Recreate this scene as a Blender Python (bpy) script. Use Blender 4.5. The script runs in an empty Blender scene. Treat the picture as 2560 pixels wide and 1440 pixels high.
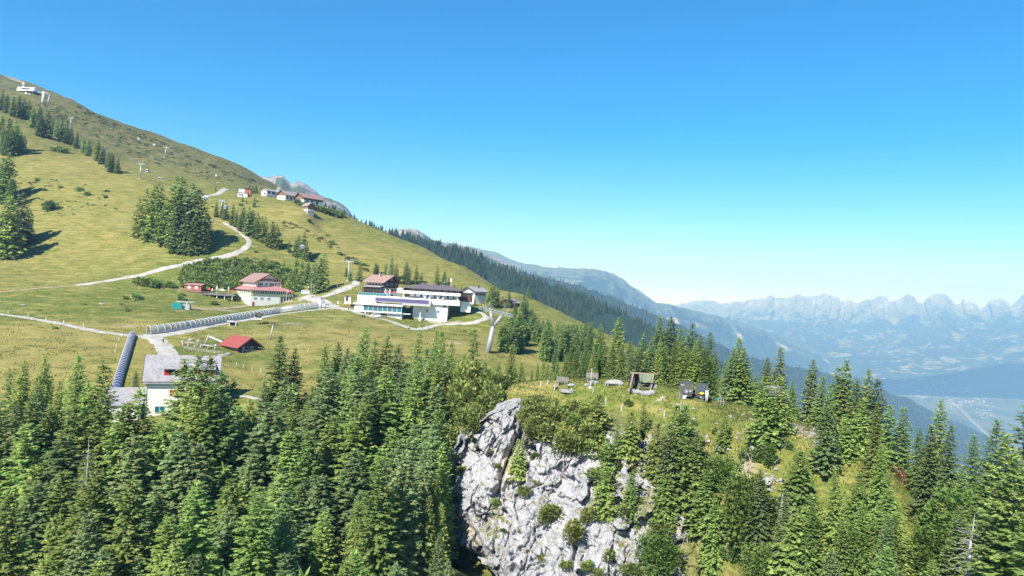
import bpy, bmesh, math, random
import numpy as np
from mathutils import Vector, Matrix

random.seed(7)
np.random.seed(7)
rnd = random.uniform
R = math.radians
SC = bpy.context.scene
COL = SC.collection

# ------------------------------------------------------------------ camera
F_PX = 1800.0            # focal length in pixels of the 2560 px wide photograph
ROLL = R(3.3)
PITCH = math.atan(12.0 / F_PX)
_X = Vector((1, 0, 0))
_F = Vector((0, math.cos(PITCH), math.sin(PITCH)))
_Zp = Vector((0, -math.sin(PITCH), math.cos(PITCH)))
CAM_R = _X * math.cos(ROLL) + _Zp * math.sin(ROLL)
CAM_U = -_X * math.sin(ROLL) + _Zp * math.cos(ROLL)
cam_data = bpy.data.cameras.new('camera')
cam = bpy.data.objects.new('camera', cam_data)
COL.objects.link(cam)
cam.matrix_world = Matrix(((CAM_R.x, CAM_U.x, -_F.x, 0), (CAM_R.y, CAM_U.y, -_F.y, 0), (CAM_R.z, CAM_U.z, -_F.z, 0), (0, 0, 0, 1)))
cam_data.sensor_width = 36.0
cam_data.lens = 36.0 * F_PX / 2560.0
cam_data.clip_start = 1.0
cam_data.clip_end = 80000.0
SC.camera = cam

# ------------------------------------------------------------------ light and exposure
SUN_EL = R(42)
SUN_DIR = Vector((-0.50 * math.cos(SUN_EL), -0.866 * math.cos(SUN_EL), math.sin(SUN_EL))).normalized()   # towards the sun
world = bpy.data.worlds.new('World')
SC.world = world
world.use_nodes = True
wn = world.node_tree
bg = wn.nodes['Background']
sky = wn.nodes.new('ShaderNodeTexSky')
sky.sky_type = 'NISHITA'
sky.sun_disc = False
sky.sun_elevation = SUN_EL
sky.sun_rotation = math.atan2(SUN_DIR.x, SUN_DIR.y)
sky.altitude = 1500
sky.air_density = 1.0
sky.dust_density = 0.0
sky.ozone_density = 2.2
hs = wn.nodes.new('ShaderNodeHueSaturation')
hs.inputs['Hue'].default_value = 0.501
hs.inputs['Saturation'].default_value = 1.58
hs.inputs['Value'].default_value = 1.0
wn.links.new(sky.outputs[0], hs.inputs['Color'])
wn.links.new(hs.outputs[0], bg.inputs['Color'])
bg.inputs['Strength'].default_value = 0.098

sun_data = bpy.data.lights.new('sun', 'SUN')
sun_data.energy = 5.0
sun_data.angle = R(0.53)
sun_data.color = (1.0, 0.965, 0.915)
sun = bpy.data.objects.new('sun', sun_data)
COL.objects.link(sun)
sun.rotation_euler = SUN_DIR.to_track_quat('Z', 'Y').to_euler()
sun.location = (0, 0, 400)

SC.view_settings.view_transform = 'Standard'
SC.view_settings.look = 'None'
SC.view_settings.exposure = 1.0
SC.view_settings.gamma = 1.0
SC.view_settings.use_curve_mapping = False
SC.render.engine = 'CYCLES'
SC.cycles.max_bounces = 6
SC.cycles.diffuse_bounces = 3
SC.cycles.transparent_max_bounces = 16
SC.cycles.volume_bounces = 0
SC.cycles.use_denoising = True
SC.cycles.denoiser = 'OPENIMAGEDENOISE'
SC.cycles.denoising_prefilter = 'ACCURATE'
SC.cycles.denoising_input_passes = 'RGB_ALBEDO_NORMAL'

# ------------------------------------------------------------------ geometry of the view
def ray(px, py):
    """Pixel of the 2560x1440 photograph -> (x/y, z/y) of its line of sight; y points away from the camera."""
    xc = (px - 1280.0) / F_PX
    yc = (720.0 - py) / F_PX
    d = _F + CAM_R * xc + CAM_U * yc
    return d.x / d.y, d.z / d.y


def P(px, py, D):
    a, b = ray(px, py)
    return Vector((a * D, D, b * D))


def proj(p):
    d = p[0] * 0 + p[1] * _F.y + p[2] * _F.z
    xr = p[0] * CAM_R.x + p[1] * CAM_R.y + p[2] * CAM_R.z
    yu = p[0] * CAM_U.x + p[1] * CAM_U.y + p[2] * CAM_U.z
    return 1280 + F_PX * xr / d, 720 - F_PX * yu / d


def _hash(ix, iy, iz, seed):
    h = (ix.astype(np.int64) * 374761393 + iy.astype(np.int64) * 668265263 + iz.astype(np.int64) * 2147483647 + seed * 1274126177) & 0xffffffff
    h = ((h ^ (h >> 13)) * 1274126177) & 0xffffffff
    h = ((h ^ (h >> 16)) * 2246822519) & 0xffffffff
    return ((h ^ (h >> 15)) & 0xffffff) / float(0xffffff)


def vnoise(x, y, z=None, seed=0):
    """Smooth value noise in -1..1 on arrays."""
    x = np.asarray(x, float)
    y = np.asarray(y, float)
    z = np.zeros_like(x) if z is None else np.asarray(z, float)
    ix, iy, iz = np.floor(x), np.floor(y), np.floor(z)
    fx, fy, fz = x - ix, y - iy, z - iz
    fx, fy, fz = [f * f * f * (f * (f * 6 - 15) + 10) for f in (fx, fy, fz)]
    r = 0
    for dx in (0, 1):
        for dy in (0, 1):
            for dz in (0, 1):
                w = (fx if dx else 1 - fx) * (fy if dy else 1 - fy) * (fz if dz else 1 - fz)
                r = r + w * _hash(ix + dx, iy + dy, iz + dz, seed)
    return r * 2 - 1


def fbm(x, y, z=None, oct=4, seed=0, gain=0.5, lac=2.03):
    s, a, f = 0, 1.0, 1.0
    n = 0
    for o in range(oct):
        s = s + a * vnoise(x * f, y * f, None if z is None else z * f, seed + o * 17)
        n += a
        a *= gain
        f *= lac
    return s / n


def ridged(x, y, z=None, oct=4, seed=0):
    s, a, f, n = 0, 1.0, 1.0, 0
    for o in range(oct):
        s = s + a * (1 - 2 * np.abs(vnoise(x * f, y * f, None if z is None else z * f, seed + o * 31)))
        n += a
        a *= 0.5
        f *= 2.1
    return s / n


# ------------------------------------------------------------------ materials
M = {}


def mat(name, col, col2=None, scale=2.0, rough=0.8, bump=0.0, bscale=None, metal=0.0, spec=0.3, detail=4.0, stretch=None, coat=0.0):
    """Procedural Principled material: colour broken up by noise, fine relief by a second noise."""
    m = bpy.data.materials.new(name)
    m.use_nodes = True
    nt = m.node_tree
    b = nt.nodes['Principled BSDF']
    b.inputs['Roughness'].default_value = rough
    b.inputs['Metallic'].default_value = metal
    b.inputs['Specular IOR Level'].default_value = spec
    b.inputs['Coat Weight'].default_value = coat
    if col2 is None:
        col2 = tuple(c * 0.82 for c in col)
    tc = nt.nodes.new('ShaderNodeTexCoord')
    src = tc.outputs['Object']
    if stretch:
        mp = nt.nodes.new('ShaderNodeMapping')
        mp.inputs['Scale'].default_value = stretch
        nt.links.new(src, mp.inputs['Vector'])
        src = mp.outputs[0]
    n = nt.nodes.new('ShaderNodeTexNoise')
    n.inputs['Scale'].default_value = scale
    n.inputs['Detail'].default_value = detail
    nt.links.new(src, n.inputs['Vector'])
    mr = nt.nodes.new('ShaderNodeMapRange')
    mr.inputs['From Min'].default_value = 0.3
    mr.inputs['From Max'].default_value = 0.7
    nt.links.new(n.outputs['Fac'], mr.inputs['Value'])
    mx = nt.nodes.new('ShaderNodeMix')
    mx.data_type = 'RGBA'
    mx.inputs['A'].default_value = (*col, 1)
    mx.inputs['B'].default_value = (*col2, 1)
    nt.links.new(mr.outputs[0], mx.inputs['Factor'])
    nt.links.new(mx.outputs['Result'], b.inputs['Base Color'])
    if bump:
        n2 = nt.nodes.new('ShaderNodeTexNoise')
        n2.inputs['Scale'].default_value = bscale or scale * 6
        n2.inputs['Detail'].default_value = 3
        nt.links.new(src, n2.inputs['Vector'])
        bp = nt.nodes.new('ShaderNodeBump')
        bp.inputs['Strength'].default_value = bump
        bp.inputs['Distance'].default_value = 0.1
        nt.links.new(n2.outputs['Fac'], bp.inputs['Height'])
        nt.links.new(bp.outputs[0], b.inputs['Normal'])
    M[name] = m
    return m


def glass_mat(name, col, rough=0.06, trans=0.0):
    """Window glass seen from outside in daylight: a dark room behind a glossy pane; TRANS lets part of the view through."""
    m = bpy.data.materials.new(name)
    m.use_nodes = True
    nt = m.node_tree
    b = nt.nodes['Principled BSDF']
    b.inputs['Base Color'].default_value = (*col, 1)
    b.inputs['Roughness'].default_value = rough
    b.inputs['Specular IOR Level'].default_value = 0.55
    n = nt.nodes.new('ShaderNodeTexNoise')
    n.inputs['Scale'].default_value = 0.8
    tc = nt.nodes.new('ShaderNodeTexCoord')
    nt.links.new(tc.outputs['Object'], n.inputs['Vector'])
    bp = nt.nodes.new('ShaderNodeBump')
    bp.inputs['Strength'].default_value = 0.05
    nt.links.new(n.outputs['Fac'], bp.inputs['Height'])
    nt.links.new(bp.outputs[0], b.inputs['Normal'])
    if trans:
        t = nt.nodes.new('ShaderNodeBsdfTransparent')
        x = nt.nodes.new('ShaderNodeMixShader')
        x.inputs[0].default_value = trans
        nt.links.new(b.outputs[0], x.inputs[1])
        nt.links.new(t.outputs[0], x.inputs[2])
        nt.links.new(x.outputs[0], nt.nodes['Material Output'].inputs['Surface'])
    M[name] = m
    return m


def leaf_mat(name, a, b_, c=None, trans=0.25, hue=0.03):
    """Foliage: every leaf face (island) and every plant gets its own tint; some light shines through."""
    m = bpy.data.materials.new(name)
    m.use_nodes = True
    nt = m.node_tree
    nt.nodes.remove(nt.nodes['Principled BSDF'])
    geo = nt.nodes.new('ShaderNodeNewGeometry')
    oi = nt.nodes.new('ShaderNodeObjectInfo')
    ramp = nt.nodes.new('ShaderNodeValToRGB')
    ramp.color_ramp.elements[0].color = (*a, 1)
    ramp.color_ramp.elements[1].color = (*b_, 1)
    if c:
        e = ramp.color_ramp.elements.new(0.5)
        e.color = (*c, 1)
    nt.links.new(geo.outputs['Random Per Island'], ramp.inputs[0])
    hsv = nt.nodes.new('ShaderNodeHueSaturation')
    mr = nt.nodes.new('ShaderNodeMapRange')
    mr.inputs['To Min'].default_value = 0.5 - hue
    mr.inputs['To Max'].default_value = 0.5 + hue
    nt.links.new(oi.outputs['Random'], mr.inputs['Value'])
    mul = nt.nodes.new('ShaderNodeMath')
    mul.operation = 'MULTIPLY'
    mul.inputs[1].default_value = 7.31
    nt.links.new(oi.outputs['Random'], mul.inputs[0])
    fr = nt.nodes.new('ShaderNodeMath')
    fr.operation = 'FRACT'
    nt.links.new(mul.outputs[0], fr.inputs[0])
    mv = nt.nodes.new('ShaderNodeMapRange')
    mv.inputs['To Min'].default_value = 0.72
    mv.inputs['To Max'].default_value = 1.22
    nt.links.new(fr.outputs[0], mv.inputs['Value'])
    nt.links.new(mr.outputs[0], hsv.inputs['Hue'])
    nt.links.new(mv.outputs[0], hsv.inputs['Value'])
    nt.links.new(ramp.outputs[0], hsv.inputs['Color'])
    d = nt.nodes.new('ShaderNodeBsdfDiffuse')
    t = nt.nodes.new('ShaderNodeBsdfTranslucent')
    x = nt.nodes.new('ShaderNodeMixShader')
    x.inputs[0].default_value = trans
    nt.links.new(hsv.outputs[0], d.inputs['Color'])
    nt.links.new(hsv.outputs[0], t.inputs['Color'])
    nt.links.new(d.outputs[0], x.inputs[1])
    nt.links.new(t.outputs[0], x.inputs[2])
    nt.links.new(x.outputs[0], nt.nodes['Material Output'].inputs['Surface'])
    M[name] = m
    return m


class NB:
    """Small helper to write node trees."""
    def __init__(self, m):
        m.use_nodes = True
        self.nt = m.node_tree
        self.out = self.nt.nodes['Material Output']
        self.b = self.nt.nodes['Principled BSDF']

    def n(self, t, **kw):
        nd = self.nt.nodes.new(t)
        for k, v in kw.items():
            if k in nd.inputs.keys():
                nd.inputs[k].default_value = v
            else:
                setattr(nd, k, v)
        return nd

    def l(self, a, b):
        self.nt.links.new(a, b)

    def noise(self, vec, scale, detail=4, rough=0.55, stretch=None):
        if stretch:
            mp = self.n('ShaderNodeMapping')
            mp.inputs['Scale'].default_value = stretch
            self.l(vec, mp.inputs['Vector'])
            vec = mp.outputs[0]
        nd = self.n('ShaderNodeTexNoise', Scale=scale, Detail=detail, Roughness=rough)
        self.l(vec, nd.inputs['Vector'])
        return nd.outputs['Fac']

    def ramp(self, val, lo, hi, smooth=True):
        mr = self.n('ShaderNodeMapRange')
        mr.interpolation_type = 'SMOOTHSTEP' if smooth else 'LINEAR'
        mr.inputs['From Min'].default_value = lo
        mr.inputs['From Max'].default_value = hi
        self.l(val, mr.inputs['Value'])
        return mr.outputs[0]

    def mix(self, fac, a, b):
        mx = self.n('ShaderNodeMix')
        mx.data_type = 'RGBA'
        for s, v in (('A', a), ('B', b)):
            if isinstance(v, tuple):
                mx.inputs[s].default_value = (*v, 1)
            else:
                self.l(v, mx.inputs[s])
        if isinstance(fac, (int, float)):
            mx.inputs['Factor'].default_value = fac
        else:
            self.l(fac, mx.inputs['Factor'])
        return mx.outputs['Result']

    def math(self, op, a, b=0.0):
        nd = self.n('ShaderNodeMath')
        nd.operation = op
        for i, v in enumerate((a, b)):
            if isinstance(v, (int, float)):
                nd.inputs[i].default_value = v
            else:
                self.l(v, nd.inputs[i])
        return nd.outputs[0]

    def attr(self, name):
        nd = self.n('ShaderNodeAttribute')
        nd.attribute_name = name
        return nd.outputs['Fac']


# ------------------------------------------------------------------ meshes and things
def mesh_from(name, verts, faces, mats=(), mi=None, smooth=False):
    me = bpy.data.meshes.new(name)
    me.from_pydata([tuple(v) for v in verts], [], faces)
    for m in mats:
        me.materials.append(m)
    if mi is not None:
        me.polygons.foreach_set('material_index', np.asarray(mi, dtype=np.int32))
    if smooth:
        me.polygons.foreach_set('use_smooth', np.ones(len(me.polygons), dtype=bool))
    me.update()
    return me


def grid_mesh(name, V, nu, nv, m, smooth=True):
    """V: (nu*nv,3) array, index = i*nv+j."""
    i, j = np.meshgrid(np.arange(nu - 1), np.arange(nv - 1), indexing='ij')
    a = (i * nv + j).ravel()
    q = np.stack([a, a + nv, a + nv + 1, a + 1], 1).astype(np.int32)
    me = bpy.data.meshes.new(name)
    me.vertices.add(len(V))
    me.vertices.foreach_set('co', np.asarray(V, dtype=np.float32).ravel())
    me.loops.add(q.size)
    me.loops.foreach_set('vertex_index', q.ravel())
    me.polygons.add(len(q))
    me.polygons.foreach_set('loop_start', np.arange(0, q.size, 4, dtype=np.int32))
    me.polygons.foreach_set('loop_total', np.full(len(q), 4, dtype=np.int32))
    if smooth:
        me.polygons.foreach_set('use_smooth', np.ones(len(q), dtype=bool))
    me.materials.append(m)
    me.update(calc_edges=True)
    me.validate()
    return me


def vattr(me, name, vals):
    at = me.attributes.new(name, 'FLOAT', 'POINT')
    at.data.foreach_set('value', np.asarray(vals, dtype=np.float32))


def link(name, data, parent=None):
    o = bpy.data.objects.new(name, data)
    COL.objects.link(o)
    if parent is not None:
        o.parent = parent
    return o


def tag(o, label=None, cat=None, group=None, kind=None):
    if label:
        o['label'] = label
    if cat:
        o['category'] = cat
    if group:
        o['group'] = group
    if kind:
        o['kind'] = kind
    return o


def thing(name, label, cat, loc=(0, 0, 0), rz=0.0, group=None):
    o = link(name, None)
    o.empty_display_size = 0.5
    o.location = loc
    o.rotation_euler = (0, 0, rz)
    return tag(o, label, cat, group)


class MB:
    """Collects boxes, bars, tubes and polygons; build() links them as ONE mesh object."""
    def __init__(self):
        self.v, self.f = [], []

    def add(self, vs, fs):
        k = len(self.v)
        self.v.extend(vs)
        self.f.extend([tuple(i + k for i in f) for f in fs])
        return self

    def box(self, x0, x1, y0, y1, z0, z1):
        vs = [(x, y, z) for z in (z0, z1) for y in (y0, y1) for x in (x0, x1)]
        return self.add(vs, [(0, 2, 3, 1), (4, 5, 7, 6), (0, 1, 5, 4), (2, 6, 7, 3), (0, 4, 6, 2), (1, 3, 7, 5)])

    def bar(self, p, q, w, h=None, up=(0, 0, 1)):
        """Rectangular bar from p to q."""
        p, q = Vector(p), Vector(q)
        h = h or w
        d = (q - p).normalized()
        u = Vector(up)
        if abs(d.dot(u)) > 0.98:
            u = Vector((1, 0, 0))
        s = d.cross(u).normalized() * (w / 2)
        t = s.cross(d).normalized() * (h / 2)
        vs = [tuple(c + a * s + b * t) for c in (p, q) for a, b in ((-1, -1), (1, -1), (1, 1), (-1, 1))]
        return self.add(vs, [(3, 2, 1, 0), (4, 5, 6, 7), (0, 1, 5, 4), (1, 2, 6, 5), (2, 3, 7, 6), (3, 0, 4, 7)])

    def tube(self, pts, rads, n=8, cap=True):
        pts = [Vector(p) for p in pts]
        if isinstance(rads, (int, float)):
            rads = [rads] * len(pts)
        rings = []
        for i, p in enumerate(pts):
            d = (pts[min(i + 1, len(pts) - 1)] - pts[max(i - 1, 0)]).normalized()
            u = Vector((0, 0, 1)) if abs(d.z) < 0.95 else Vector((1, 0, 0))
            s = d.cross(u).normalized()
            t = s.cross(d).normalized()
            rings.append([tuple(p + (s * math.cos(k * 2 * math.pi / n) + t * math.sin(k * 2 * math.pi / n)) * rads[i]) for k in range(n)])
        vs = [v for r in rings for v in r]
        fs = []
        for i in range(len(pts) - 1):
            for k in range(n):
                a, b = i * n + k, i * n + (k + 1) % n
                fs.append((a, b, b + n, a + n))
        if cap:
            fs.append(tuple(range(n - 1, -1, -1)))
            fs.append(tuple(range((len(pts) - 1) * n, len(pts) * n)))
        return self.add(vs, fs)

    def prism(self, poly, axis, a, b):
        """Polygon (2D) extruded along an axis from a to b; axis 'x': (y,z), 'y': (x,z), 'z': (x,y)."""
        n = len(poly)
        mk = {'x': lambda p, t: (t, p[0], p[1]), 'y': lambda p, t: (p[0], t, p[1]), 'z': lambda p, t: (p[0], p[1], t)}[axis]
        vs = [mk(p, t) for t in (a, b) for p in poly]
        fs = [tuple(range(n - 1, -1, -1)), tuple(range(n, 2 * n))]
        fs += [(i, (i + 1) % n, n + (i + 1) % n, n + i) for i in range(n)]
        return self.add(vs, fs)

    def poly(self, pts):
        return self.add([tuple(p) for p in pts], [tuple(range(len(pts)))])

    def lathe(self, prof, n=12, c=(0, 0, 0)):
        vs = [(c[0] + r * math.cos(2 * math.pi * k / n), c[1] + r * math.sin(2 * math.pi * k / n), c[2] + z) for r, z in prof for k in range(n)]
        fs = [(i * n + k, i * n + (k + 1) % n, (i + 1) * n + (k + 1) % n, (i + 1) * n + k) for i in range(len(prof) - 1) for k in range(n)]
        fs.append(tuple(range(n - 1, -1, -1)))
        fs.append(tuple(range((len(prof) - 1) * n, len(prof) * n)))
        return self.add(vs, fs)

    def build(self, name, m, parent=None, smooth=False, fix=True):
        me = mesh_from(name, self.v, self.f, [m] if m else [], smooth=smooth)
        if fix:
            bm = bmesh.new()
            bm.from_mesh(me)
            bmesh.ops.recalc_face_normals(bm, faces=bm.faces)
            bm.to_mesh(me)
            bm.free()
        return link(name, me, parent)


def copy_tree(o, parent=None):
    c = o.copy()
    COL.objects.link(c)
    if parent is not None:
        c.parent = parent
    for ch in [k for k in KIDS.get(o.name, o.children)]:
        copy_tree(ch, c)
    return c


KIDS = {}
# ------------------------------------------------------------------ the near mountainside: one height field through surveyed points
CTRL = []


def cp(*rows):
    for r in rows:
        p = P(*r)
        CTRL.append((p.x, p.y, p.z))


def cw(*rows):
    CTRL.extend(rows)


def crest(*rows):
    """A skyline point, and a point behind it that lies lower than the line of sight."""
    for px, py, D in rows:
        cp((px, py, D), (px, py + 55, D * 1.22), (px, py + 120, D * 1.6))


crest((-250, 60, 1200), (0, 190, 1150), (100, 217, 1120), (190, 262, 1080), (270, 302, 1050), (400, 352, 1000), (520, 406, 950), (640, 448, 880), (700, 478, 800), (760, 506, 700))
crest((850, 531, 560), (955, 577, 520), (1050, 617, 480), (1160, 666, 440), (1307, 736, 390), (1380, 772, 370), (1442, 808, 350))
cp((75, 235, 750), (75, 330, 600), (75, 450, 480), (75, 640, 380), (75, 715, 330), (75, 800, 260), (75, 870, 210), (75, 935, 175))
cp((-300, 300, 800), (-300, 600, 420), (-300, 800, 260), (-300, 930, 170))
cp((230, 400, 545), (300, 440, 515), (230, 520, 440), (230, 660, 365), (230, 715, 330))
cp((350, 445, 500), (430, 605, 382), (330, 560, 410), (520, 600, 388), (350, 690, 350), (350, 780, 280), (340, 838, 232), (400, 930, 182), (430, 1045, 157))
cp((300, 400, 650), (450, 430, 640), (520, 490, 520), (600, 420, 850))
cp((600, 600, 400), (560, 650, 375), (650, 757, 350), (720, 757, 350), (600, 790, 310), (600, 885, 220), (620, 960, 182), (640, 1000, 165))
cp((550, 545, 440), (612, 496, 520), (672, 492, 520), (718, 505, 502), (775, 518, 490), (768, 528, 470), (700, 560, 450), (800, 570, 470))
cp((770, 650, 400), (800, 747, 335), (800, 770, 315), (790, 850, 245), (800, 905, 210))
cp((900, 705, 368), (930, 742, 350), (900, 610, 435), (830, 720, 352), (900, 800, 280), (900, 850, 240))
cp((885, 772, 305), (1000, 800, 298), (1110, 808, 302), (1050, 832, 275), (1200, 802, 300), (1218, 790, 305), (1172, 764, 320), (1060, 772, 318), (1170, 862, 245), (1000, 855, 243), (1000, 880, 225))
cp((970, 700, 385), (1100, 720, 380), (1200, 742, 365), (1280, 760, 350), (1290, 840, 300), (1218, 884, 240), (1330, 920, 232), (1350, 850, 300), (1440, 850, 320))
# the knoll with the rock face
cp((1320, 962, 120), (1400, 956, 124), (1500, 955, 125), (1600, 977, 120), (1740, 998, 116), (1870, 1022, 112), (1870, 1050, 103), (1650, 1045, 101), (1505, 1022, 106), (1310, 985, 111), (1960, 1050, 104))
cw((-9, 117, -17.5), (-12, 122, -22), (-20, 120, -31), (25, 150, -17.5), (5, 150, -19), (45, 145, -20), (-10, 150, -28), (60, 140, -27), (0, 185, -27), (30, 185, -25), (60, 180, -36), (90, 150, -45))
cw((-14, 109, -33), (-8, 103, -38), (0, 103, -31), (8, 102, -30), (16, 100, -29), (22, 94, -31), (27, 85, -34), (2, 90, -41), (12, 86, -40), (24, 77, -38))
cp((1800, 1120, 93), (1850, 1250, 86), (1900, 1400, 79), (2000, 1062, 98), (2100, 1120, 92), (2150, 1130, 90), (2250, 1250, 82), (2200, 1360, 76), (2050, 1300, 82), (2050, 1430, 74))
cw((-7.5, 89, -33.5), (-4, 87, -35.0), (-9.5, 88, -36))
cw((58, 96, -29), (80, 100, -42), (110, 120, -66), (58, 70, -33), (80, 70, -46), (43, 55, -30), (60, 45, -36))
# the forest slope below the meadow
cw((-60, 140, -38), (-60, 100, -45), (-60, 60, -50), (-25, 140, -36), (-22, 100, -43), (-20, 60, -48), (-5, 180, -30), (-40, 170, -31), (-15, 160, -32), (10, 60, -46), (30, 55, -38), (0, 25, -56), (-60, 25, -60), (50, 25, -48))
cw((-110, 140, -36), (-110, 90, -46), (-110, 40, -58), (-160, 150, -30), (-180, 60, -52))
# falls away to the right
cw((100, 330, -36), (130, 280, -52), (170, 380, -70), (90, 240, -42), (150, 210, -75), (300, 420, -170), (300, 250, -180), (250, 120, -160), (170, 90, -110), (330, 700, -240), (500, 500, -330), (150, 520, -60), (60, 300, -26), (500, 900, -330))
cw((-100, 1700, -60), (-200, 1500, 60), (0, 1200, -110), (200, 1300, -200), (600, 1500, -400), (0, 800, -60), (100, 800, -110), (60, 600, -50), (-60, 900, -20))

_C = np.array(CTRL)
_S = 100.0


def _rbf_fit():
    n = len(_C)
    xy = _C[:, :2]
    # points far away are further apart: work in log depth so that near and far detail weigh alike
    d = np.sqrt(((xy[:, None] - xy[None]) ** 2).sum(-1) + 3.0 ** 2)
    A = np.zeros((n + 3, n + 3))
    A[:n, :n] = d - np.eye(n) * 0.4
    A[:n, n] = 1
    A[:n, n + 1:] = xy / _S
    A[n, :n] = 1
    A[n + 1:, :n] = (xy / _S).T
    return np.linalg.solve(A, np.concatenate([_C[:, 2], np.zeros(3)]))


_W = _rbf_fit()


def rbf(x, y):
    x = np.asarray(x, float).ravel()
    y = np.asarray(y, float).ravel()
    out = np.empty(len(x))
    n = len(_C)
    for k in range(0, len(x), 40000):
        s = slice(k, k + 40000)
        d = np.sqrt((x[s, None] - _C[None, :, 0]) ** 2 + (y[s, None] - _C[None, :, 1]) ** 2 + 9.0)
        out[s] = d @ _W[:n] + _W[n] + (x[s] * _W[n + 1] + y[s] * _W[n + 2]) / _S
    return out


NA, NY = 560, 470
GA = np.linspace(-1.05, 1.25, NA)
GY = 24.0 * (1750.0 / 24.0) ** np.linspace(0, 1, NY)
_a, _y = np.meshgrid(GA, GY, indexing='ij')
_x = _a * _y
_z = rbf(_x, _y).reshape(NA, NY)
_amp = np.clip(_y / 300.0, 0.25, 3.0)
_z = _z + _amp * (0.9 * fbm(_x / 45, _y / 45, oct=3, seed=3) + 0.28 * fbm(_x / 9, _y / 9, oct=3, seed=9))
_far = np.clip((_y - 480) / 500, 0, 1)
_z = _z + _far * 9 * ridged(_x / 130, _y / 170, oct=4, seed=21)
# cattle terraces: small contour steps on the steep grass
_st = np.clip((_y - 200) / 150, 0, 1)
_z = _z + 0.16 * _st * np.sin(_z / 1.15 * 2 * math.pi / 2 + 2 * fbm(_x / 30, _y / 30, oct=2, seed=4))
GZ = _z


def H(x, y):
    """Height of the terrain mesh at (x, y)."""
    a = np.clip((np.asarray(x, float) / y - GA[0]) / (GA[1] - GA[0]), 0, NA - 1.001)
    j = np.clip(np.log(np.asarray(y, float) / GY[0]) / math.log(GY[1] / GY[0]), 0, NY - 1.001)
    i0, j0 = np.floor(a).astype(int), np.floor(j).astype(int)
    fa = a - i0
    ylo, yhi = GY[j0], GY[j0 + 1]
    fj = (y - ylo) / (yhi - ylo)
    return (GZ[i0, j0] * (1 - fa) * (1 - fj) + GZ[i0 + 1, j0] * fa * (1 - fj) + GZ[i0, j0 + 1] * (1 - fa) * fj + GZ[i0 + 1, j0 + 1] * fa * fj)


def G(px, py, y0=40.0, y1=1600.0):
    """Where the line of sight through a pixel of the photograph meets the terrain."""
    a, b = ray(px, py)
    ys = y0 * (y1 / y0) ** np.linspace(0, 1, 900)
    h = H(a * ys, ys) - b * ys
    k = np.argmax(h > 0)
    if not (h > 0).any():
        k = np.argmax(h)
        return Vector((a * ys[k], ys[k], float(H(a * ys[k], ys[k]))))
    if k > 0:
        t = h[k - 1] / (h[k - 1] - h[k])
        y = ys[k - 1] + (ys[k] - ys[k - 1]) * t
    else:
        y = ys[0]
    return Vector((a * y, y, float(H(a * y, y))))


def GV(x, y, dz=0.0):
    return Vector((x, y, float(H(x, y)) + dz))


def blobs(rows):
    """Soft patches on the ground round pixels of the photograph: (px, py, radius m[, strength])."""
    s = np.zeros_like(_x)
    for r in rows:
        c = G(r[0], r[1])
        k = r[3] if len(r) > 3 else 1.0
        rx, ry = (r[2], r[2]) if not isinstance(r[2], tuple) else r[2]
        s = np.maximum(s, k * np.exp(-(((_x - c.x) / rx) ** 2 + ((_y - c.y) / ry) ** 2)))
    return s


dry = blobs([(120, 850, 45), (230, 860, 38), (30, 900, 45), (820, 850, (32, 30)), (930, 850, (34, 26)), (1080, 860, (30, 22)), (620, 930, 18), (700, 960, 20), (900, 620, 90, .5), (680, 560, 60, .6), (740, 540, 40, .8),
             (200, 560, 120, .45), (120, 400, 120, .4), (1250, 860, 20, .8), (1330, 900, 20, .7), (1750, 1050, 10, .5), (1340, 962, 5, 1), (1830, 1120, 8, .7), (2180, 1100, 5, .8)])
green = blobs([(200, 770, (60, 30)), (330, 760, 30), (400, 730, 30), (540, 780, 20, .8), (560, 860, 10, 1), (500, 880, 12, 1), (650, 900, 12, .8), (640, 960, 12, .5), (1150, 790, 9, 1), (1040, 800, 8, .9), (560, 700, 40, .6), (640, 640, 30, .5),
               (860, 740, 10, .4), (1000, 600, 50, .3), (1650, 1010, 13, 1), (1560, 1000, 13, 1), (1770, 1032, 12, .9), (1480, 985, 8, .7), (2050, 1080, 9, .8), (2100, 1200, 9, .7), (2240, 1290, 6, 1)])
soil = blobs([(560, 775, (9, 2.2), .9), (500, 772, (6, 2), .8), (600, 768, (8, 2), .8), (450, 778, (5, 2), .6), (1075, 795, (5, 4), .9), (1130, 808, (5, 2.2), 1), (1090, 805, (4, 3), 1), (320, 815, (9, 5), .55), (360, 815, (5, 4), .5), (1140, 858, (5, 4), .6),
              (1000, 830, (5, 3), .5), (730, 810, (10, 5), .5), (30, 197, (22, 14), .9), (1860, 1170, 2.5, .6), (1985, 1058, (3.6, 2.2), 1), (2005, 1078, (3.0, 2.0), 1), (1600, 985, (3.2, .5), .8), (1650, 1000, (2.4, .5), .7), (1700, 1012, (2, .5), .6), (2185, 1150, 1.4, .8)])
highland = np.clip((_y - 520) / 160, 0, 1) * np.clip((GZ - 40) / 60, 0, 1)
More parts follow.
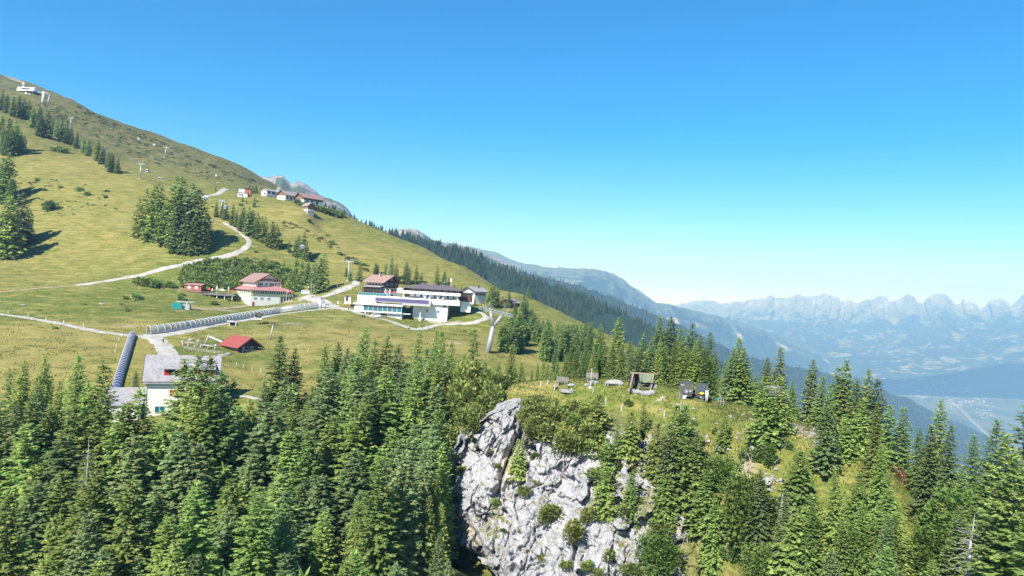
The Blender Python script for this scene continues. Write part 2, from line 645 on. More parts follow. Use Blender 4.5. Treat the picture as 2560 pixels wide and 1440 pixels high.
# tracks trodden across the knoll and the paths of cattle stay in the material as worn soil
me = grid_mesh('hillside', np.stack([_x.ravel(), _y.ravel(), GZ.ravel()], 1), NA, NY, None)
for nme, vals in (('dry', dry), ('green', green), ('soil', soil), ('highland', highland)):
    vattr(me, nme, vals.ravel())
m = bpy.data.materials.new('alpine_meadow')
nb = NB(m)
pos = nb.n('ShaderNodeNewGeometry').outputs['Position']
wide = nb.noise(pos, 0.028, 4, 0.6)
midn = nb.noise(pos, 0.16, 5, 0.62)
fine = nb.noise(pos, 1.1, 5, 0.65)
streak = nb.noise(pos, 0.35, 4, 0.6, stretch=(0.35, 0.35, 3.2))
tuft = nb.noise(pos, 0.55, 3, 0.7)
dryf = nb.math('ADD', nb.math('MULTIPLY', nb.attr('dry'), 0.75), nb.math('ADD', nb.math('MULTIPLY', wide, 0.9), -0.17))
dryf = nb.math('SUBTRACT', dryf, nb.math('MULTIPLY', nb.attr('green'), 0.62))
dryf = nb.math('ADD', dryf, nb.math('MULTIPLY', nb.math('SUBTRACT', midn, 0.5), 0.8))
dryf = nb.ramp(dryf, 0.0, 0.95)
c = nb.mix(dryf, (0.100, 0.130, 0.026), (0.224, 0.196, 0.060))
c = nb.mix(nb.math('MULTIPLY', nb.ramp(fine, 0.42, 0.72), 0.6), c, (0.285, 0.238, 0.070))
c = nb.mix(nb.math('MULTIPLY', nb.ramp(streak, 0.52, 0.68), 0.7), c, (0.072, 0.092, 0.015))
terr = nb.noise(pos, 0.22, 4, 0.65, stretch=(0.5, 0.5, 5.0))
c = nb.mix(nb.math('MULTIPLY', nb.ramp(terr, 0.50, 0.64), 0.55), c, (0.31, 0.255, 0.085))
c = nb.mix(nb.math('MULTIPLY', nb.ramp(terr, 0.46, 0.36), 0.45), c, (0.085, 0.105, 0.02))
hl = nb.mix(nb.ramp(midn, 0.4, 0.62), (0.085, 0.092, 0.030), (0.175, 0.150, 0.065))
hl = nb.mix(nb.ramp(nb.noise(pos, 0.06, 5, 0.7), 0.52, 0.66), hl, (0.045, 0.060, 0.022))
c = nb.mix(nb.math('MULTIPLY', nb.attr('highland'), 0.85), c, hl)
# darker dwarf-shrub clumps in the grass
cl = nb.math('MULTIPLY', nb.ramp(tuft, 0.62, 0.70), nb.ramp(wide, 0.45, 0.62))
c = nb.mix(nb.math('MULTIPLY', cl, 0.75), c, (0.048, 0.068, 0.018))
c = nb.mix(nb.math('MULTIPLY', nb.math('MULTIPLY', nb.ramp(nb.noise(pos, 0.8, 6, 0.75), 0.60, 0.68), nb.ramp(wide, 0.40, 0.60)), 0.6), c, (0.36, 0.30, 0.185))
c = nb.mix(nb.math('MULTIPLY', nb.ramp(nb.noise(pos, 0.075, 5, 0.7), 0.56, 0.66), 0.5), c, (0.075, 0.105, 0.016))
soilf = nb.ramp(nb.math('ADD', nb.attr('soil'), nb.math('MULTIPLY', nb.math('SUBTRACT', fine, 0.5), 0.9)), 0.32, 0.62)
c = nb.mix(soilf, c, nb.mix(nb.ramp(midn, 0.4, 0.6), (0.32, 0.265, 0.19), (0.27, 0.21, 0.14)))
nb.l(c, nb.b.inputs['Base Color'])
nb.b.inputs['Roughness'].default_value = 0.95
nb.b.inputs['Specular IOR Level'].default_value = 0.1
hgt = nb.math('ADD', nb.math('MULTIPLY', fine, 0.5), nb.math('ADD', tuft, nb.math('MULTIPLY', nb.noise(pos, 4.0, 3, 0.6), 0.25)))
bp = nb.n('ShaderNodeBump', Strength=0.75, Distance=0.55)
nb.l(hgt, bp.inputs['Height'])
nb.l(bp.outputs[0], nb.b.inputs['Normal'])
me.materials.clear()
me.materials.append(m)
M['alpine_meadow'] = m
tag(link('hillside', me), 'grassy mountainside with dry yellow meadows and a knoll in front', kind='structure')


# ------------------------------------------------------------------ far mountains: a sheet lofted between a crest and a foot, broken up by ridges
smooth01 = lambda q: np.clip(q, 0, 1) ** 2 * (3 - 2 * np.clip(q, 0, 1))


def loft(name, label, crest_px, foot_px, nu, nv, m, prof, amp, freq, seed, gully=1.0, crest_jit=0.0, back=0.5, flute=0.0):
    px = np.linspace(crest_px[0][0], crest_px[-1][0], nu)
    cy, cd = [np.interp(px, [c[0] for c in crest_px], [c[k] for c in crest_px]) for k in (1, 2)]
    fy, fd = [np.interp(px, [c[0] for c in foot_px], [c[k] for c in foot_px]) for k in (1, 2)]
    cy = cy + crest_jit * fbm(px / 14.0, px * 0 + seed, oct=5, seed=seed)
    Pc = np.array([P(*r) for r in zip(px, cy, cd)])
    Pf = np.array([P(*r) for r in zip(px, fy, fd)])
    t = np.linspace(0, 1, nv)
    V = Pf[:, None] + (Pc - Pf)[:, None] * t[None, :, None]
    V[:, :, 2] = Pf[:, None, 2] + (Pc - Pf)[:, None, 2] * prof(t)[None]
    env = (np.sin(np.pi * np.clip(t, 0, 1)) ** 0.6 * np.where(t > 0.97, 0.3, 1))[None]
    q = V / freq
    g = ridged(q[:, :, 0] + 0.3 * q[:, :, 2], q[:, :, 1] * 0.25, q[:, :, 2] * 0.35, oct=5, seed=seed)
    h = fbm(q[:, :, 0] * 2, q[:, :, 1] * 2, q[:, :, 2] * 2, oct=4, seed=seed + 5)
    V[:, :, 1] -= env * amp * gully * g * 1.2
    V[:, :, 2] += env * amp * (0.55 * g + 0.35 * h)
    if flute:
        fl = ridged(px / 13.0, px * 0 + 3.3, oct=4, seed=seed + 9)[:, None] * smooth01((t - .70) / .08)[None] * np.where(t > .985, .4, 1)[None]
        V[:, :, 1] -= flute * fl
        V[:, :, 2] += flute * .12 * fl
    bk = V[:, -1:, :].copy()
    bk[:, :, 1] += (Pc - Pf)[:, None, 1] * back
    bk[:, :, 0] *= (bk[:, :, 1] / V[:, -1:, 1])
    bk[:, :, 2] -= np.abs(Pc - Pf)[:, None, 2] * 0.7
    V = np.concatenate([V, bk], 1)
    me = grid_mesh(name, V.reshape(-1, 3), nu, nv + 1, m, smooth=(name != 'mountain_range'))
    vattr(me, 'height', np.tile(np.append(t, 1.0), nu))
    o = tag(link(name, me), label, kind='structure')
    return o, V


def mountain_mat(name, rock, rock2, grass, forest, rock_lo, forest_hi, scale, meadow=0.6, zst=2.5, extra_rock=0.0, fcap=9.0, band=None):
    m = bpy.data.materials.new(name)
    nb = NB(m)
    geo = nb.n('ShaderNodeNewGeometry')
    pos = geo.outputs['Position']
    hgt = nb.attr('height')
    n1 = nb.noise(pos, scale, 6, 0.6)
    n2 = nb.noise(pos, scale * 3.1, 6, 0.65, stretch=(1, 1, zst))
    n3 = nb.noise(pos, scale * 7, 5, 0.6)
    sx = nb.n('ShaderNodeSeparateXYZ')
    nb.l(geo.outputs['Normal'], sx.inputs[0])
    steep = nb.ramp(sx.outputs['Z'], 0.78, 0.40)
    rf = nb.math('ADD', nb.math('MULTIPLY', nb.math('SUBTRACT', hgt, rock_lo), 4.0), nb.math('MULTIPLY', nb.math('SUBTRACT', n1, 0.5), 2.6))
    rf = nb.math('ADD', rf, nb.math('ADD', nb.math('MULTIPLY', steep, 0.7), extra_rock))
    if band:
        rf = nb.math('ADD', rf, nb.math('MULTIPLY', nb.ramp(nb.math('ABSOLUTE', nb.math('SUBTRACT', hgt, band)), 0.075, 0.01), 1.25))
    rf = nb.ramp(rf, 0.3, 0.75)
    rk = nb.mix(nb.ramp(n2, 0.35, 0.65), rock, rock2)
    gr = nb.mix(nb.ramp(n3, 0.35, 0.65), grass, tuple(x * 0.7 for x in grass))
    ff = nb.math('ADD', nb.math('MINIMUM', nb.math('MULTIPLY', nb.math('SUBTRACT', forest_hi, hgt), 3.0), fcap), nb.math('MULTIPLY', nb.math('SUBTRACT', n2, meadow), -4.0))
    ff = nb.ramp(nb.math('ADD', ff, nb.math('MULTIPLY', nb.math('SUBTRACT', n1, 0.5), -3.0)), 0.0, 0.35)
    veg = nb.mix(ff, gr, nb.mix(n3, forest, tuple(x * 1.8 for x in forest)))
    c = nb.mix(rf, veg, rk)
    nb.l(c, nb.b.inputs['Base Color'])
    nb.b.inputs['Roughness'].default_value = 0.95
    nb.b.inputs['Specular IOR Level'].default_value = 0.05
    bp = nb.n('ShaderNodeBump', Strength=1.0, Distance=0.35 / scale * 0.05)
    nb.l(nb.math('ADD', n2, n3), bp.inputs['Height'])
    nb.l(bp.outputs[0], nb.b.inputs['Normal'])
    M[name] = m
    return m


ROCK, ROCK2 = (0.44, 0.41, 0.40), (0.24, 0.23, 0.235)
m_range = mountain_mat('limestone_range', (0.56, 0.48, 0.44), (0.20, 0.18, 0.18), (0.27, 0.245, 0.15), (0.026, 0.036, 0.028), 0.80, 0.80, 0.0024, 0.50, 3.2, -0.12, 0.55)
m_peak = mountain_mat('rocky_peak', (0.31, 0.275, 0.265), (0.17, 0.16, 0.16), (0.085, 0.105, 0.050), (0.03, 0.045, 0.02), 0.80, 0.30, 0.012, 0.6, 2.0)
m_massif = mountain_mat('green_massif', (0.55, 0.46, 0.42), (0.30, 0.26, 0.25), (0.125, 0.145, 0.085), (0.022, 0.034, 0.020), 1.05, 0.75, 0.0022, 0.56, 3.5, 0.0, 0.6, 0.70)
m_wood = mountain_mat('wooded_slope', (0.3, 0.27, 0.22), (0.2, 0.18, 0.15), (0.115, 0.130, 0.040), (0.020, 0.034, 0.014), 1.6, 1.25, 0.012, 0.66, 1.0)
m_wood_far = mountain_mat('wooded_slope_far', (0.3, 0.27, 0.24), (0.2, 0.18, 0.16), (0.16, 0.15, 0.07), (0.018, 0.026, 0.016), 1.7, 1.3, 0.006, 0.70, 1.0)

lin = lambda t: t
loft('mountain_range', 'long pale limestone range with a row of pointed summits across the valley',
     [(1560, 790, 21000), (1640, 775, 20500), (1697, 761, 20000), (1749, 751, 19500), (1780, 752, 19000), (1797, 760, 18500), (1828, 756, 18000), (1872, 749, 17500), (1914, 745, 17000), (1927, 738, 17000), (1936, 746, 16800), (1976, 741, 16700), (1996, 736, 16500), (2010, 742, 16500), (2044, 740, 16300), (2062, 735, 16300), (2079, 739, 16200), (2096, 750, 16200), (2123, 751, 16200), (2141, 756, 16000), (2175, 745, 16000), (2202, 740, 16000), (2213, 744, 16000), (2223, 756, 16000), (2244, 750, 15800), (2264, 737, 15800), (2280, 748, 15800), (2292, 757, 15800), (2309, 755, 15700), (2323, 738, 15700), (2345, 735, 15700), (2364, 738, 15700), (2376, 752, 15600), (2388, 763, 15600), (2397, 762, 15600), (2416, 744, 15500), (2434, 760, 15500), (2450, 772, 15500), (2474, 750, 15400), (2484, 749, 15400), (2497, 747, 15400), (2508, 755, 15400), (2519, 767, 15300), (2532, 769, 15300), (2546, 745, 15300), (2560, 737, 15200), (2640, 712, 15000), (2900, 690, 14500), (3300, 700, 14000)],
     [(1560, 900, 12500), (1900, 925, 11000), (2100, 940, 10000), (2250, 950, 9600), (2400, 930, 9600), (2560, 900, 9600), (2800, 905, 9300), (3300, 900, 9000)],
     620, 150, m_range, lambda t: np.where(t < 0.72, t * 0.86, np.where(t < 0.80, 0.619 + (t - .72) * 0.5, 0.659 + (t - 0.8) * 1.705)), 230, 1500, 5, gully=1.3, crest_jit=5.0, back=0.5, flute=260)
loft('mountain', 'blue green mountain with a pale cliff band falling towards the valley',
     [(1080, 600, 9100), (1200, 622, 8775), (1240, 630, 8612), (1290, 655, 8450), (1370, 668, 8287), (1430, 670, 8125), (1480, 672, 8125), (1530, 682, 8125), (1562, 700, 8125), (1575, 714, 8125), (1600, 728, 8206), (1640, 757, 8368), (1680, 762, 8612), (1700, 768, 8775), (1797, 790, 9425), (1920, 828, 10237), (2024, 866, 10887), (2127, 914, 11537), (2206, 941, 12187), (2292, 968, 12837), (2330, 985, 13000)],
     [(1080, 900, 6337), (1500, 930, 6662), (1800, 960, 7637), (2024, 985, 8937), (2127, 1000, 9912), (2206, 1005, 10887), (2292, 1000, 11862), (2330, 1005, 12350)],
     420, 110, m_massif, lambda t: np.where(t < 0.62, t * 0.9, np.where(t < 0.74, 0.558 + (t - .62) * 2.2, 0.822 + (t - .74) * 0.685)), 90, 700, 11, gully=1.0, crest_jit=3.0)
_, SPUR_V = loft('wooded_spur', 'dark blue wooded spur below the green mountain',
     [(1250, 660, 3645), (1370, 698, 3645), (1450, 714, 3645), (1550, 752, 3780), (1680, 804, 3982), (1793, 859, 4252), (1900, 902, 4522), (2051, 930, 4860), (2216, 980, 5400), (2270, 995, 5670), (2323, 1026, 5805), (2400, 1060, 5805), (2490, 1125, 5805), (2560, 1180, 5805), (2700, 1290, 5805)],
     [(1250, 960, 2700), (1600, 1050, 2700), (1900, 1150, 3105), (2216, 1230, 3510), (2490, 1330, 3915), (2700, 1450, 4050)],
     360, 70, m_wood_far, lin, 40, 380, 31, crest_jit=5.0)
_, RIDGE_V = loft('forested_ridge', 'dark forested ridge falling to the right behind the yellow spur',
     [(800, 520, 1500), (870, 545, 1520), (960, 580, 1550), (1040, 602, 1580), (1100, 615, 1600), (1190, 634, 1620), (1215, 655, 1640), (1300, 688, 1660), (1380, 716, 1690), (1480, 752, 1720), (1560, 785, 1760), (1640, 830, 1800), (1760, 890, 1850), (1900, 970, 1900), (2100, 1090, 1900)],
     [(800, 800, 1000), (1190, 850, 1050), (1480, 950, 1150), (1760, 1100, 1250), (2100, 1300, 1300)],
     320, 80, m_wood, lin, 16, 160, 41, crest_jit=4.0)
loft('rocky_peak', 'grey rocky summit with pale scree above the hamlet',
     [(560, 450, 2700), (640, 444, 2700), (675, 442, 2650), (690, 437, 2600), (706, 437, 2600), (716, 446, 2600), (726, 456, 2600), (736, 457, 2600), (745, 453, 2600), (756, 455, 2600), (767, 462, 2600), (785, 475, 2600), (800, 485, 2600), (825, 497, 2600), (850, 508, 2600), (868, 522, 2600), (880, 536, 2600), (905, 560, 2600)],
     [(560, 640, 2000), (905, 680, 2000)], 240, 80, m_peak, lambda t: t ** 1.15, 26, 150, 51, crest_jit=4.0)
loft('rounded_summit', 'small rounded summit with a pale rock wall beyond the spur',
     [(930, 580, 3100), (985, 576, 3000), (1000, 573, 3000), (1020, 572, 3000), (1042, 573, 3000), (1060, 584, 3000), (1082, 600, 3000), (1110, 606, 3200), (1140, 610, 3300), (1200, 628, 3400), (1300, 670, 3400)],
     [(930, 740, 2400), (1300, 820, 2500)], 140, 50, m_peak, lin, 18, 150, 61, crest_jit=2.0)

# valley floor: river plain with fields
m = bpy.data.materials.new('river_plain')
nb = NB(m)
pos = nb.n('ShaderNodeNewGeometry').outputs['Position']
vor = nb.n('ShaderNodeTexVoronoi', Scale=0.0035)
mp = nb.n('ShaderNodeMapping')
mp.inputs['Scale'].default_value = (1, 0.45, 1)
mp.inputs['Rotation'].default_value = (0, 0, 0.5)
nb.l(pos, mp.inputs['Vector'])
nb.l(mp.outputs[0], vor.inputs['Vector'])
sc = nb.n('ShaderNodeSeparateColor')
nb.l(vor.outputs['Color'], sc.inputs[0])
c = nb.mix(nb.ramp(sc.outputs[0], 0.2, 0.8), (0.050, 0.070, 0.038), (0.125, 0.115, 0.075))
c = nb.mix(nb.ramp(nb.noise(pos, 0.0016, 4), 0.54, 0.6), c, (0.03, 0.05, 0.02))
nb.l(c, nb.b.inputs['Base Color'])
nb.b.inputs['Roughness'].default_value = 0.95
VZ = -1085.0
mb = MB()
n = 24
for i in range(n):
    for j in range(n):
        pass
mb.poly([(-12000, 600, VZ), (26000, 600, VZ), (26000, 26000, VZ), (-12000, 26000, VZ)])
o = mb.build('valley_floor', m)
tag(o, 'flat hazy valley floor with fields and towns', kind='structure')


def on_floor(px, py):
    a, b = ray(px, py)
    D = VZ / b
    return Vector((a * D, D, VZ))
# ------------------------------------------------------------------ the pale limestone face below the knoll
def smooth(t):
    t = np.clip(t, 0, 1)
    return t * t * (3 - 2 * t)


LEFT_Y = [960, 985, 1000, 1010, 1040, 1070, 1095, 1130, 1200, 1260, 1300, 1340, 1370, 1400, 1440, 1500, 1620]
LEFT_X = [1318, 1300, 1264, 1240, 1214, 1164, 1136, 1126, 1120, 1123, 1126, 1138, 1172, 1206, 1236, 1262, 1290]
TOP_X = [1240, 1300, 1400, 1505, 1600, 1700, 1790]
TOP_Y = [985, 984, 996, 1018, 1040, 1052, 1058]
NU, NV = 360, 330
us, vs = np.linspace(0, 1, NU), np.linspace(0, 1, NV)
top_d = {}
_tx = np.linspace(1230, 1790, 60)
_td = np.array([G(x, np.interp(x, TOP_X, TOP_Y)).y for x in _tx])
_ry = np.linspace(1040, 1640, 30)
_rd = np.array([G(1786, y).y for y in _ry])
PXs = np.zeros((NU, NV))
PYs = np.zeros((NU, NV))
for j, v in enumerate(vs):
    py = 975 + v * 640
    xl = np.interp(py, LEFT_Y, LEFT_X) + 9 * math.sin(py / 17.0) * math.sin(py / 41.0) + 5 * math.sin(py / 7.3)
    PXs[:, j] = xl + (us ** 1.15) * (1790 - xl)
    PYs[:, j] = py
toplim = np.interp(PXs, TOP_X, TOP_Y)
# squeeze every column so that it starts at the edge of the knoll
PYs = np.where(PYs < toplim, toplim, PYs)
XL = np.broadcast_to(PXs[:1], PXs.shape)
s = np.clip((PXs - XL) / (1790 - XL), 0, 1)
Dl = 107.5 - (PYs - 985) * 0.0385
Dr = np.interp(PYs, _ry, _rd) + 0.25
D0 = Dl * (1 - s) + Dr * s
D0 = D0 - 1.5 * np.exp(-((PXs - 1480) / 160) ** 2 - ((PYs - 1330) / 140) ** 2)
w = smooth((PYs - toplim) / 45.0)
Dt = np.interp(PXs, _tx, _td)
D0 = Dt * (1 - w) + D0 * w
edge = np.exp(-(PXs - XL) / 16.0)
D0 = D0 + 4.5 * edge * smooth((PYs - 975) / 60)
CR_Y = [975, 1000, 1045, 1080, 1110, 1150, 1190, 1240, 1300, 1700]
CR_X = [1306, 1304, 1302, 1300, 1283, 1266, 1252, 1240, 1226, 1150]
crk = np.interp(PYs, CR_Y, CR_X)
dc = PXs - crk
cs = smooth((PYs - 990) / 20) * smooth((1260 - PYs) / 90)
D0 = D0 - 1.4 * cs * smooth((14 - np.abs(dc + 16)) / 22) + 2.1 * cs * np.exp(-((dc - 4) / 5.0) ** 2)
cav = np.exp(-((PXs - 1150) / 20) ** 2 - ((PYs - 1322) / 26) ** 2) + 0.8 * np.exp(-((PXs - 1190 - (PYs - 1340) * .6) / 9) ** 2 - ((PYs - 1345) / 40) ** 2)
D0 = D0 + 2.3 * cav
d2 = P(0, 0, 1)
ax = np.zeros_like(D0)
bz = np.zeros_like(D0)
xc = (PXs - 1280) / F_PX
yc = (720 - PYs) / F_PX
dx = CAM_R.x * xc + CAM_U.x * yc
dy = _F.y + CAM_R.y * xc + CAM_U.y * yc
dz = _F.z + CAM_R.z * xc + CAM_U.z * yc
ax, bz = dx / dy, dz / dy
X0, Z0 = ax * D0, bz * D0
def worley(x, y, seed):
    """Cell facets: a flat tilted plate per cell; returns plate offset and distance to the nearest joint."""
    ix, iy = np.floor(x), np.floor(y)
    best = np.full(x.shape, 9e9)
    sec = np.full(x.shape, 9e9)
    val = np.zeros_like(x)
    z0 = np.zeros_like(x)
    for ddx in (-1, 0, 1):
        for ddy in (-1, 0, 1):
            cx, cy = ix + ddx, iy + ddy
            px_ = cx + _hash(cx, cy, z0, seed)
            py_ = cy + _hash(cx, cy, z0, seed + 1)
            d_ = (x - px_) ** 2 + (y - py_) ** 2
            v_ = (_hash(cx, cy, z0, seed + 2) - .5) + (x - px_) * (_hash(cx, cy, z0, seed + 3) - .5) * 1.6 + (y - py_) * (_hash(cx, cy, z0, seed + 4) - .62) * 1.6
            nb_ = d_ < best
            sec = np.where(nb_, best, np.minimum(sec, d_))
            val = np.where(nb_, v_, val)
            best = np.where(nb_, d_, best)
    return val, np.sqrt(sec) - np.sqrt(best)


wob = fbm(X0 / 2.5, Z0 / 2.5, D0 / 3, oct=3, seed=66)
wob2 = fbm(X0 / 2.5 + 9, Z0 / 2.5, D0 / 3, oct=3, seed=67)
u_, v_ = (X0 - Z0 * 0.40) / 3.2 + .75 * wob, (Z0 + X0 * .30) / 7.5 + .6 * wob2
w1, e1_ = worley(u_, v_, 300)
w2, e2_ = worley((X0 + Z0 * .35) / 1.5 + .9 * wob, (Z0 - X0 * .4) / 2.2 + .8 * wob2, 310)
w3, e3_ = worley((X0 - Z0 * .3) / .5 + 1.2 * wob, Z0 / .8 + 1.2 * wob2, 320)
r1 = ridged(X0 / 7 + Z0 / 14, Z0 / 11.0, D0 / 8, oct=2, seed=70)
r2 = ridged(X0 / 2.0 + Z0 / 4.5, Z0 / 2.6, D0 / 3, oct=4, seed=77)
r3 = fbm(X0 / 0.5, Z0 / 0.4, D0 / 0.8, oct=4, seed=81)
rockw = smooth((PYs - toplim - 6) / 40.0) * smooth((1 - s) / 0.06)
joint = .8 * np.exp(-(e1_ / .05) ** 2) * smooth((wob - .15) / .2) + .25 * np.exp(-(e2_ / .06) ** 2) * smooth((wob2 - .1) / .2)
fa = fbm((X0 - Z0 * .45) / 3.4, (Z0 + X0 * .4) / 7.0, oct=4, seed=140)
fb = fbm((X0 + Z0 * .50) / 1.6 + 5, (Z0 - X0 * .3) / 3.5, oct=4, seed=150)
fc = fbm((X0 + Z0 * 1.1) / 6.0, (Z0 - X0 * .5) / 1.8, oct=4, seed=160)
fiss = .7 * np.exp(-(fa / .035) ** 2) * smooth((wob2 + .3) / .3) + .35 * np.exp(-(fb / .04) ** 2) * smooth((wob + .2) / .3) + .4 * np.exp(-(fc / .035) ** 2) * smooth((wob2 + .1) / .3)
disp = (1.1 * r1 + 1.8 * w1 + 0.75 * w2 + 0.26 * w3 + 0.16 * r2 + 0.09 * r3 - joint - fiss) * rockw
D1 = D0 - disp + 0.3 * rockw
VX, VY, VZc = ax * D1, D1, bz * D1
# wrap the left side round the back of the knob
nwrap = 14
WX = np.zeros((nwrap, NV, 3))
for k in range(nwrap):
    t = (k + 1) / nwrap
    WX[nwrap - 1 - k, :, 1] = VY[0] + t * 16
    WX[nwrap - 1 - k, :, 0] = VX[0] + t * 2.2 + 0.6 * np.sin(t * 3) * r2[0]
    WX[nwrap - 1 - k, :, 2] = VZc[0] - 0.8 * t
V = np.concatenate([WX, np.stack([VX, VY, VZc], -1)], 0)
me = grid_mesh('rock_face', V.reshape(-1, 3), NU + nwrap, NV, None, smooth=False)
m = bpy.data.materials.new('limestone')
nb = NB(m)
geo = nb.n('ShaderNodeNewGeometry')
pos = geo.outputs['Position']
sx = nb.n('ShaderNodeSeparateXYZ')
nb.l(geo.outputs['True Normal'], sx.inputs[0])
n1 = nb.noise(pos, 0.30, 5, 0.6)
n2 = nb.noise(pos, 1.6, 6, 0.68)
n3 = nb.noise(pos, 0.8, 5, 0.6, stretch=(1.6, 1.6, 0.35))
rk = nb.mix(nb.ramp(n2, 0.34, 0.66), (0.375, 0.365, 0.362), (0.285, 0.28, 0.288))
rk = nb.mix(nb.math('MULTIPLY', nb.ramp(n3, 0.55, 0.72), 0.6), rk, (0.175, 0.172, 0.185))
rk = nb.mix(nb.math('MULTIPLY', nb.ramp(nb.noise(pos, 0.22, 5, 0.7), 0.52, 0.68), 0.40), rk, (0.205, 0.205, 0.215))
rk = nb.mix(nb.math('MULTIPLY', nb.ramp(nb.noise(pos, 0.9, 4, 0.6, stretch=(1.4, 1.4, 0.12)), 0.56, 0.68), 0.38), rk, (0.16, 0.155, 0.15))
rk = nb.mix(nb.math('MULTIPLY', nb.ramp(nb.noise(pos, 0.35, 5, 0.6), 0.56, 0.70), 0.6), rk, (0.40, 0.375, 0.335))
rk = nb.mix(nb.math('MULTIPLY', nb.attr('ochre'), nb.ramp(n1, 0.25, 0.6)), rk, (0.44, 0.37, 0.22))
gv = nb.mix(nb.ramp(n2, 0.4, 0.6), (0.10, 0.125, 0.030), (0.215, 0.185, 0.075))
up = nb.ramp(sx.outputs['Z'], 0.55, 0.85)
vf = nb.math('ADD', nb.attr('veg'), nb.math('MULTIPLY', up, 0.42))
vf = nb.ramp(nb.math('ADD', vf, nb.math('MULTIPLY', nb.math('SUBTRACT', nb.noise(pos, 0.7, 5, 0.7), 0.5), 2.1)), 0.47, 0.62)
nb.l(nb.mix(vf, rk, gv), nb.b.inputs['Base Color'])
nb.b.inputs['Roughness'].default_value = 0.9
nb.b.inputs['Specular IOR Level'].default_value = 0.15
bp = nb.n('ShaderNodeBump', Strength=0.9, Distance=0.22)
nb.l(nb.math('ADD', n2, nb.math('MULTIPLY', nb.noise(pos, 6.0, 4, 0.7), 0.4)), bp.inputs['Height'])
nb.l(bp.outputs[0], nb.b.inputs['Normal'])
me.materials.clear()
me.materials.append(m)
M['limestone'] = m
veg = 0.55 * smooth((PXs - 1480) / 200) + 1.0 * (1 - smooth((PYs - toplim - 8) / 55)) * smooth((PXs - 1310) / 30) + 0.9 * smooth((s - 0.86) / 0.1)
veg = veg + 0.5 * np.exp(-((PXs - 1180) / 45) ** 2 - ((PYs - 1420) / 45) ** 2) + 0.35 * np.exp(-((PXs - 1245) / 30) ** 2 - ((PYs - 1320) / 60) ** 2)
veg = np.concatenate([np.zeros((nwrap, NV)), veg], 0)
och = cs * np.exp(-((dc - 8) / 16.0) ** 2) * smooth((PYs - 1090) / 40) + 0.8 * np.exp(-((PXs - 1168) / 18) ** 2 - ((PYs - 1325) / 20) ** 2)
och = np.concatenate([np.zeros((nwrap, NV)), och], 0)
vattr(me, 'veg', veg.ravel())
vattr(me, 'ochre', och.ravel())
tag(link('rock_face', me), 'pale grey limestone face under the knoll, split by a dark crack', kind='structure')
CL = dict(px=PXs, py=PYs, V=np.stack([VX, VY, VZc], -1))


def on_cliff(px, py):
    d = (CL['px'] - px) ** 2 + (CL['py'] - py) ** 2
    k = np.unravel_index(np.argmin(d), d.shape)
    return Vector(CL['V'][k])


def on_ground(px, py):
    """Rock face or terrain, whichever the line of sight meets first."""
    g = G(px, py)
    if 1125 < px < 1785 and py > np.interp(px, TOP_X, TOP_Y) + 4 and px > np.interp(py, LEFT_Y, LEFT_X):
        c = on_cliff(px, py)
        if c.y < g.y + 1.0:
            return c
    return g


# ------------------------------------------------------------------ gravel roads and paths
mat('gravel', (0.42, 0.40, 0.365), (0.29, 0.275, 0.235), 0.35, 0.95, 0.4, 5.0, spec=0.1)
mat('dirt_track', (0.31, 0.255, 0.19), (0.25, 0.22, 0.13), 0.5, 0.95, 0.4, 5.0, spec=0.1)


def catmull(pts, step):
    out = []
    n = len(pts)
    for i in range(n - 1):
        p0, p1, p2, p3 = pts[max(i - 1, 0)], pts[i], pts[i + 1], pts[min(i + 2, n - 1)]
        L = (p2 - p1).length
        k = max(2, int(L / step))
        for j in range(k):
            t = j / k
            out.append(0.5 * ((2 * p1) + (p2 - p0) * t + (2 * p0 - 5 * p1 + 4 * p2 - p3) * t * t + (3 * p1 - p0 - 3 * p2 + p3) * t ** 3))
    out.append(pts[-1])
    return out


def road(name, label, px_pts, width, mname, lift=0.16, step=1.6):
    pts = [G(*p[:2]) for p in px_pts]
    ctr = catmull([Vector((p.x, p.y, 0)) for p in pts], step)
    V, Fc = [], []
    cols = 5
    ws = [np.interp(i / max(1, len(ctr) - 1), [0, 1], [width, width]) if not isinstance(width, tuple) else np.interp(i / (len(ctr) - 1), [0, 1], width) for i in range(len(ctr))]
    for i, p in enumerate(ctr):
        d = (ctr[min(i + 1, len(ctr) - 1)] - ctr[max(i - 1, 0)]).normalized()
        nrm = Vector((-d.y, d.x, 0))
        jl, jr = 0.18 * math.sin(i * 1.7) + rnd(-.45, .35), 0.18 * math.sin(i * 1.3 + 2) + rnd(-.35, .45)
        for c in range(cols):
            t = c / (cols - 1) - 0.5
            q = p + nrm * (t * ws[i] + (jl if c == 0 else jr if c == cols - 1 else 0))
            dzc = lift if 0 < c < cols - 1 else lift * 0.35
            V.append((q.x, q.y, float(H(q.x, q.y)) + dzc))
    for i in range(len(ctr) - 1):
        for c in range(cols - 1):
            a = i * cols + c
            Fc.append((a, a + 1, a + cols + 1, a + cols))
    o = link(name, mesh_from(name, V, Fc, [M[mname]], smooth=True))
    return tag(o, label, kind='structure')


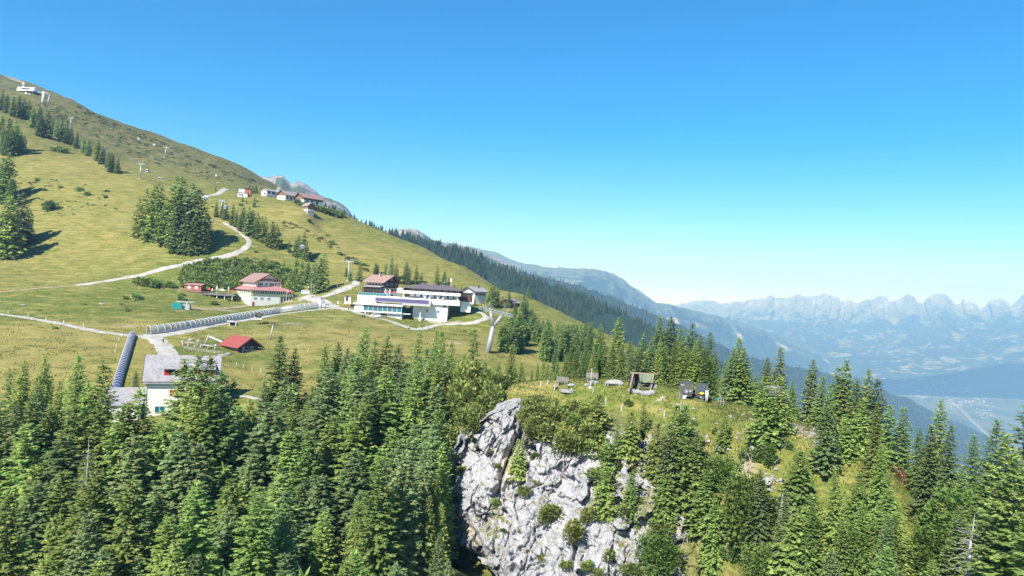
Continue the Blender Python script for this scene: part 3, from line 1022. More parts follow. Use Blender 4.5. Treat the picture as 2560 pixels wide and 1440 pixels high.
road('gravel_road', 'pale gravel road sweeping down the meadow in a wide bend', [(560, 556), (590, 575), (610, 590), (621, 602), (621, 613), (608, 623), (588, 632), (565, 640), (540, 646), (505, 652), (480, 656), (430, 668), (380, 680), (330, 692), (280, 701), (225, 709), (190, 714)], (2.2, 3.7), 'gravel')
road('gravel_road', 'short stretch of pale road curling over the shoulder above the spruces', [(507, 500), (512, 493), (528, 489), (542, 486), (554, 478), (566, 472)], 4.0, 'gravel')
road('footpath', 'gravel path coming in from the left to the tunnel junction', [(-40, 779), (0, 786), (50, 792), (100, 800), (150, 809), (200, 820), (270, 832), (330, 839), (365, 841)], (2.0, 3.2), 'gravel')
road('gravel_road', 'pale gravel road running below the long glass tunnel', [(352, 841), (400, 839), (450, 831), (500, 820), (560, 808), (640, 796), (700, 786), (760, 778), (820, 771), (850, 770), (872, 775)], (4.6, 4.2), 'gravel')
road('gravel_road', 'wide gravel road dropping from the junction towards the white house', [(352, 839), (375, 843), (392, 850), (406, 864), (418, 880), (428, 896), (438, 910), (450, 935)], (4.6, 5.4), 'gravel')
road('gravel_road', 'gravel way round the front of the station and up its far side', [(862, 771), (885, 778), (910, 787), (948, 796), (975, 803), (1002, 813), (1030, 822), (1057, 822), (1093, 813), (1129, 811), (1174, 808), (1197, 802), (1215, 794), (1211, 787), (1196, 780)], (3.8, 2.6), 'gravel')
road('gravel_road', 'gravel lane climbing from the hotel yard to the dark chalet', [(770, 750), (800, 744), (825, 736), (850, 727), (872, 717), (889, 709), (893, 704), (880, 702)], (5.0, 3.4), 'gravel')
road('gravel_yard', 'gravel yard between hotel and station', [(758, 742), (785, 746), (800, 752), (815, 760), (835, 768)], (5.5, 6.0), 'gravel', 0.2)
road('dirt_track', 'brown dirt track in front of the hotel', [(470, 772), (520, 772), (560, 771), (600, 767), (640, 763), (680, 757), (725, 754), (760, 753)], (1.6, 2.4), 'dirt_track')
road('footpath', 'pale footpath beside the white house', [(560, 982), (600, 990), (650, 998), (690, 1004)], 1.3, 'gravel', 0.1)
road('footpath', 'pale path bending behind the hamlet barns', [(701, 487), (695, 480), (697, 475), (703, 471)], 4.0, 'gravel', 0.3)
road('grass_track', 'faint grassy track at the left edge of the meadow', [(190, 714), (140, 717), (90, 721), (40, 726), (-20, 731)], 1.5, 'dirt_track', 0.05)
# ------------------------------------------------------------------ buildings
mat('white_render', (0.80, 0.785, 0.75), (0.72, 0.705, 0.67), 0.6, 0.85, 0.15, 8)
mat('cream_render', (0.80, 0.76, 0.63), (0.73, 0.69, 0.56), 0.6, 0.85, 0.15, 8)
mat('yellow_render', (0.76, 0.69, 0.42), (0.68, 0.61, 0.37), 0.6, 0.85, 0.15, 8)
mat('grey_slate', (0.33, 0.31, 0.31), (0.22, 0.21, 0.215), 1.2, 0.7, 0.5, 7)
mat('dark_slate', (0.150, 0.120, 0.125), (0.105, 0.085, 0.090), 1.5, 0.6, 0.4, 7)
mat('red_tiles', (0.30, 0.19, 0.165), (0.23, 0.14, 0.125), 1.6, 0.75, 0.6, 9)
mat('pink_sheet', (0.40, 0.20, 0.185), (0.34, 0.17, 0.16), 0.8, 0.5, 0.15, 6)
mat('bright_red_roof', (0.30, 0.070, 0.055), (0.23, 0.055, 0.045), 1.2, 0.6, 0.35, 7)
mat('terracotta_roof', (0.31, 0.20, 0.17), (0.24, 0.155, 0.135), 1.4, 0.75, 0.5, 8)
mat('weathered_roof', (0.30, 0.25, 0.235), (0.22, 0.185, 0.18), 1.3, 0.8, 0.5, 7)
mat('dark_timber', (0.115, 0.055, 0.035), (0.070, 0.035, 0.024), 1.5, 0.75, 0.5, 10, stretch=(1, 1, 8))
mat('brown_timber', (0.26, 0.145, 0.075), (0.18, 0.10, 0.055), 1.5, 0.75, 0.5, 10, stretch=(1, 1, 8))
mat('red_timber', (0.36, 0.115, 0.055), (0.28, 0.085, 0.045), 1.5, 0.7, 0.4, 10, stretch=(1, 1, 8))
mat('grey_timber', (0.26, 0.24, 0.215), (0.18, 0.165, 0.15), 2.0, 0.85, 0.5, 10)
mat('red_shutter', (0.50, 0.035, 0.035), (0.42, 0.03, 0.03), 2, 0.5)
mat('window_white', (0.74, 0.73, 0.70), None, 2, 0.5)
mat('window_brown', (0.10, 0.06, 0.04), None, 2, 0.5)
mat('grey_wood', (0.42, 0.39, 0.37), (0.28, 0.26, 0.25), 2.0, 0.9, 0.5, 14)
mat('concrete', (0.46, 0.45, 0.43), (0.36, 0.35, 0.34), 0.8, 0.9, 0.3, 8)
mat('steel', (0.52, 0.54, 0.56), (0.42, 0.44, 0.46), 1.5, 0.45, 0.1, 6, metal=0.35)
mat('galvanised', (0.40, 0.42, 0.44), (0.31, 0.33, 0.35), 1.0, 0.5, 0.15, 6, metal=0.5)
mat('dark_metal', (0.055, 0.058, 0.062), None, 2, 0.5)
mat('stone_base', (0.42, 0.40, 0.37), (0.30, 0.28, 0.26), 1.6, 0.9, 0.6, 5)
glass_mat('dark_glass', (0.030, 0.036, 0.044))
glass_mat('blue_glass', (0.045, 0.085, 0.135))
glass_mat('teal_glass', (0.015, 0.125, 0.155))
glass_mat('violet_glass', (0.085, 0.070, 0.185), 0.12)
mat('curtain', (0.62, 0.68, 0.72), (0.52, 0.58, 0.64), 2.5, 0.8, stretch=(6, 6, .3))
mat('parasol_white', (0.78, 0.76, 0.72), None, 3, 0.8)
mat('parasol_red', (0.52, 0.05, 0.045), None, 3, 0.8)


def face_xf(W, L, face):
    """Local frame of a wall of a house (gable ends at y=-L/2 and y=L/2): origin, along, outward."""
    return {'front': (Vector((0, -L / 2, 0)), Vector((1, 0, 0)), Vector((0, -1, 0))),
            'back': (Vector((0, L / 2, 0)), Vector((-1, 0, 0)), Vector((0, 1, 0))),
            'left': (Vector((-W / 2, 0, 0)), Vector((0, -1, 0)), Vector((-1, 0, 0))),
            'right': (Vector((W / 2, 0, 0)), Vector((0, 1, 0)), Vector((1, 0, 0)))}[face]


def obox(mb, o, u, n, u0, u1, z0, z1, n0, n1):
    vs = []
    for nn in (n0, n1):
        for z in (z0, z1):
            for uu in (u0, u1):
                p = o + u * uu + n * nn
                vs.append((p.x, p.y, z))
    return mb.add(vs, [(0, 1, 3, 2), (4, 6, 7, 5), (0, 4, 5, 1), (2, 3, 7, 6), (0, 2, 6, 4), (1, 5, 7, 3)])


def window(parent, fx, u, z, w, h, frame='window_white', glass='dark_glass', shutter=None, panes=2, off=0.0, sw=0.5):
    """A window centred at (u, z) of a wall: frame bars, panes set back behind them, and shutters."""
    o, uu, n = fx
    o = o + n * off
    mb = MB()
    t = 0.09
    obox(mb, o, uu, n, u - w / 2 - t, u + w / 2 + t, z + h / 2, z + h / 2 + t, 0.01, 0.10)
    obox(mb, o, uu, n, u - w / 2 - t, u + w / 2 + t, z - h / 2 - t, z - h / 2, 0.01, 0.14)
    obox(mb, o, uu, n, u - w / 2 - t, u - w / 2, z - h / 2, z + h / 2, 0.01, 0.10)
    obox(mb, o, uu, n, u + w / 2, u + w / 2 + t, z - h / 2, z + h / 2, 0.01, 0.10)
    for k in range(1, panes):
        x = u - w / 2 + w * k / panes
        obox(mb, o, uu, n, x - 0.045, x + 0.045, z - h / 2, z + h / 2, 0.01, 0.09)
    f = mb.build('window', M[frame], parent)
    for k in range(panes):
        a = u - w / 2 + w * k / panes + (0.045 if k else 0)
        b = u - w / 2 + w * (k + 1) / panes - (0.045 if k < panes - 1 else 0)
        p = obox(MB(), o, uu, n, a, b, z - h / 2, z + h / 2, 0.005, 0.05).build('pane', M[glass], f)
    if shutter:
        for sgn in (-1, 1):
            c = u + sgn * (w / 2 + t + sw / 2 + 0.02)
            obox(MB(), o, uu, n, c - sw / 2, c + sw / 2, z - h / 2 - .05, z + h / 2 + .05, 0.02, 0.08).build('shutter', M[shutter], parent)
    return f


def gable_walls(W, L, h, rise, z0=-3.0):
    mb = MB()
    return mb.prism([(-W / 2, z0), (W / 2, z0), (W / 2, h), (0, h + rise), (-W / 2, h)], 'y', -L / 2, L / 2)


def gable_roof(parent, W, L, h, rise, over, gover, m, t=0.28, name='roof', left_extra=0.0):
    """Two slabs meeting at the ridge."""
    sl = rise / (W / 2)
    rf = None
    for sgn in (-1, 1):
        ov = over + (left_extra if sgn < 0 else 0)
        xe = sgn * (W / 2 + ov)
        ze = h - ov * sl + 0.02
        zr = h + rise + 0.02
        mb = MB()
        mb.prism([(xe, ze), (0, zr), (0, zr + t * 1.1), (xe, ze + t)], 'y', -L / 2 - gover, L / 2 + gover)
        rf = mb.build(name, M[m], parent)
    # boards under the gable edges
    for y in (-L / 2 - gover - 0.06, L / 2 + gover + 0.06):
        mb = MB()
        for sgn in (-1, 1):
            mb.bar((sgn * (W / 2 + over), y, h - over * sl + 0.05), (0, y, h + rise + 0.05), 0.08, 0.34, up=(0, 0, 1))
        mb.build('barge_board', M['dark_timber'], parent)
    return rf


def chimney(parent, x, y, z0, z1, s=0.7, m='stone_base'):
    mb = MB()
    mb.box(x - s / 2, x + s / 2, y - s / 2, y + s / 2, z0, z1)
    mb.box(x - s / 2 - .1, x + s / 2 + .1, y - s / 2 - .1, y + s / 2 + .1, z1, z1 + .12)
    return mb.build('chimney', M[m], parent)


def place_corner(px, py, D, rz, W, L, corner=(-1, -1)):
    """World position of the house origin, given the pixel and distance of one bottom corner."""
    c = P(px, py, D)
    q = Matrix.Rotation(rz, 3, 'Z') @ Vector((corner[0] * W / 2, corner[1] * L / 2, 0))
    return c - q


# --- white house at the lower left
rz = R(-67)
W, L, h, rise = 9.4, 14.4, 7.9, 4.5
loc = place_corner(360, 1038, 157, rz, W, L, (1, -1))
# the front wall (local +x) faces the camera; its left end is the (+x, -y) corner
b = thing('white_house', 'white three-storey house with grey roof and red shutters behind the spruces', 'house', loc, rz)
gable_walls(W, L, h, rise, -5).build('wall', M['cream_render'], b)
gable_roof(b, W, L, h, rise, 0.7, 0.7, 'grey_slate')
fx = face_xf(W, L, 'right')
window(b, fx, -L / 2 + 6.2, 4.9, 0.95, 1.25, 'window_brown', 'dark_glass', 'red_shutter', 1, 0, .85)
window(b, fx, -L / 2 + 9.6, 4.9, 0.95, 1.25, 'window_brown', 'dark_glass', 'red_shutter', 1, 0, .85)
window(b, fx, -L / 2 + 12.4, 4.9, 0.95, 1.25, 'window_brown', 'dark_glass', 'red_shutter', 1, 0, .85)
window(b, fx, -L / 2 + 3.0, 1.25, 1.9, 1.3, 'window_white', 'teal_glass', None, 2)
window(b, fx, -L / 2 + 9.5, 1.25, 1.9, 1.3, 'window_white', 'dark_glass', None, 2)
fl = face_xf(W, L, 'front')
window(b, fl, 1.6, 5.2, 0.8, 1.2, 'window_white', 'dark_glass', 'brown_timber', 1)
window(b, fl, -1.6, 5.2, 0.8, 1.2, 'window_white', 'dark_glass', 'brown_timber', 1)
for yy, nm in ((-L / 2 + 5.4, 'dormer'), (-L / 2 + 11.6, 'dormer')):
    mb = MB()
    x1 = W / 2 - 0.55
    sl = rise / (W / 2)
    zt = h + rise - 1.35
    mb.prism([(1.3, h + rise - 1.3 * sl - .2), (x1, h + .3), (x1, zt - 1.0), (1.3, zt - .1)], 'y', yy - 2.0, yy + 2.0)
    d = mb.build('dormer', M['dark_timber'], b)
    mb = MB()
    mb.prism([(1.0, zt + .12), (x1 + .7, zt - 1.0), (x1 + .7, zt - .85), (1.0, zt + .30)], 'y', yy - 2.35, yy + 2.35)
    mb.build('dormer_roof', M['grey_slate'], d)
    fxd = (Vector((x1, yy, 0)), Vector((0, 1, 0)), Vector((1, 0, 0)))
    for uu, mm in ((-1.45, 'red_shutter'), (1.45, 'red_shutter')):
        obox(MB(), *fxd, uu - .5, uu + .5, h + .75, h + 2.15, .02, .1).build('shutter', M[mm], d)
    obox(MB(), *fxd, -.9, .9, h + .8, h + 2.1, .0, .05).build('pane', M['dark_glass'], d)
    obox(MB(), *fxd, -.06, .06, h + .8, h + 2.1, .0, .09).build('window_bar', M['window_white'], d)
mb = MB()
mb.box(W / 2 + .62, W / 2 + .82, -L / 2 - .5, L / 2 + .5, h - .95, h - .80)
mb.tube([(W / 2 + .08, -L / 2 + .2, -1), (W / 2 + .08, -L / 2 + .2, h - 1)], .06, 6)
mb.build('gutter', M['steel'], b)
# low annex left of it
rz2 = rz
q = Matrix.Rotation(rz, 3, 'Z') @ Vector((1.2, -L / 2 - 4.6, 0))
b = thing('annex', 'low white annex with lean-to grey roof beside the white house', 'outbuilding', loc + q, rz)
mb = MB()
mb.prism([(-4.0, -4), (4.4, -4), (4.4, 2.3), (-4.0, 4.6)], 'y', -3.9, 3.9)
mb.build('wall', M['white_render'], b)
mb = MB()
mb.prism([(-4.3, 4.72), (4.8, 2.24), (4.8, 2.46), (-4.3, 4.95)], 'y', -4.3, 4.3)
mb.build('roof', M['grey_slate'], b)
mb = MB()
mb.box(4.41, 4.46, 3.55, 3.75, -2, 2.25)
mb.build('downpipe', M['steel'], b)

# --- hotel with red shutters
rz = R(41)
W, L = 12.6, 18.0
BZ = P(668, 756, 350).z
loc = place_corner(637, 755, 344, rz, W, L)
loc.z = BZ
b = thing('mountain_hotel', 'cream mountain hotel with red shutters and pink pent roof over a glazed dining room', 'hotel', loc, rz)
h, rise = 10.0, 3.7
gable_walls(W, L, h, rise, 5.5).build('wall', M['cream_render'], b)
gable_roof(b, W, L, h, rise, 1.3, 1.5, 'red_tiles', 0.3)
chimney(b, 1.5, 3, h + 2.2, h + 4.4)
fx = face_xf(W, L, 'front')
for u, sh in ((-4.1, 1), (-1.2, 0), (1.5, 1), (4.3, 1)):
    window(b, fx, u, 8.7, 0.95, 1.25, 'window_white', 'blue_glass', 'red_shutter' if sh else None, 2, 0, .55)
for u in (-3.6, -1.2, 1.2, 3.6):
    window(b, fx, u, 11.0 if abs(u) < 2 else 10.75, 0.95, 1.15, 'window_white', 'blue_glass', 'red_shutter', 2, 0, .55)
# lower storeys
x0, x1, y0, y1 = -W / 2 - 3.2, W / 2 + 5.2, -L / 2 - 2.2, L / 2
mb = MB()
mb.box(x0, x1, y0, y1, 3.2, 6.0)
low = mb.build('dining_floor', M['yellow_render'], b)
mb = MB()
mb.box(x0 + .15, x1 - 6.4, y0 + .15, y1 - .1, -4, 3.18)
mb.box(x1 - 6.4, x1 - .15, y0 + 3.2, y1 - .1, -4, 3.18)
mb.build('basement_wall', M['white_render'], b)
# pent roof all round
mb = MB()
ov = 0.9
zi, zo = 7.75, 5.85
ring_o = [(x0 - ov, y0 - ov), (x1 + ov, y0 - ov), (x1 + ov, y1), (x0 - ov, y1)]
ring_i = [(-W / 2, -L / 2), (W / 2, -L / 2), (W / 2, y1), (-W / 2, y1)]
vs = [(x, y, zo) for x, y in ring_o] + [(x, y, zi) for x, y in ring_i] + [(x, y, zo - .22) for x, y in ring_o] + [(x, y, zi - .3) for x, y in ring_i]
fs = []
for k in range(3):
    e = [(0, 1), (1, 2), (3, 0)][k]
    a, c = e
    fs += [(a, c, 4 + c, 4 + a), (8 + a, 12 + a, 12 + c, 8 + c), (a, 8 + a, 8 + c, c)]
fs += [(2, 6, 14, 10), (3, 11, 15, 7)]
mb.add(vs, fs)
mb.build('pent_roof', M['pink_sheet'], b)
fxl = (Vector((0, y0, 0)), Vector((1, 0, 0)), Vector((0, -1, 0)))
nwin = 17
for k in range(nwin):
    u = x0 + 1.2 + (x1 - x0 - 2.0) * (k + .5) / nwin
    window(low, fxl, u, 5.0, 0.72, 1.55, 'window_white', 'blue_glass', None, 1)
fxs = (Vector((x0, 0, 0)), Vector((0, -1, 0)), Vector((-1, 0, 0)))
for u in (-6, -3.5, -1, 1.5, 4, 6.5, 9):
    window(low, fxs, u, 4.7, 1.3, 1.7, 'window_white', 'blue_glass', None, 2)
fxb = (Vector((0, y0 + .15, 0)), Vector((1, 0, 0)), Vector((0, -1, 0)))
for u in (x0 + 2.4, x0 + 5.6, x0 + 9.0):
    window(b, fxb, u, 2.0, 1.3, .7, 'window_white', 'dark_glass', None, 3)
obox(MB(), *fxb, x0 + 1.2, x0 + 2.2, -1.9, .2, .0, .06).build('door', M['red_shutter'], b)
mb = MB()
for k in range(5):
    x = x1 - 6.1 + k * 1.45
    mb.box(x, x + .22, y0 + .2, y0 + .42, -3, 3.18)
mb.build('porch_posts', M['window_white'], b)['kind'] = 'stuff'
mb = MB()
for z in (.5, .9):
    mb.box(x1 - 6.2, x1 - .2, y0 + .26, y0 + .34, z, z + .07)
mb.build('porch_rail', M['grey_timber'], b)
fxp = (Vector((0, y0 + 3.2, 0)), Vector((1, 0, 0)), Vector((0, -1, 0)))
for u in (x1 - 5.2, x1 - 3.3, x1 - 1.4):
    window(b, fxp, u, 1.5, 1.2, 2.2, 'window_brown', 'blue_glass', None, 2)
# balcony at the right end
mb = MB()
mb.box(x1, x1 + 5.0, y0 + .8, y0 + 5.5, 2.9, 3.15)
for x, y in ((x1 + 4.6, y0 + 1.1), (x1 + 2.3, y0 + 1.1), (x1 + 4.6, y0 + 5.2)):
    mb.box(x, x + .22, y, y + .22, -3, 2.9)
mb.build('balcony', M['window_white'], b)
mb = MB()
mb.box(x1, x1 + 5.0, y0 + .8, y0 + .88, 3.15, 4.1)
mb.box(x1 + 4.92, x1 + 5.0, y0 + .88, y0 + 5.5, 3.15, 4.1)
mb.build('balustrade', M['galvanised'], b)
HOTEL = b
RH = Matrix.Rotation(rz, 3, 'Z')
hot = lambda x, y, z: loc + RH @ Vector((x, y, z))
HLOC = loc.copy()

# terrace in front of its left wall, on posts
rt = R(6)
tc = G(548, 742)
tz = P(548, 735.5, tc.y).z
b = thing('sun_terrace', 'long wooden sun terrace on pale posts left of the hotel', 'terrace', (tc.x, tc.y, tz), rt)
for k in range(16):
    MB().box(-16 + k * 1.5, -14.53 + k * 1.5, -3.2, 4.2, -.16 - .01 * (k % 2), 0).build('deck_board', M['grey_timber'], b)
mb = MB()
mb.box(-16, 8, -3.1, -2.9, -.5, -.17)
mb.box(-16, 8, 3.9, 4.1, -.5, -.17)
mb.build('beam', M['grey_timber'], b)
for x in (-7.5, -4, -.5, 3, 6.5):
    MB().box(x, x + .28, -2.6, -2.32, -4.5, -.5).build('post', M['window_white'], b)
mb = MB()
for k in range(25):
    mb.box(-16 + k, -15.94 + k, -3.16, -3.10, 0, 1.0)
for z in (.35, .65, 1.0):
    mb.box(-16, 8.05, -3.17, -3.09, z, z + .06)
mb.build('railing', M['grey_timber'], b)['kind'] = 'stuff'


def parasol(loc, label, closed=True, m='parasol_white', hgt=3.0, group='parasols on the terraces'):
    b = thing('parasol', label, 'parasol', loc, 0, group)
    MB().tube([(0, 0, 0), (0, 0, hgt)], .04, 6).build('pole', M['window_white'], b)
    mb = MB()
    if closed:
        mb.lathe([(.06, hgt * .42), (.30, hgt * .5), (.26, hgt * .75), (.10, hgt * .96), (.02, hgt)], 8)
    else:
        mb.lathe([(1.75, hgt * .72), (1.70, hgt * .76), (.9, hgt * .90), (.05, hgt)], 8)
    mb.build('canopy', M[m], b)
    MB().box(-.35, .35, -.35, .35, 0, .12).build('foot', M['concrete'], b)
    return b


T = lambda x, y: Vector((tc.x, tc.y, tz)) + Matrix.Rotation(rt, 3, 'Z') @ Vector((x, y, 0.005))
parasol(T(-2.9, -1.5), 'closed white parasol, small one at the left end of the hotel terrace', True, hgt=2.7)
parasol(T(-1.0, -.8), 'tall closed white parasol on the hotel terrace, second from the left', True, hgt=4.4)
parasol(T(4.2, -.2), 'tall closed white parasol on the hotel terrace, nearest the hotel wall', True, hgt=4.2)
parasol(T(0.6, 1.8), 'open white and red parasol behind the tall closed parasol', False, 'parasol_white', 2.6)
parasol(T(5.6, 1.4), 'open red parasol beside the hotel wall', False, 'parasol_red', 2.5)
parasol(T(-5.4, 2.4), 'open red parasol at the hut end of the terrace', False, 'parasol_red', 2.5)
for i, (x, y) in enumerate(((-4, -1), (-6.2, 0), (1.6, -1.7), (3, 1), (6.3, -1.2))):
    b = thing('terrace_table', ['grey table at the left part of the hotel terrace, behind the rail', 'grey table on the hotel terrace, closest to the wooden hut', 'grey table between the two tall closed parasols', 'grey table at the back of the hotel terrace', 'grey table closest to the hotel wall'][i], 'table', T(x, y), 0, 'tables on the hotel terrace')
    MB().box(-.8, .8, -.4, .4, .70, .76).build('tabletop', M['parasol_red'] if i % 2 else M['grey_timber'], b)
    for sx in (-.7, .6):
        MB().box(sx, sx + .08, -.3, .3, 0, .70).build('leg', M['dark_metal'], b)

# wooden hut on the terrace end
rz = R(4)
c = G(486, 727)
c.z += .1
b = thing('wooden_hut', 'small red-brown wooden hut with pink roof and two white hatches', 'hut', c, rz)
mb = MB()
mb.box(-3.9, 3.6, -1.6, 2.2, -2, 2.7)
mb.build('wall', M['red_timber'], b)
mb = MB()
mb.prism([(-2.1, 2.55), (2.6, 3.35), (2.6, 3.5), (-2.1, 2.72)], 'x', -4.3, 4.0)
mb.build('roof', M['pink_sheet'], b)
for u in (-1.9, 1.4):
    obox(MB(), Vector((0, -1.6, 0)), Vector((1, 0, 0)), Vector((0, -1, 0)), u - .65, u + .65, .9, 2.2, .01, .06).build('hatch', M['window_white'], b)
mb = MB()
for k in range(9):
    mb.box(-8 + k * 1.4, -7.9 + k * 1.4, -2.9, -2.8, -1.5, .75)
for z in (.3, .65):
    mb.box(-8, 3.3, -2.92, -2.80, z, z + .09)
mb.build('fence_rail', M['grey_timber'], b)

# --- red-roofed hut in the meadow
rz = R(50)
W, L, h, rise = 6.4, 8.2, 2.3, 2.2
loc = place_corner(596, 881, 220, rz, W, L)
loc.z = P(596, 882, 220).z
b = thing('alpine_hut', 'dark timber alpine hut with bright red roof in the meadow', 'hut', loc, rz)
gable_walls(W, L, h, rise, -2).build('wall', M['dark_timber'], b)
gable_roof(b, W, L, h, rise, 1.25, 1.7, 'bright_red_roof', .22)
MB().box(-W / 2 - .04, -W / 2 + .3, -L / 2 + .3, L / 2 - .2, -1.5, 1.45).build('log_pile', M['brown_timber'], b)
fx = face_xf(W, L, 'front')
window(b, fx, -1.6, 1.35, .7, .8, 'window_white', 'blue_glass')
window(b, fx, 1.2, 1.35, .7, .8, 'window_white', 'blue_glass')
obox(MB(), *fx, -.45, .45, 0, 1.95, .01, .07).build('door', M['brown_timber'], b)
mb = MB()
for k in range(6):
    mb.box(-3.0 + k * 1.2, -2.9 + k * 1.2, -L / 2 - 2.0, -L / 2 - 1.9, -1, .9)
mb.box(-3.0, 3.2, -L / 2 - 2.02, -L / 2 - 1.88, .8, .9)
mb.box(-3.2, 3.3, -L / 2 - 2.0, -L / 2, -.25, -.1)
mb.build('porch', M['grey_timber'], b)

# --- little lookout hut on stilts
c = P(645, 809, 268)
rz = R(18)
b = thing('stilt_hut', 'small cream wooden cabin on stilts beside the glass tunnel', 'cabin', c, rz)
mb = MB()
mb.prism([(-1.35, 1.6), (1.35, 1.6), (1.35, 3.2), (0, 3.95), (-1.35, 3.2)], 'y', -1.2, 1.2)
mb.build('wall', M['cream_render'], b)
gable_roof(b, 2.7, 2.4, 3.2, .75, .25, .25, 'dark_timber', .1)
for sx in (-1.3, 1.1):
    for sy in (-1.15, .95):
        MB().box(sx, sx + .2, sy, sy + .2, -1.5, 1.6).build('leg', M['grey_timber'], b)
fx = face_xf(2.7, 2.4, 'front')
window(b, fx, 0, 2.75, 2.1, .7, 'window_brown', 'blue_glass', None, 3)

# --- dark timber chalet on a white base
rz = R(52)
W, L, h, rise = 8.8, 12.2, 8.0, 2.6
loc = place_corner(959, 748, 333, rz, W, L)
loc.z = P(959, 746, 333).z
b = thing('timber_chalet', 'dark timber chalet with terracotta roof and a white lower storey', 'house', loc, rz)
gable_walls(W, L, h, rise, 5.0).build('wall', M['dark_timber'], b)
MB().box(-W / 2 + .02, W / 2 - .02, -L / 2 + .02, L / 2 - .02, -4, 4.99).build('lower_wall', M['white_render'], b)
gable_roof(b, W, L, h, rise, 1.6, 1.6, 'terracotta_roof', .28)
chimney(b, -1.6, .5, h + 1.4, h + 3.6)
fx = face_xf(W, L, 'front')
for u in (-2.6, 0, 2.6):
    window(b, fx, u, 6.5, .9, 1.1, 'window_white', 'dark_glass')
for u in (-1.4, 0.6, 2.6):
    window(b, fx, u, 3.9, .9, 1.1, 'window_brown', 'dark_glass', None, 2)
window(b, fx, 0.6, 1.5, .9, 1.2, 'window_brown', 'dark_glass')
window(b, fx, 0, 9.0, .8, .9, 'window_white', 'dark_glass')
fl = face_xf(W, L, 'left')
for u in (-5, -2.8, -.6, 1.6, 3.8):
    window(b, fl, u, 6.9, 1.0, 1.0, 'window_white', 'curtain')
mb = MB()
mb.prism([(-W / 2 - 3.0, 5.0), (-W / 2, 5.7), (-W / 2, 5.85), (-W / 2 - 3.0, 5.16)], 'y', -L / 2 - .4, L / 2)
mb.build('porch_roof', M['grey_slate'], b)
mb = MB()
for k in range(7):
    mb.box(-W / 2 - 2.8, -W / 2 - 2.6, -L / 2 + k * 2, -L / 2 + .2 + k * 2, 1, 5.0)
mb.box(-W / 2 - 2.85, -W / 2 - 2.55, -L / 2, L / 2, 3.2, 3.4)
mb.build('porch_frame', M['dark_timber'], b)
MB().box(-W / 2 - 1.9, -W / 2 - .01, -L / 2 + .5, L / 2, -2, 4.9).build('glazed_porch', M['dark_glass'], b)
MB().box(-W / 2, W / 2 - 2.4, -L / 2 - 1.3, -L / 2, 4.95, 5.15).build('balcony', M['dark_timber'], b)

# --- small grey-roofed house right of the restaurant
rz = R(-38)
W, L, h, rise = 7.2, 8.6, 4.6, 1.7
c = P(1186, 752, 338)
b = thing('grey_roofed_house', 'small white house with grey roof right of the restaurant', 'house', c, rz)
gable_walls(W, L, h, rise, -3).build('wall', M['white_render'], b)
gable_roof(b, W, L, h, rise, .9, 1.0, 'grey_slate', .22)
chimney(b, .8, 1.5, h + 1.0, h + 2.6, .5, 'dark_metal')
fx = face_xf(W, L, 'front')
for u in (-1.8, 1.8):
    window(b, fx, u, 3.2, .9, 1.1, 'window_white', 'dark_glass', 'brown_timber')
fr = face_xf(W, L, 'right')
for u in (-2.4, 0, 2.4):
    window(b, fr, u, 3.2, .9, 1.1, 'window_white', 'dark_glass', 'brown_timber')
# barn roof peeping out between the spruces
c = P(1276, 770, 345)
b = thing('old_barn', 'old grey-roofed barn half hidden between spruces right of the restaurant', 'barn', c, R(-30))
gable_walls(6.5, 7, 2.6, 1.6, -3).build('wall', M['dark_timber'], b)
gable_roof(b, 6.5, 7, 2.6, 1.6, .6, .6, 'weathered_roof', .2)

# --- hamlet on the shoulder of the slope
def hamlet(name, label, cat, px, py, D, rz, W, L, h, rise, wall, roof, over=.6, low=None, wins=(), side=(), corner=None):
    c = P(px, py, D)
    b = thing(name, label, cat, c, R(rz))
    MB().box(-W / 2 + .03, W / 2 - .03, -L / 2 + .03, L / 2 - .03, -3.5, -.25).build('foundation', M['stone_base'], b)
    gable_walls(W, L, h, rise, -.25 if not low else low).build('wall', M[wall], b)
    if low:
        MB().box(-W / 2 - .03, W / 2 + .03, -L / 2 - .03, L / 2 + .03, -.25, low).build('lower_wall', M['white_render'], b)
    gable_roof(b, W, L, h, rise, over, over, roof, .22)
    fx, fs = face_xf(W, L, 'front'), face_xf(W, L, 'right')
    for u, z, w, hh in wins:
        window(b, fx, u, z, w, hh, 'window_white', 'dark_glass', None, 1, .03)
    for u, z, w, hh in side:
        window(b, fs, u, z, w, hh, 'window_brown', 'dark_glass', None, 1, .03)
    return b


c = P(612, 493, 520)
b = thing('two_storey_cabin', 'two-storey white and rust-red cabin, highest house of the hamlet', 'cabin', c, R(14))
MB().box(-4.0, 0, -3, 3, -3, 6.0).build('white_wall', M['white_render'], b)
MB().box(0.003, 4.4, -2.99, 3, -3, 6.0).build('red_wall', M['red_timber'], b)
mb = MB()
mb.prism([(-3.6, 6.1), (3.6, 6.5), (3.6, 6.7), (-3.6, 6.3)], 'y', 0, 1)
mb = MB()
mb.prism([(-3.7, 6.05), (3.6, 6.65), (3.6, 6.85), (-3.7, 6.25)], 'x', -4.6, 5.2)
mb.build('roof', M['dark_slate'], b)
MB().box(-4.6, 2.6, -5.2, -3.0, 2.6, 2.8).build('porch_roof', M['grey_slate'], b)
MB().box(-4.3, 2.2, -4.9, -3.02, -3, 2.0).build('porch', M['white_render'], b)
for u in (-2.8, -1.2):
    window(b, (Vector((0, -4.9, 0)), Vector((1, 0, 0)), Vector((0, -1, 0))), u, .9, .9, 1.2, 'window_brown', 'dark_glass', None, 1)
window(b, (Vector((4.4, 0, 0)), Vector((0, 1, 0)), Vector((1, 0, 0))), 0, 4, 1.2, 1.2, 'window_white', 'dark_glass')
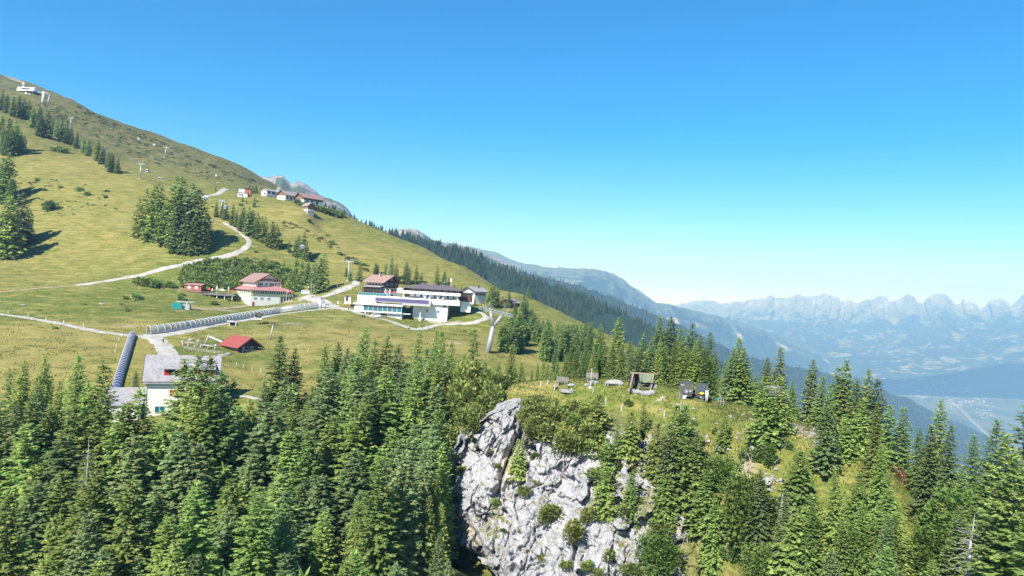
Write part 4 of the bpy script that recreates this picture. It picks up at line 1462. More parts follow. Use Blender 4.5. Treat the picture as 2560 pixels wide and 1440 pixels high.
b = hamlet('white_cottage', 'low white cottage with grey roof, second house of the hamlet', 'cottage', 673, 489, 530, -35, 6.2, 9.5, 3.1, 1.3, 'white_render', 'grey_slate', .3, None, ((1.2, .8, 1.8, 1.2),), ((-2.5, 1.8, 2.2, 1.6), (1.5, 1.8, 3.0, 1.6)))
chimney(b, .5, -1, 4.0, 5.2, .6)
b = hamlet('long_barn', 'grey-roofed barn with brown gable above a white wall, third in the hamlet', 'barn', 720, 502, 512, -35, 9.0, 12.0, 3.6, 3.0, 'brown_timber', 'weathered_roof', .8, 2.8, (), ((-4, 1.6, 1.4, 1.8), (-1, 1.6, 1.4, 1.8), (2, 1.6, 1.4, 1.8)))
b = hamlet('farmhouse', 'long brown farmhouse with white base and wide roof at the hamlet end', 'farmhouse', 772, 512, 508, -40, 10.5, 16.0, 4.2, 2.9, 'brown_timber', 'red_tiles', 1.0, 2.4, ((-2.4, 3.3, 1.0, .9), (0, 3.3, 1.0, .9), (2.4, 3.3, 1.0, .9)), ((-5, 1.4, 1.6, 2.0), (-1, 1.4, 1.6, 2.0), (3, 1.4, 1.6, 2.0)))
chimney(b, 1.8, -3, 5.5, 8.0, .6)
b = hamlet('hay_barn', 'little weathered hay barn on a white stone footing below the farmhouse', 'barn', 770, 527, 472, 52, 5.0, 6.2, 3.0, 2.0, 'brown_timber', 'weathered_roof', .5, .8)
# white shed above the copse
c = P(541, 466, 600)
b = thing('white_shed', 'tiny white shed with a lean-to roof by the curling road', 'shed', c, R(-20))
MB().box(-2.6, 2.6, -2, 2, -2.5, 2.6).build('wall', M['white_render'], b)
mb = MB()
mb.prism([(-2.5, 2.6), (2.4, 3.5), (2.4, 3.7), (-2.5, 2.8)], 'x', -3, 3)
mb.build('roof', M['white_render'], b)
# kiosk by the station
c = P(869, 754, 318)
b = thing('ticket_kiosk', 'small white kiosk with brown roof left of the station', 'kiosk', c, R(12))
MB().box(-1.3, 1.3, -1.2, 1.2, -1, 2.4).build('wall', M['white_render'], b)
mb = MB()
mb.prism([(-1.5, 2.4), (1.5, 2.5), (1.5, 2.65), (-1.5, 2.85)], 'y', -1.6, 1.4)
mb.build('roof', M['brown_timber'], b)
window(b, (Vector((0, -1.2, 0)), Vector((1, 0, 0)), Vector((0, -1, 0))), -.3, 1.3, .9, 1.7, 'window_brown', 'dark_glass', None, 2)

# ------------------------------------------------------------------ the gondola station with its restaurant
SD = 300.0
S0 = P(1000, 797, SD)                       # ground at the right front corner of the lower building
st = thing('gondola_station', 'white two-level gondola station with teal glass hall and violet panel band', 'station', (S0.x, SD, S0.z))
KX = SD / F_PX


def sx_(px):
    """Pixel column of the photograph -> local x on the station front."""
    return (px - 1000) * KX


def sz_(py):
    """Pixel row (levelled to column 1000) -> local height."""
    return (797 - py) * KX


def sbox(name, px0, px1, y0, y1, py0, py1, m, parent=None, dy=0):
    return MB().box(sx_(px0), sx_(px1), y0, y1, sz_(py1), sz_(py0)).build(name, M[m], parent or st)


sbox('hall_roof', 882, 1005.5, -.9, 11, 762.2, 766.4, 'white_render')
sbox('end_wall', 885, 906.6, 0, 10, 766.42, 783, 'white_render')
sbox('hall_back_wall', 906.62, 1002, 9.4, 10, 766.42, 781, 'white_render')
sbox('hall_floor', 886, 1003.4, -.4, 10, 781.2, 784.4, 'white_render')
for k in range(8):
    a = 907 + k * 12.0
    sbox('glass_pane', a + .35, a + 11.65, .10, .16, 767.2, 781, 'teal_glass' if k < 1 else 'blue_glass' if k % 3 == 2 else 'teal_glass')
    sbox('mullion', a - .35, a + .35, .0, .22, 766.5, 781.1, 'white_render')
sbox('corner_post', 1002.4, 1003.6, -.3, .1, 766.42, 797, 'steel')
sbox('side_glass', 1002.9, 1003.2, .3, 9.3, 767.2, 781, 'teal_glass')
g = sbox('ground_floor', 911, 1003, 1.0, 9.6, 784.42, 815, 'white_render')
sbox('garage_opening', 951, 965, .94, .99, 786.4, 797, 'dark_metal')
sbox('garage_door', 952, 964, .86, .93, 790, 797, 'concrete')
for a, bb, c0, c1 in ((922.5, 931, 785.6, 789), (937, 941.5, 785.6, 788)):
    sbox('window_frame', a - .5, bb + .5, .93, .99, c0 - .4, c1 + .4, 'window_brown')
    sbox('pane', a, bb, .88, .92, c0, c1, 'blue_glass')
sbox('vent', 973.5, 979.8, .90, .99, 783.9 + .6, 789, 'steel')
sbox('vent', 995.5, 1001, .90, .99, 788, 793.6, 'steel')
d = sbox('door', 978.5, 987, .90, .99, 789, 801, 'steel')
sbox('canopy', 1003.8, 1024, .5, 4.5, 783.6, 785.2, 'white_render')
sbox('left_pillar', 911.2, 913.2, -.3, .98, 784.42, 800, 'white_render')
# terrace level behind the hall roof
sbox('terrace_parapet', 883, 931, 6.0, 14, 744, 762.15, 'white_render')
sbox('terrace_slab', 931.02, 1006, 6.5, 16, 743.2, 745.2, 'white_render')
mb = MB()
for k in range(13):
    x = sx_(885 + k * 9)
    mb.box(x, x + .05, 6.3, 6.36, sz_(743.2), sz_(736.6))
mb.box(sx_(885), sx_(995), 6.29, 6.37, sz_(737), sz_(736.4))
mb.build('terrace_rail', M['steel'], st)['kind'] = 'stuff'
sbox('rail_glass', 886, 955, 6.32, 6.34, 743.1, 737.1, 'teal_glass')
# violet panel band over the gondola bay
sbox('bay_body', 931, 1072.5, .6, 12, 745.6, 758, 'white_render')
for k in range(27):
    a = 934.5 + k * 5.0
    sbox('violet_panel', a + .12, a + 4.88, .50, .58, 747.2, 756.4, 'violet_glass')
sbox('panel_frame', 933.6, 1070, .44, .57, 746.3, 747.1, 'steel')
sbox('panel_frame', 933.6, 1070, .44, .57, 756.5, 757.2, 'steel')
sbox('bay_beam', 1004, 1073, .2, 11.8, 758.1, 762.2, 'concrete')
p = MB()
p.tube([(sx_(1048), 3.0, sz_(815)), (sx_(1048), 3.0, sz_(790))], [.62, .5], 12)
p.build('column_foot', M['white_render'], st)
p = MB()
p.tube([(sx_(1048), 3.0, sz_(790)), (sx_(1048), 3.0, sz_(762.3))], .42, 12)
p.build('column', M['steel'], st)
# restaurant
re = thing('mountain_restaurant', 'long white restaurant with two rows of windows and a flat dark hip roof', 'restaurant', (S0.x, SD + 4.0, S0.z))
KX = (SD + 4) / F_PX
rb = lambda *a, **k: sbox(*a, parent=re, **k)
off = (P(1000, 797, SD + 4).z - S0.z) / KX


def rbox(name, px0, px1, y0, y1, py0, py1, m, parent=None):
    xo = P(1000, 797, SD + 4).x - S0.x
    return MB().box((px0 - 1000) * KX + xo, (px1 - 1000) * KX + xo, y0, y1, (797 - py1 + off) * KX, (797 - py0 + off) * KX).build(name, M[m], parent or re)


rbox('lower_band', 1003, 1146.5, 0, 14, 743.4, 756.4, 'white_render')
rbox('lower_storey', 1004, 1146, .35, 13.6, 732.6, 743.38, 'window_brown')
rbox('balcony_band', 989, 1147.5, -.8, 14, 725.4, 732.5, 'white_render')
rbox('balcony_end', 989, 1004.5, -.75, 3, 720.2, 725.38, 'white_render')
rbox('upper_storey', 1006, 1146, 1.2, 13, 717.6, 725.38, 'dark_timber')
rbox('white_pier', 1003.2, 1007, .2, 1.0, 732.6, 743.3, 'white_render')
for a, bb in ((1020.5, 1033), (1035.5, 1047), (1052, 1064.5), (1068, 1081.5), (1085, 1097.5), (1101, 1114), (1118.5, 1128.5), (1132, 1142.5)):
    f = rbox('window', a, bb, .22, .34, 733.4, 742.2, 'window_brown')
    for k in range(3):
        w_ = (bb - a - .8) / 3
        rbox('pane', a + .4 + k * w_ + .15, a + .4 + (k + 1) * w_ - .15, .16, .215, 733.8, 738.2 if (a * 7 + k) % 3 else 741.6, 'curtain', f)
        rbox('pane', a + .4 + k * w_ + .15, a + .4 + (k + 1) * w_ - .15, .17, .216, 733.8, 741.8, 'blue_glass', f)
for a, bb in ((1020.5, 1034), (1036, 1048.5), (1052.5, 1066), (1069, 1083.5), (1085.5, 1097.5), (1102, 1115.5), (1120, 1128.5), (1134, 1144)):
    f = rbox('window', a, bb, 1.06, 1.19, 718.6, 725.2, 'window_brown')
    for k in range(3):
        w_ = (bb - a - .8) / 3
        rbox('pane', a + .4 + k * w_ + .15, a + .4 + (k + 1) * w_ - .15, 1.0, 1.055, 719.0, 724.9, 'blue_glass', f)
xo = P(1000, 797, SD + 4).x - S0.x
X = lambda px: (px - 1000) * KX + xo
Z = lambda py: (797 - py + off) * KX
mb = MB()
e0, e1, yb, yf = X(1000.5), X(1153), 15.5, -1.6
zr, ze = Z(706.6), Z(717.2)
r0, r1 = X(1046), X(1106)
vs = [(e0, yf, ze), (e1, yf, ze), (e1, yb, ze), (e0, yb, ze), (r0, 7, zr), (r1, 7, zr), (e0, yf, ze - .3), (e1, yf, ze - .3), (e1, yb, ze - .3), (e0, yb, ze - .3)]
mb.add(vs, [(0, 1, 5, 4), (1, 2, 5), (2, 3, 4, 5), (3, 0, 4), (6, 9, 8, 7), (0, 6, 7, 1), (1, 7, 8, 2), (2, 8, 9, 3), (3, 9, 6, 0)])
rf = mb.build('roof', M['dark_slate'], re)
mb = MB()
for px in (1048.5, 1079):
    mb2 = MB().box(X(px) - .75, X(px) + .75, 5.6, 7.4, zr - .5, zr + .55)
    mb2.build('chimney', M['dark_slate'], rf)
MB().box(X(1112), X(1116), 8, 9, Z(716), Z(710.5)).build('vent_box', M['steel'], rf)
rbox('support_wall', 1030, 1116.5, 1.2, 10, 756.42, 850, 'white_render')
for a, c0 in ((1063.5, 770), (1091.5, 771)):
    f = rbox('window', a - .4, a + 4.6, 1.10, 1.19, c0 - .5, c0 + 6.3, 'window_white')
    rbox('pane', a, a + 4.2, 1.04, 1.095, c0, c0 + 5.8, 'blue_glass', f)
rbox('vent', 1105, 1112.5, 1.08, 1.19, 757.2, 761.8, 'dark_metal')
rbox('side_door', 1108, 1111.5, 1.12, 1.19, 771, 780, 'concrete')
# brown wing at its right end
rbox('wing_wall', 1147.6, 1174, 4.5, 12, 724.2, 733.2, 'dark_glass')
rbox('wing_panel', 1147.6, 1174.2, 4.3, 12.1, 733.3, 745, 'dark_timber')
rbox('wing_base', 1147.6, 1172.5, 4.6, 12, 745.1, 772, 'white_render')
rbox('wing_roof', 1147.6, 1178, 3.9, 12.6, 722.3, 724.1, 'dark_slate')
# masts on the roof
c = P(1127, 719, SD + 12)
b = thing('antenna_mast', 'white antenna mast with a panel box behind the restaurant roof', 'antenna', (c.x, c.y, c.z))
MB().tube([(0, 0, -2.5), (0, 0, 4.2)], .09, 6).build('pole', M['window_white'], b)
MB().box(-.45, .35, -.25, .25, 2.6, 4.0).build('panel_box', M['window_white'], b)
c = P(1111, 713, SD + 12)
b = thing('weather_mast', 'thin grey mast with cross arms on the restaurant roof', 'mast', (c.x, c.y, c.z))
mb = MB()
mb.tube([(0, 0, -1.2), (0, 0, 2.2)], .05, 6)
mb.bar((-.8, 0, 1.0), (.8, 0, 1.3), .06)
mb.bar((-.4, 0, 1.7), (.5, 0, 1.6), .06)
mb.build('mast_frame', M['steel'], b)
KX = SD / F_PX
tt = lambda px, y: Vector((S0.x + sx_(px), SD + y, S0.z + sz_(743.15)))
parasol(tt(950.5, 9), 'closed white parasol on the station terrace, left of the pair', True, hgt=3.0)
parasol(tt(962, 8.4), 'closed white parasol on the station terrace, right of the pair', True, hgt=3.1)
parasol(tt(956, 11), 'open red parasol between the two closed ones on the station terrace', False, 'parasol_red', 2.4)
parasol(tt(976, 10), 'open red parasol in front of the chalet wall on the station terrace', False, 'parasol_red', 2.3)

# --- upper station high on the left slope
c = P(74, 236, 742)
c.z = P(74, 236, 742).z
b = thing('upper_station', 'pale upper lift station high on the left slope', 'station', c, R(-4))
k = 742 / F_PX
mb = MB()
mb.prism([(-5, 2.4), (6, 2.4), (6, 4.6), (3.5, 6.4), (-3.6, 6.4)], 'x', -10.5, 8.0)
mb.build('roof_hood', M['white_render'], b)
MB().box(-5.5, 3.5, -4.75, -4.6, 3.7, 5.2).build('skylight', M['dark_glass'], b)
MB().box(-9, 7.2, -3.5, 5, -4, 2.38).build('hall', M['dark_metal'], b)
MB().box(-15, -9.02, -2.5, 5, -4, 2.0).build('side_block', M['white_render'], b)
MB().box(-2, 8, -9, -3.52, -5, -1.6).build('platform', M['concrete'], b)
MB().box(2, 4.5, -9.6, -7, -3, -.6).build('cabin_store', M['white_render'], b)
mb = MB()
mb.box(8.02, 20, -1.6, -1.3, 2.0, 2.5)
mb.box(8.02, 20, 3.0, 3.3, 2.0, 2.5)
for q in range(7):
    mb.box(9 + q * 1.8, 9.2 + q * 1.8, -1.3, 3.0, 2.1, 2.3)
mb.build('outrun', M['steel'], b)
c = P(59, 222, 760)
b = thing('radio_mast', 'short mast with two white drums behind the upper station', 'mast', c)
MB().tube([(0, 0, -3), (0, 0, 7)], .25, 8).build('pole', M['steel'], b)
for z in (1.8, 5.2):
    MB().lathe([(1.4, z - .9), (1.5, z), (1.3, z + .9)], 10).build('drum', M['window_white'], b)
# ------------------------------------------------------------------ covered conveyor tunnels
glass_mat('clear_panel', (0.36, 0.37, 0.36), 0.25, 0.50)
glass_mat('blue_panel', (0.062, 0.078, 0.17), 0.25, 0.15)
mat('white_metal', (0.72, 0.72, 0.70), (0.62, 0.62, 0.61), 1.0, 0.45)
mat('grey_metal', (0.40, 0.41, 0.43), (0.32, 0.33, 0.35), 1.0, 0.5, 0.1, 6, metal=0.3)


def arch(r, base, n=10):
    return [(r * math.cos(math.pi * k / n), base + r * 1.05 * math.sin(math.pi * k / n)) for k in range(n + 1)]


def tunnel(label, px_pts, nseg, r, base, panel, closed=(), rr=.058, group='covered conveyor tunnels'):
    pts = catmull([G(*p) for p in px_pts], 0.5)
    d = [0.0]
    for a, b in zip(pts, pts[1:]):
        d.append(d[-1] + (b - a).length)
    tt_ = np.linspace(0, d[-1], nseg + 1)
    ctr = [Vector([np.interp(t, d, [p[k] for p in pts]) for k in range(3)]) for t in tt_]
    for i in range(1, nseg):        # level out the bumps of the ground
        ctr[i].z = (ctr[i - 1].z + ctr[i].z * 2 + float(H(*ctr[min(i + 1, nseg)].xy))) / 4 + .0
    for c in ctr:
        c.z = max(c.z, float(H(c.x, c.y))) + 0.12
    th = thing('conveyor_tunnel', label, 'conveyor tunnel', ctr[0], 0, group)
    # hoop and panel meshes shared by all segments: x across, y along
    mb = MB()
    mb.tube([(x, 0, z) for x, z in [(r, 0)] + arch(r, base) + [(-r, 0)]], rr, 6)
    rib_me = mesh_from('rib', mb.v, mb.f, [M['white_metal']])
    A = [(r * .985, base * .45)] + arch(r * .985, base, 10) + [(-r * .985, base * .45)]
    vs = [(x, y, z) for y in (0.0, 1.0) for x, z in A]
    n = len(A)
    pan_me = mesh_from('panel', vs, [(i, i + 1, n + i + 1, n + i) for i in range(n - 1)], [M[panel]])
    pan_white = mesh_from('panel', vs, [(i, i + 1, n + i + 1, n + i) for i in range(n - 1)], [M['grey_metal']])
    frame = MB()
    for i in range(nseg):
        a, b = ctr[i], ctr[i + 1]
        dv = b - a
        yv = dv.normalized()
        xv = yv.cross(Vector((0, 0, 1))).normalized()
        zv = xv.cross(yv).normalized()
        m4 = Matrix(((xv.x, yv.x, zv.x, 0), (xv.y, yv.y, zv.y, 0), (xv.z, yv.z, zv.z, 0), (0, 0, 0, 1)))
        o = link('rib', rib_me, th)
        o.matrix_local = Matrix.Translation(a - ctr[0]) @ m4
        o = link('panel', pan_white if i in closed else pan_me, th)
        o.matrix_local = Matrix.Translation(a - ctr[0] + yv * .08) @ m4 @ Matrix.Diagonal((1, dv.length - .16, 1, 1))
        A0, B0 = a - ctr[0], b - ctr[0]
        for sgn in (-1, 1):
            frame.bar(A0 + xv * (sgn * (r + .12)) + zv * .22, B0 + xv * (sgn * (r + .12)) + zv * .22, .10, .50)
        frame.bar(A0 + zv * .12, B0 + zv * .12, r * 1.5, .10)
        if i % 3 == 0:
            for sgn in (-1, 1):
                frame.bar(A0 + xv * (sgn * r) + zv * .2, A0 + xv * (sgn * r) - Vector((0, 0, .9)), .14)
    frame.build('base_frame', M['grey_metal'], th)
    o = link('rib', rib_me, th)
    o.matrix_local = Matrix.Translation(ctr[-1] - ctr[0]) @ m4
    return th, ctr


t1, ctr1 = tunnel('long clear arched conveyor tunnel climbing from the junction to the station', [(372, 834), (410, 830), (450, 824), (500, 816), (545, 808), (600, 799), (650, 791), (690, 784), (745, 775), (798, 768)], 43, 1.45, 1.0, 'clear_panel', (7, 18))
t2, ctr2 = tunnel('blue panelled conveyor tunnel dropping from the junction behind the spruces', [(331, 841), (324, 860), (316, 885), (308, 910), (300, 938), (291, 972), (287, 992)], 34, 0.86, 0.6, 'blue_panel', (), .035)
# head of the long tunnel: drive housing
c = ctr1[-1]
b = thing('conveyor_drive', 'grey drive housing with a white hood at the upper end of the long tunnel', 'machine', (c.x, c.y, c.z), R(-20))
MB().box(.1, 2.0, -1.5, 1.5, -2.0, 1.2).build('housing', M['grey_metal'], b)
mb = MB()
mb.prism([(0.1, 1.22), (2.2, 1.22), (1.6, 2.7), (0.1, 3.0)], 'y', -1.4, 1.4)
mb.build('hood', M['white_metal'], b)
MB().tube([(1.2, 0, 2.7), (1.2, 0, 4.4)], .12, 6).build('post', M['dark_metal'], b)
# side exit ramp of the long tunnel
a = ctr1[18]
g = G(583, 815)
b = thing('exit_ramp', 'white wooden ramp on legs leaving the side of the long tunnel', 'ramp', a)
e = P(582, 806, g.y) - a
mb = MB()
d = e.normalized()
for k in range(8):
    p = d * (e.length * k / 8)
    q = d * (e.length * (k + .94) / 8)
    MB().bar(p + Vector((0, 0, .15)), q + Vector((0, 0, .15)), 2.4, .12).build('plank', M['white_metal'], b)
mb = MB()
sd = d.cross(Vector((0, 0, 1))).normalized()
for s_ in (-1, 1):
    mb.bar(sd * s_ * 1.2, e + sd * s_ * 1.2, .12, .3)
mb.build('side_beam', M['grey_metal'], b)
for s_ in (-1, 1):
    p = e + sd * s_ * 1.1 - d * .4
    MB().bar(p, p - Vector((0, 0, 2.6)), .22).build('leg', M['white_metal'], b)

# ------------------------------------------------------------------ lift towers
def P0(px, py, D, o):
    return P(px, py, D) - o


D = G(1218, 881).y
o = P(1217, 884, D)
b = thing('lift_tower', 'tall grey Y-shaped lift tower with a long lattice cross-beam by the forest', 'lift tower', o, 0, 'gondola lift towers')
jn = P0(1232.5, 816, D, o)
MB().tube([Vector((-.0, 0, -1.5)), jn], [1.02, .68], 14).build('mast', M['galvanised'], b, smooth=True)
lt, rt_ = P0(1225, 770, D, o), P0(1259, 783, D, o)
MB().tube([jn - Vector((0, 0, .3)), lt], [.60, .45], 12).build('arm', M['galvanised'], b, smooth=True)
MB().tube([jn - Vector((0, 0, .3)), rt_], [.60, .42], 12).build('arm', M['galvanised'], b, smooth=True)
mb = MB()
A_, B_ = P0(1198, 765.5, D, o), P0(1284.5, 786.5, D, o)
for yy in (-.55, .55):
    for zz in (0, -.95):
        mb.bar(A_ + Vector((0, yy, zz)), B_ + Vector((0, yy, zz)), .14)
nn = 16
for k in range(nn):
    p, q = A_.lerp(B_, k / nn), A_.lerp(B_, (k + 1) / nn)
    for yy in (-.55, .55):
        mb.bar(p + Vector((0, yy, 0 if k % 2 else -.95)), q + Vector((0, yy, -.95 if k % 2 else 0)), .08)
        mb.bar(p + Vector((0, yy, 0)), p + Vector((0, yy, -.95)), .07)
    mb.bar(p + Vector((0, -.55, 0)), p + Vector((0, .55, 0)), .07)
mb.build('cross_beam', M['galvanised'], b)
for px, py in ((1224, 769.5), (1263, 779)):
    mb = MB()
    c = P0(px, py, D, o)
    for s_ in (-1, 1):
        mb.bar(c + Vector((s_ * 1.3, 0, .1)), c + Vector((0, 0, 1.9)), .13)
        mb.bar(c + Vector((s_ * .6, 0, .1)), c + Vector((0, 0, 1.3)), .09)
    mb.bar(c + Vector((0, -1.6, 1.9)), c + Vector((0, 1.6, 1.9)), .16)
    mb.bar(c + Vector((-.5, 0, 2.3)), c + Vector((.6, 0, 2.2)), .07)
    mb.build('head_frame', M['galvanised'], b)
for px, py in ((1203, 765), (1280, 784)):
    c = P0(px, py, D, o)
    mb = MB()
    for k in range(6):
        mb.tube([c + Vector((-.1, -1.8 + k * .72, .3)), c + Vector((.1, -1.8 + k * .72, .3))], .28, 10)
    mb.bar(c + Vector((0, -2.0, .3)), c + Vector((0, 2.0, .3)), .10, .2)
    mb.build('sheave_train', M['dark_metal'], b)
YHEAD = [o + P0(1203, 763.5, D, o), o + P0(1280, 783, D, o)]

HEADS = []


def t_tower(px, pb, pt, label, arm=1.6, r=.38, leanpx=None):
    g = G(px, pb)
    D = g.y
    top = P(leanpx or px + (pb - pt) * .06, pt, D)
    b = thing('lift_tower', label, 'lift tower', g, 0, 'gondola lift towers')
    t = top - g
    MB().tube([(0, 0, -1.2), t * .97], [r * 1.15, r * .62], 10).build('mast', M['galvanised'], b, smooth=True)
    mb = MB()
    mb.bar(t + Vector((-arm * 1.6, 0, -.5)), t + Vector((arm * 1.6, 0, -.5)), .34, .42)
    for s_ in (-1, 1):
        mb.bar(t + Vector((s_ * arm * 1.5, 0, -.4)), t + Vector((s_ * arm * .7, 0, .8)), .12)
        mb.bar(t + Vector((0, 0, -.4)), t + Vector((s_ * arm * .7, 0, .8)), .12)
        mb.bar(t + Vector((s_ * arm * 1.5, -1.7, -.15)), t + Vector((s_ * arm * 1.5, 1.7, -.15)), .22, .3)
    mb.build('cross_arm', M['galvanised'], b)
    MB().box(-.9, .9, -.9, .9, -1.5, .25).build('footing', M['concrete'], b)
    HEADS.append((g + t + Vector((-arm * 1.5, 0, 0)), g + t + Vector((arm * 1.5, 0, 0))))
    return b


t_tower(870, 702, 651, 'grey T-shaped lift tower above the chalet lane', 1.7)
t_tower(552, 543, 500, 'grey T-shaped lift tower beside the tree line below the hamlet', 1.7)
t_tower(350, 448, 408, 'grey T-shaped lift tower alone on the open slope above the big copse', 1.9, .42)
H1 = list(HEADS)
HEADS.clear()
t_tower(411, 394, 367, 'leaning lift tower near the skyline of the left slope', 1.7, .4, 416)
t_tower(175, 319, 294, 'faint lift tower beside the upper end of the tree belt', 1.8, .4, 178)
H2 = list(HEADS)
g = G(107, 256)
b = thing('tower_shaft', 'thick white shaft below the upper station', 'tower', g)
MB().tube([(0, 0, -2), (0, 0, 10.6)], [1.05, .95], 12).build('shaft', M['white_render'], b, smooth=True)
g = G(117, 262)
b = thing('lift_tower', 'slim leaning lift tower right of the white shaft at the upper station', 'lift tower', g, 0, 'gondola lift towers')
MB().tube([(0, 0, -2), (2.2, 0, 9.6)], [.55, .4], 10).build('mast', M['galvanised'], b, smooth=True)
MB().bar((1.0, 0, 9.6), (3.6, 0, 9.6), .3).build('cross_arm', M['galvanised'], b)
g = G(674, 848)
b = thing('tow_lift_pole', 'leaning grey drag-lift pole on the dry meadow above the red hut', 'lift pole', g)
tp = P(683, 812, g.y) - g
MB().tube([(0, 0, -.8), tp], [.28, .17], 8).build('mast', M['grey_metal'], b, smooth=True)
mb = MB()
mb.bar(tp + Vector((-.8, 0, .5)), tp + Vector((.9, 0, .5)), .16, .3)
mb.bar(tp + Vector((-.5, 0, .5)), tp + Vector((0, 0, -1.0)), .10)
mb.bar(tp + Vector((.6, 0, .5)), tp + Vector((0, 0, -1.0)), .10)
mb.bar(tp, tp + Vector((0, 0, .5)), .2)
mb.build('cross_arm', M['dark_metal'], b)


def rope(label, pts, sag=.012):
    mb = MB()
    q = []
    for a, b_ in zip(pts, pts[1:]):
        L = (b_ - a).length
        for k in range(12):
            t = k / 12
            p = a.lerp(b_, t)
            p.z -= 4 * sag * L * t * (1 - t)
            q.append(p)
    q.append(pts[-1])
    mb.tube(q, .03, 4, cap=False)
    return tag(mb.build('haul_rope', M['dark_metal']), label, 'rope', 'haul ropes of the lifts')


stn = [Vector((S0.x + sx_(1071), SD + 1.5, S0.z + sz_(763))), Vector((S0.x + sx_(1071), SD + 9.0, S0.z + sz_(763)))]
rope('haul rope from the station to the near end of the Y-shaped tower', [stn[0], YHEAD[0]], .006)
rope('haul rope from the station to the far end of the Y-shaped tower', [stn[1], YHEAD[1]], .006)
stb = [Vector((S0.x + sx_(940), SD + 13, S0.z + sz_(750))), Vector((S0.x + sx_(950), SD + 13, S0.z + sz_(750)))]
for k, w_ in ((0, 'upper'), (1, 'lower')):
    rope(f'{w_} haul rope climbing from the station over three T-shaped towers', [stb[k]] + [h[k] for h in H1] + [P(100 + k * 6, 236, 735)], .018)

cab_me = None


def cabin(px, py, D, label, s=1.0):
    c = P(px, py, D)
    b = thing('gondola_cabin', label, 'gondola', c, rnd(-.4, .4), 'gondola cabins on the lift')
    mb = MB()
    mb.add([(x * w, y * w, z) for z, w in ((-1.1, .80), (-.55, 1.02), (.35, 1.0), (.95, .74)) for x, y in ((-1, -.9), (1, -.9), (1, .9), (-1, .9))],
           [(3, 2, 1, 0)] + [(r * 4 + k, r * 4 + (k + 1) % 4, (r + 1) * 4 + (k + 1) % 4, (r + 1) * 4 + k) for r in range(3) for k in range(4)] + [(12, 13, 14, 15)])
    mb.build('shell', M['grey_metal'], b)
    for y in (-.93, .93):
        MB().box(-.82, .82, y - .02, y + .02, -.35, .42).build('window', M['blue_glass'], b)
    mb = MB()
    mb.bar((0, 0, .95), (0, 0, 2.5), .12)
    mb.bar((-.35, 0, 2.5), (.35, 0, 2.5), .14)
    mb.build('hanger', M['dark_metal'], b)
    b.scale = (s, s, s)


for px, py, D, lb in ((699, 586, 408, 'gondola cabin hanging above the tree line right of the road bend'), (756, 617, 392, 'gondola cabin in front of the tall spruce beside the line'), (565, 518, 432, 'gondola cabin just right of the tower by the tree line'), (515, 496, 455, 'gondola cabin beside the curling road'), (399, 447, 480, 'gondola cabin over the big copse'), (369, 427, 492, 'gondola cabin right of the tower on the open slope'), (262, 370, 560, 'gondola cabin over the middle of the diagonal tree belt'), (541, 440, 640, 'gondola cabin near the white shed, under the skyline'), (386, 363, 660, 'gondola cabin left of the leaning skyline tower'), (347, 348, 690, 'gondola cabin halfway up to the upper station'), (239, 295, 780, 'gondola cabin just under the skyline at the upper left')):
    cabin(px, py, D, lb)

# green sheeted drag-lift station
g = G(447, 772)
b = thing('drag_lift_station', 'small drag-lift station, half of it under a green tarpaulin', 'lift station', (g.x, g.y, g.z), R(8))
mb = MB()
mb.prism([(-2.6, -.6), (1.6, -.6), (1.6, 1.9), (.9, 2.6), (-2.4, 2.5)], 'y', -1.5, 1.6)
mat('green_tarp', (0.012, 0.23, 0.20), (0.010, 0.18, 0.155), 1.2, 0.5, 0.5, 4)
mb.build('tarpaulin', M['green_tarp'], b)
MB().box(1.62, 4.6, -1.0, 1.4, -.6, 2.1).build('motor_housing', M['grey_metal'], b)
MB().box(1.9, 2.7, -1.06, -1.01, -.3, 1.6).build('door', M['dark_metal'], b)
mb = MB()
mb.bar((-1.2, 0, 3.1), (6.4, 0, 3.3), .3, .35)
mb.bar((3.2, 0, 2.1), (3.2, 0, 3.2), .4)
for k in range(7):
    mb.bar((3.6 + k * .45, -.8, 3.6), (3.6 + k * .45, .9, 3.5), .09)
mb.tube([(5.2, 0, 3.05), (5.2, 0, 3.2)], 1.2, 14)
mb.build('bull_wheel_frame', M['steel'], b)
# ------------------------------------------------------------------ the two expedition trucks on the knoll
mat('truck_paint', (0.085, 0.086, 0.074), (0.068, 0.070, 0.060), 0.8, 0.5, 0.08, 5)
mat('rubber', (0.025, 0.025, 0.026), None, 3, 0.8)
mat('wheel_cover', (0.16, 0.16, 0.18), None, 2, 0.5)
mat('lamp_red', (0.55, 0.03, 0.03), None, 2, 0.25)
mat('white_plastic', (0.75, 0.75, 0.74), None, 2, 0.4)
mat('yellow_cloth', (0.75, 0.50, 0.03), None, 3, 0.8)
mat('canvas', (0.155, 0.185, 0.115), (0.115, 0.140, 0.085), 1.5, 0.85, 0.3, 4)
mat('dark_canvas', (0.050, 0.058, 0.048), (0.035, 0.042, 0.034), 1.5, 0.85, 0.3, 4)
mat('log_wood', (0.33, 0.235, 0.165), (0.24, 0.165, 0.115), 1.5, 0.85, 0.5, 9, stretch=(2, 2, .5))
mat('boulder_rock', (0.34, 0.325, 0.315), (0.22, 0.215, 0.21), 1.1, 0.9, 0.8, 5)


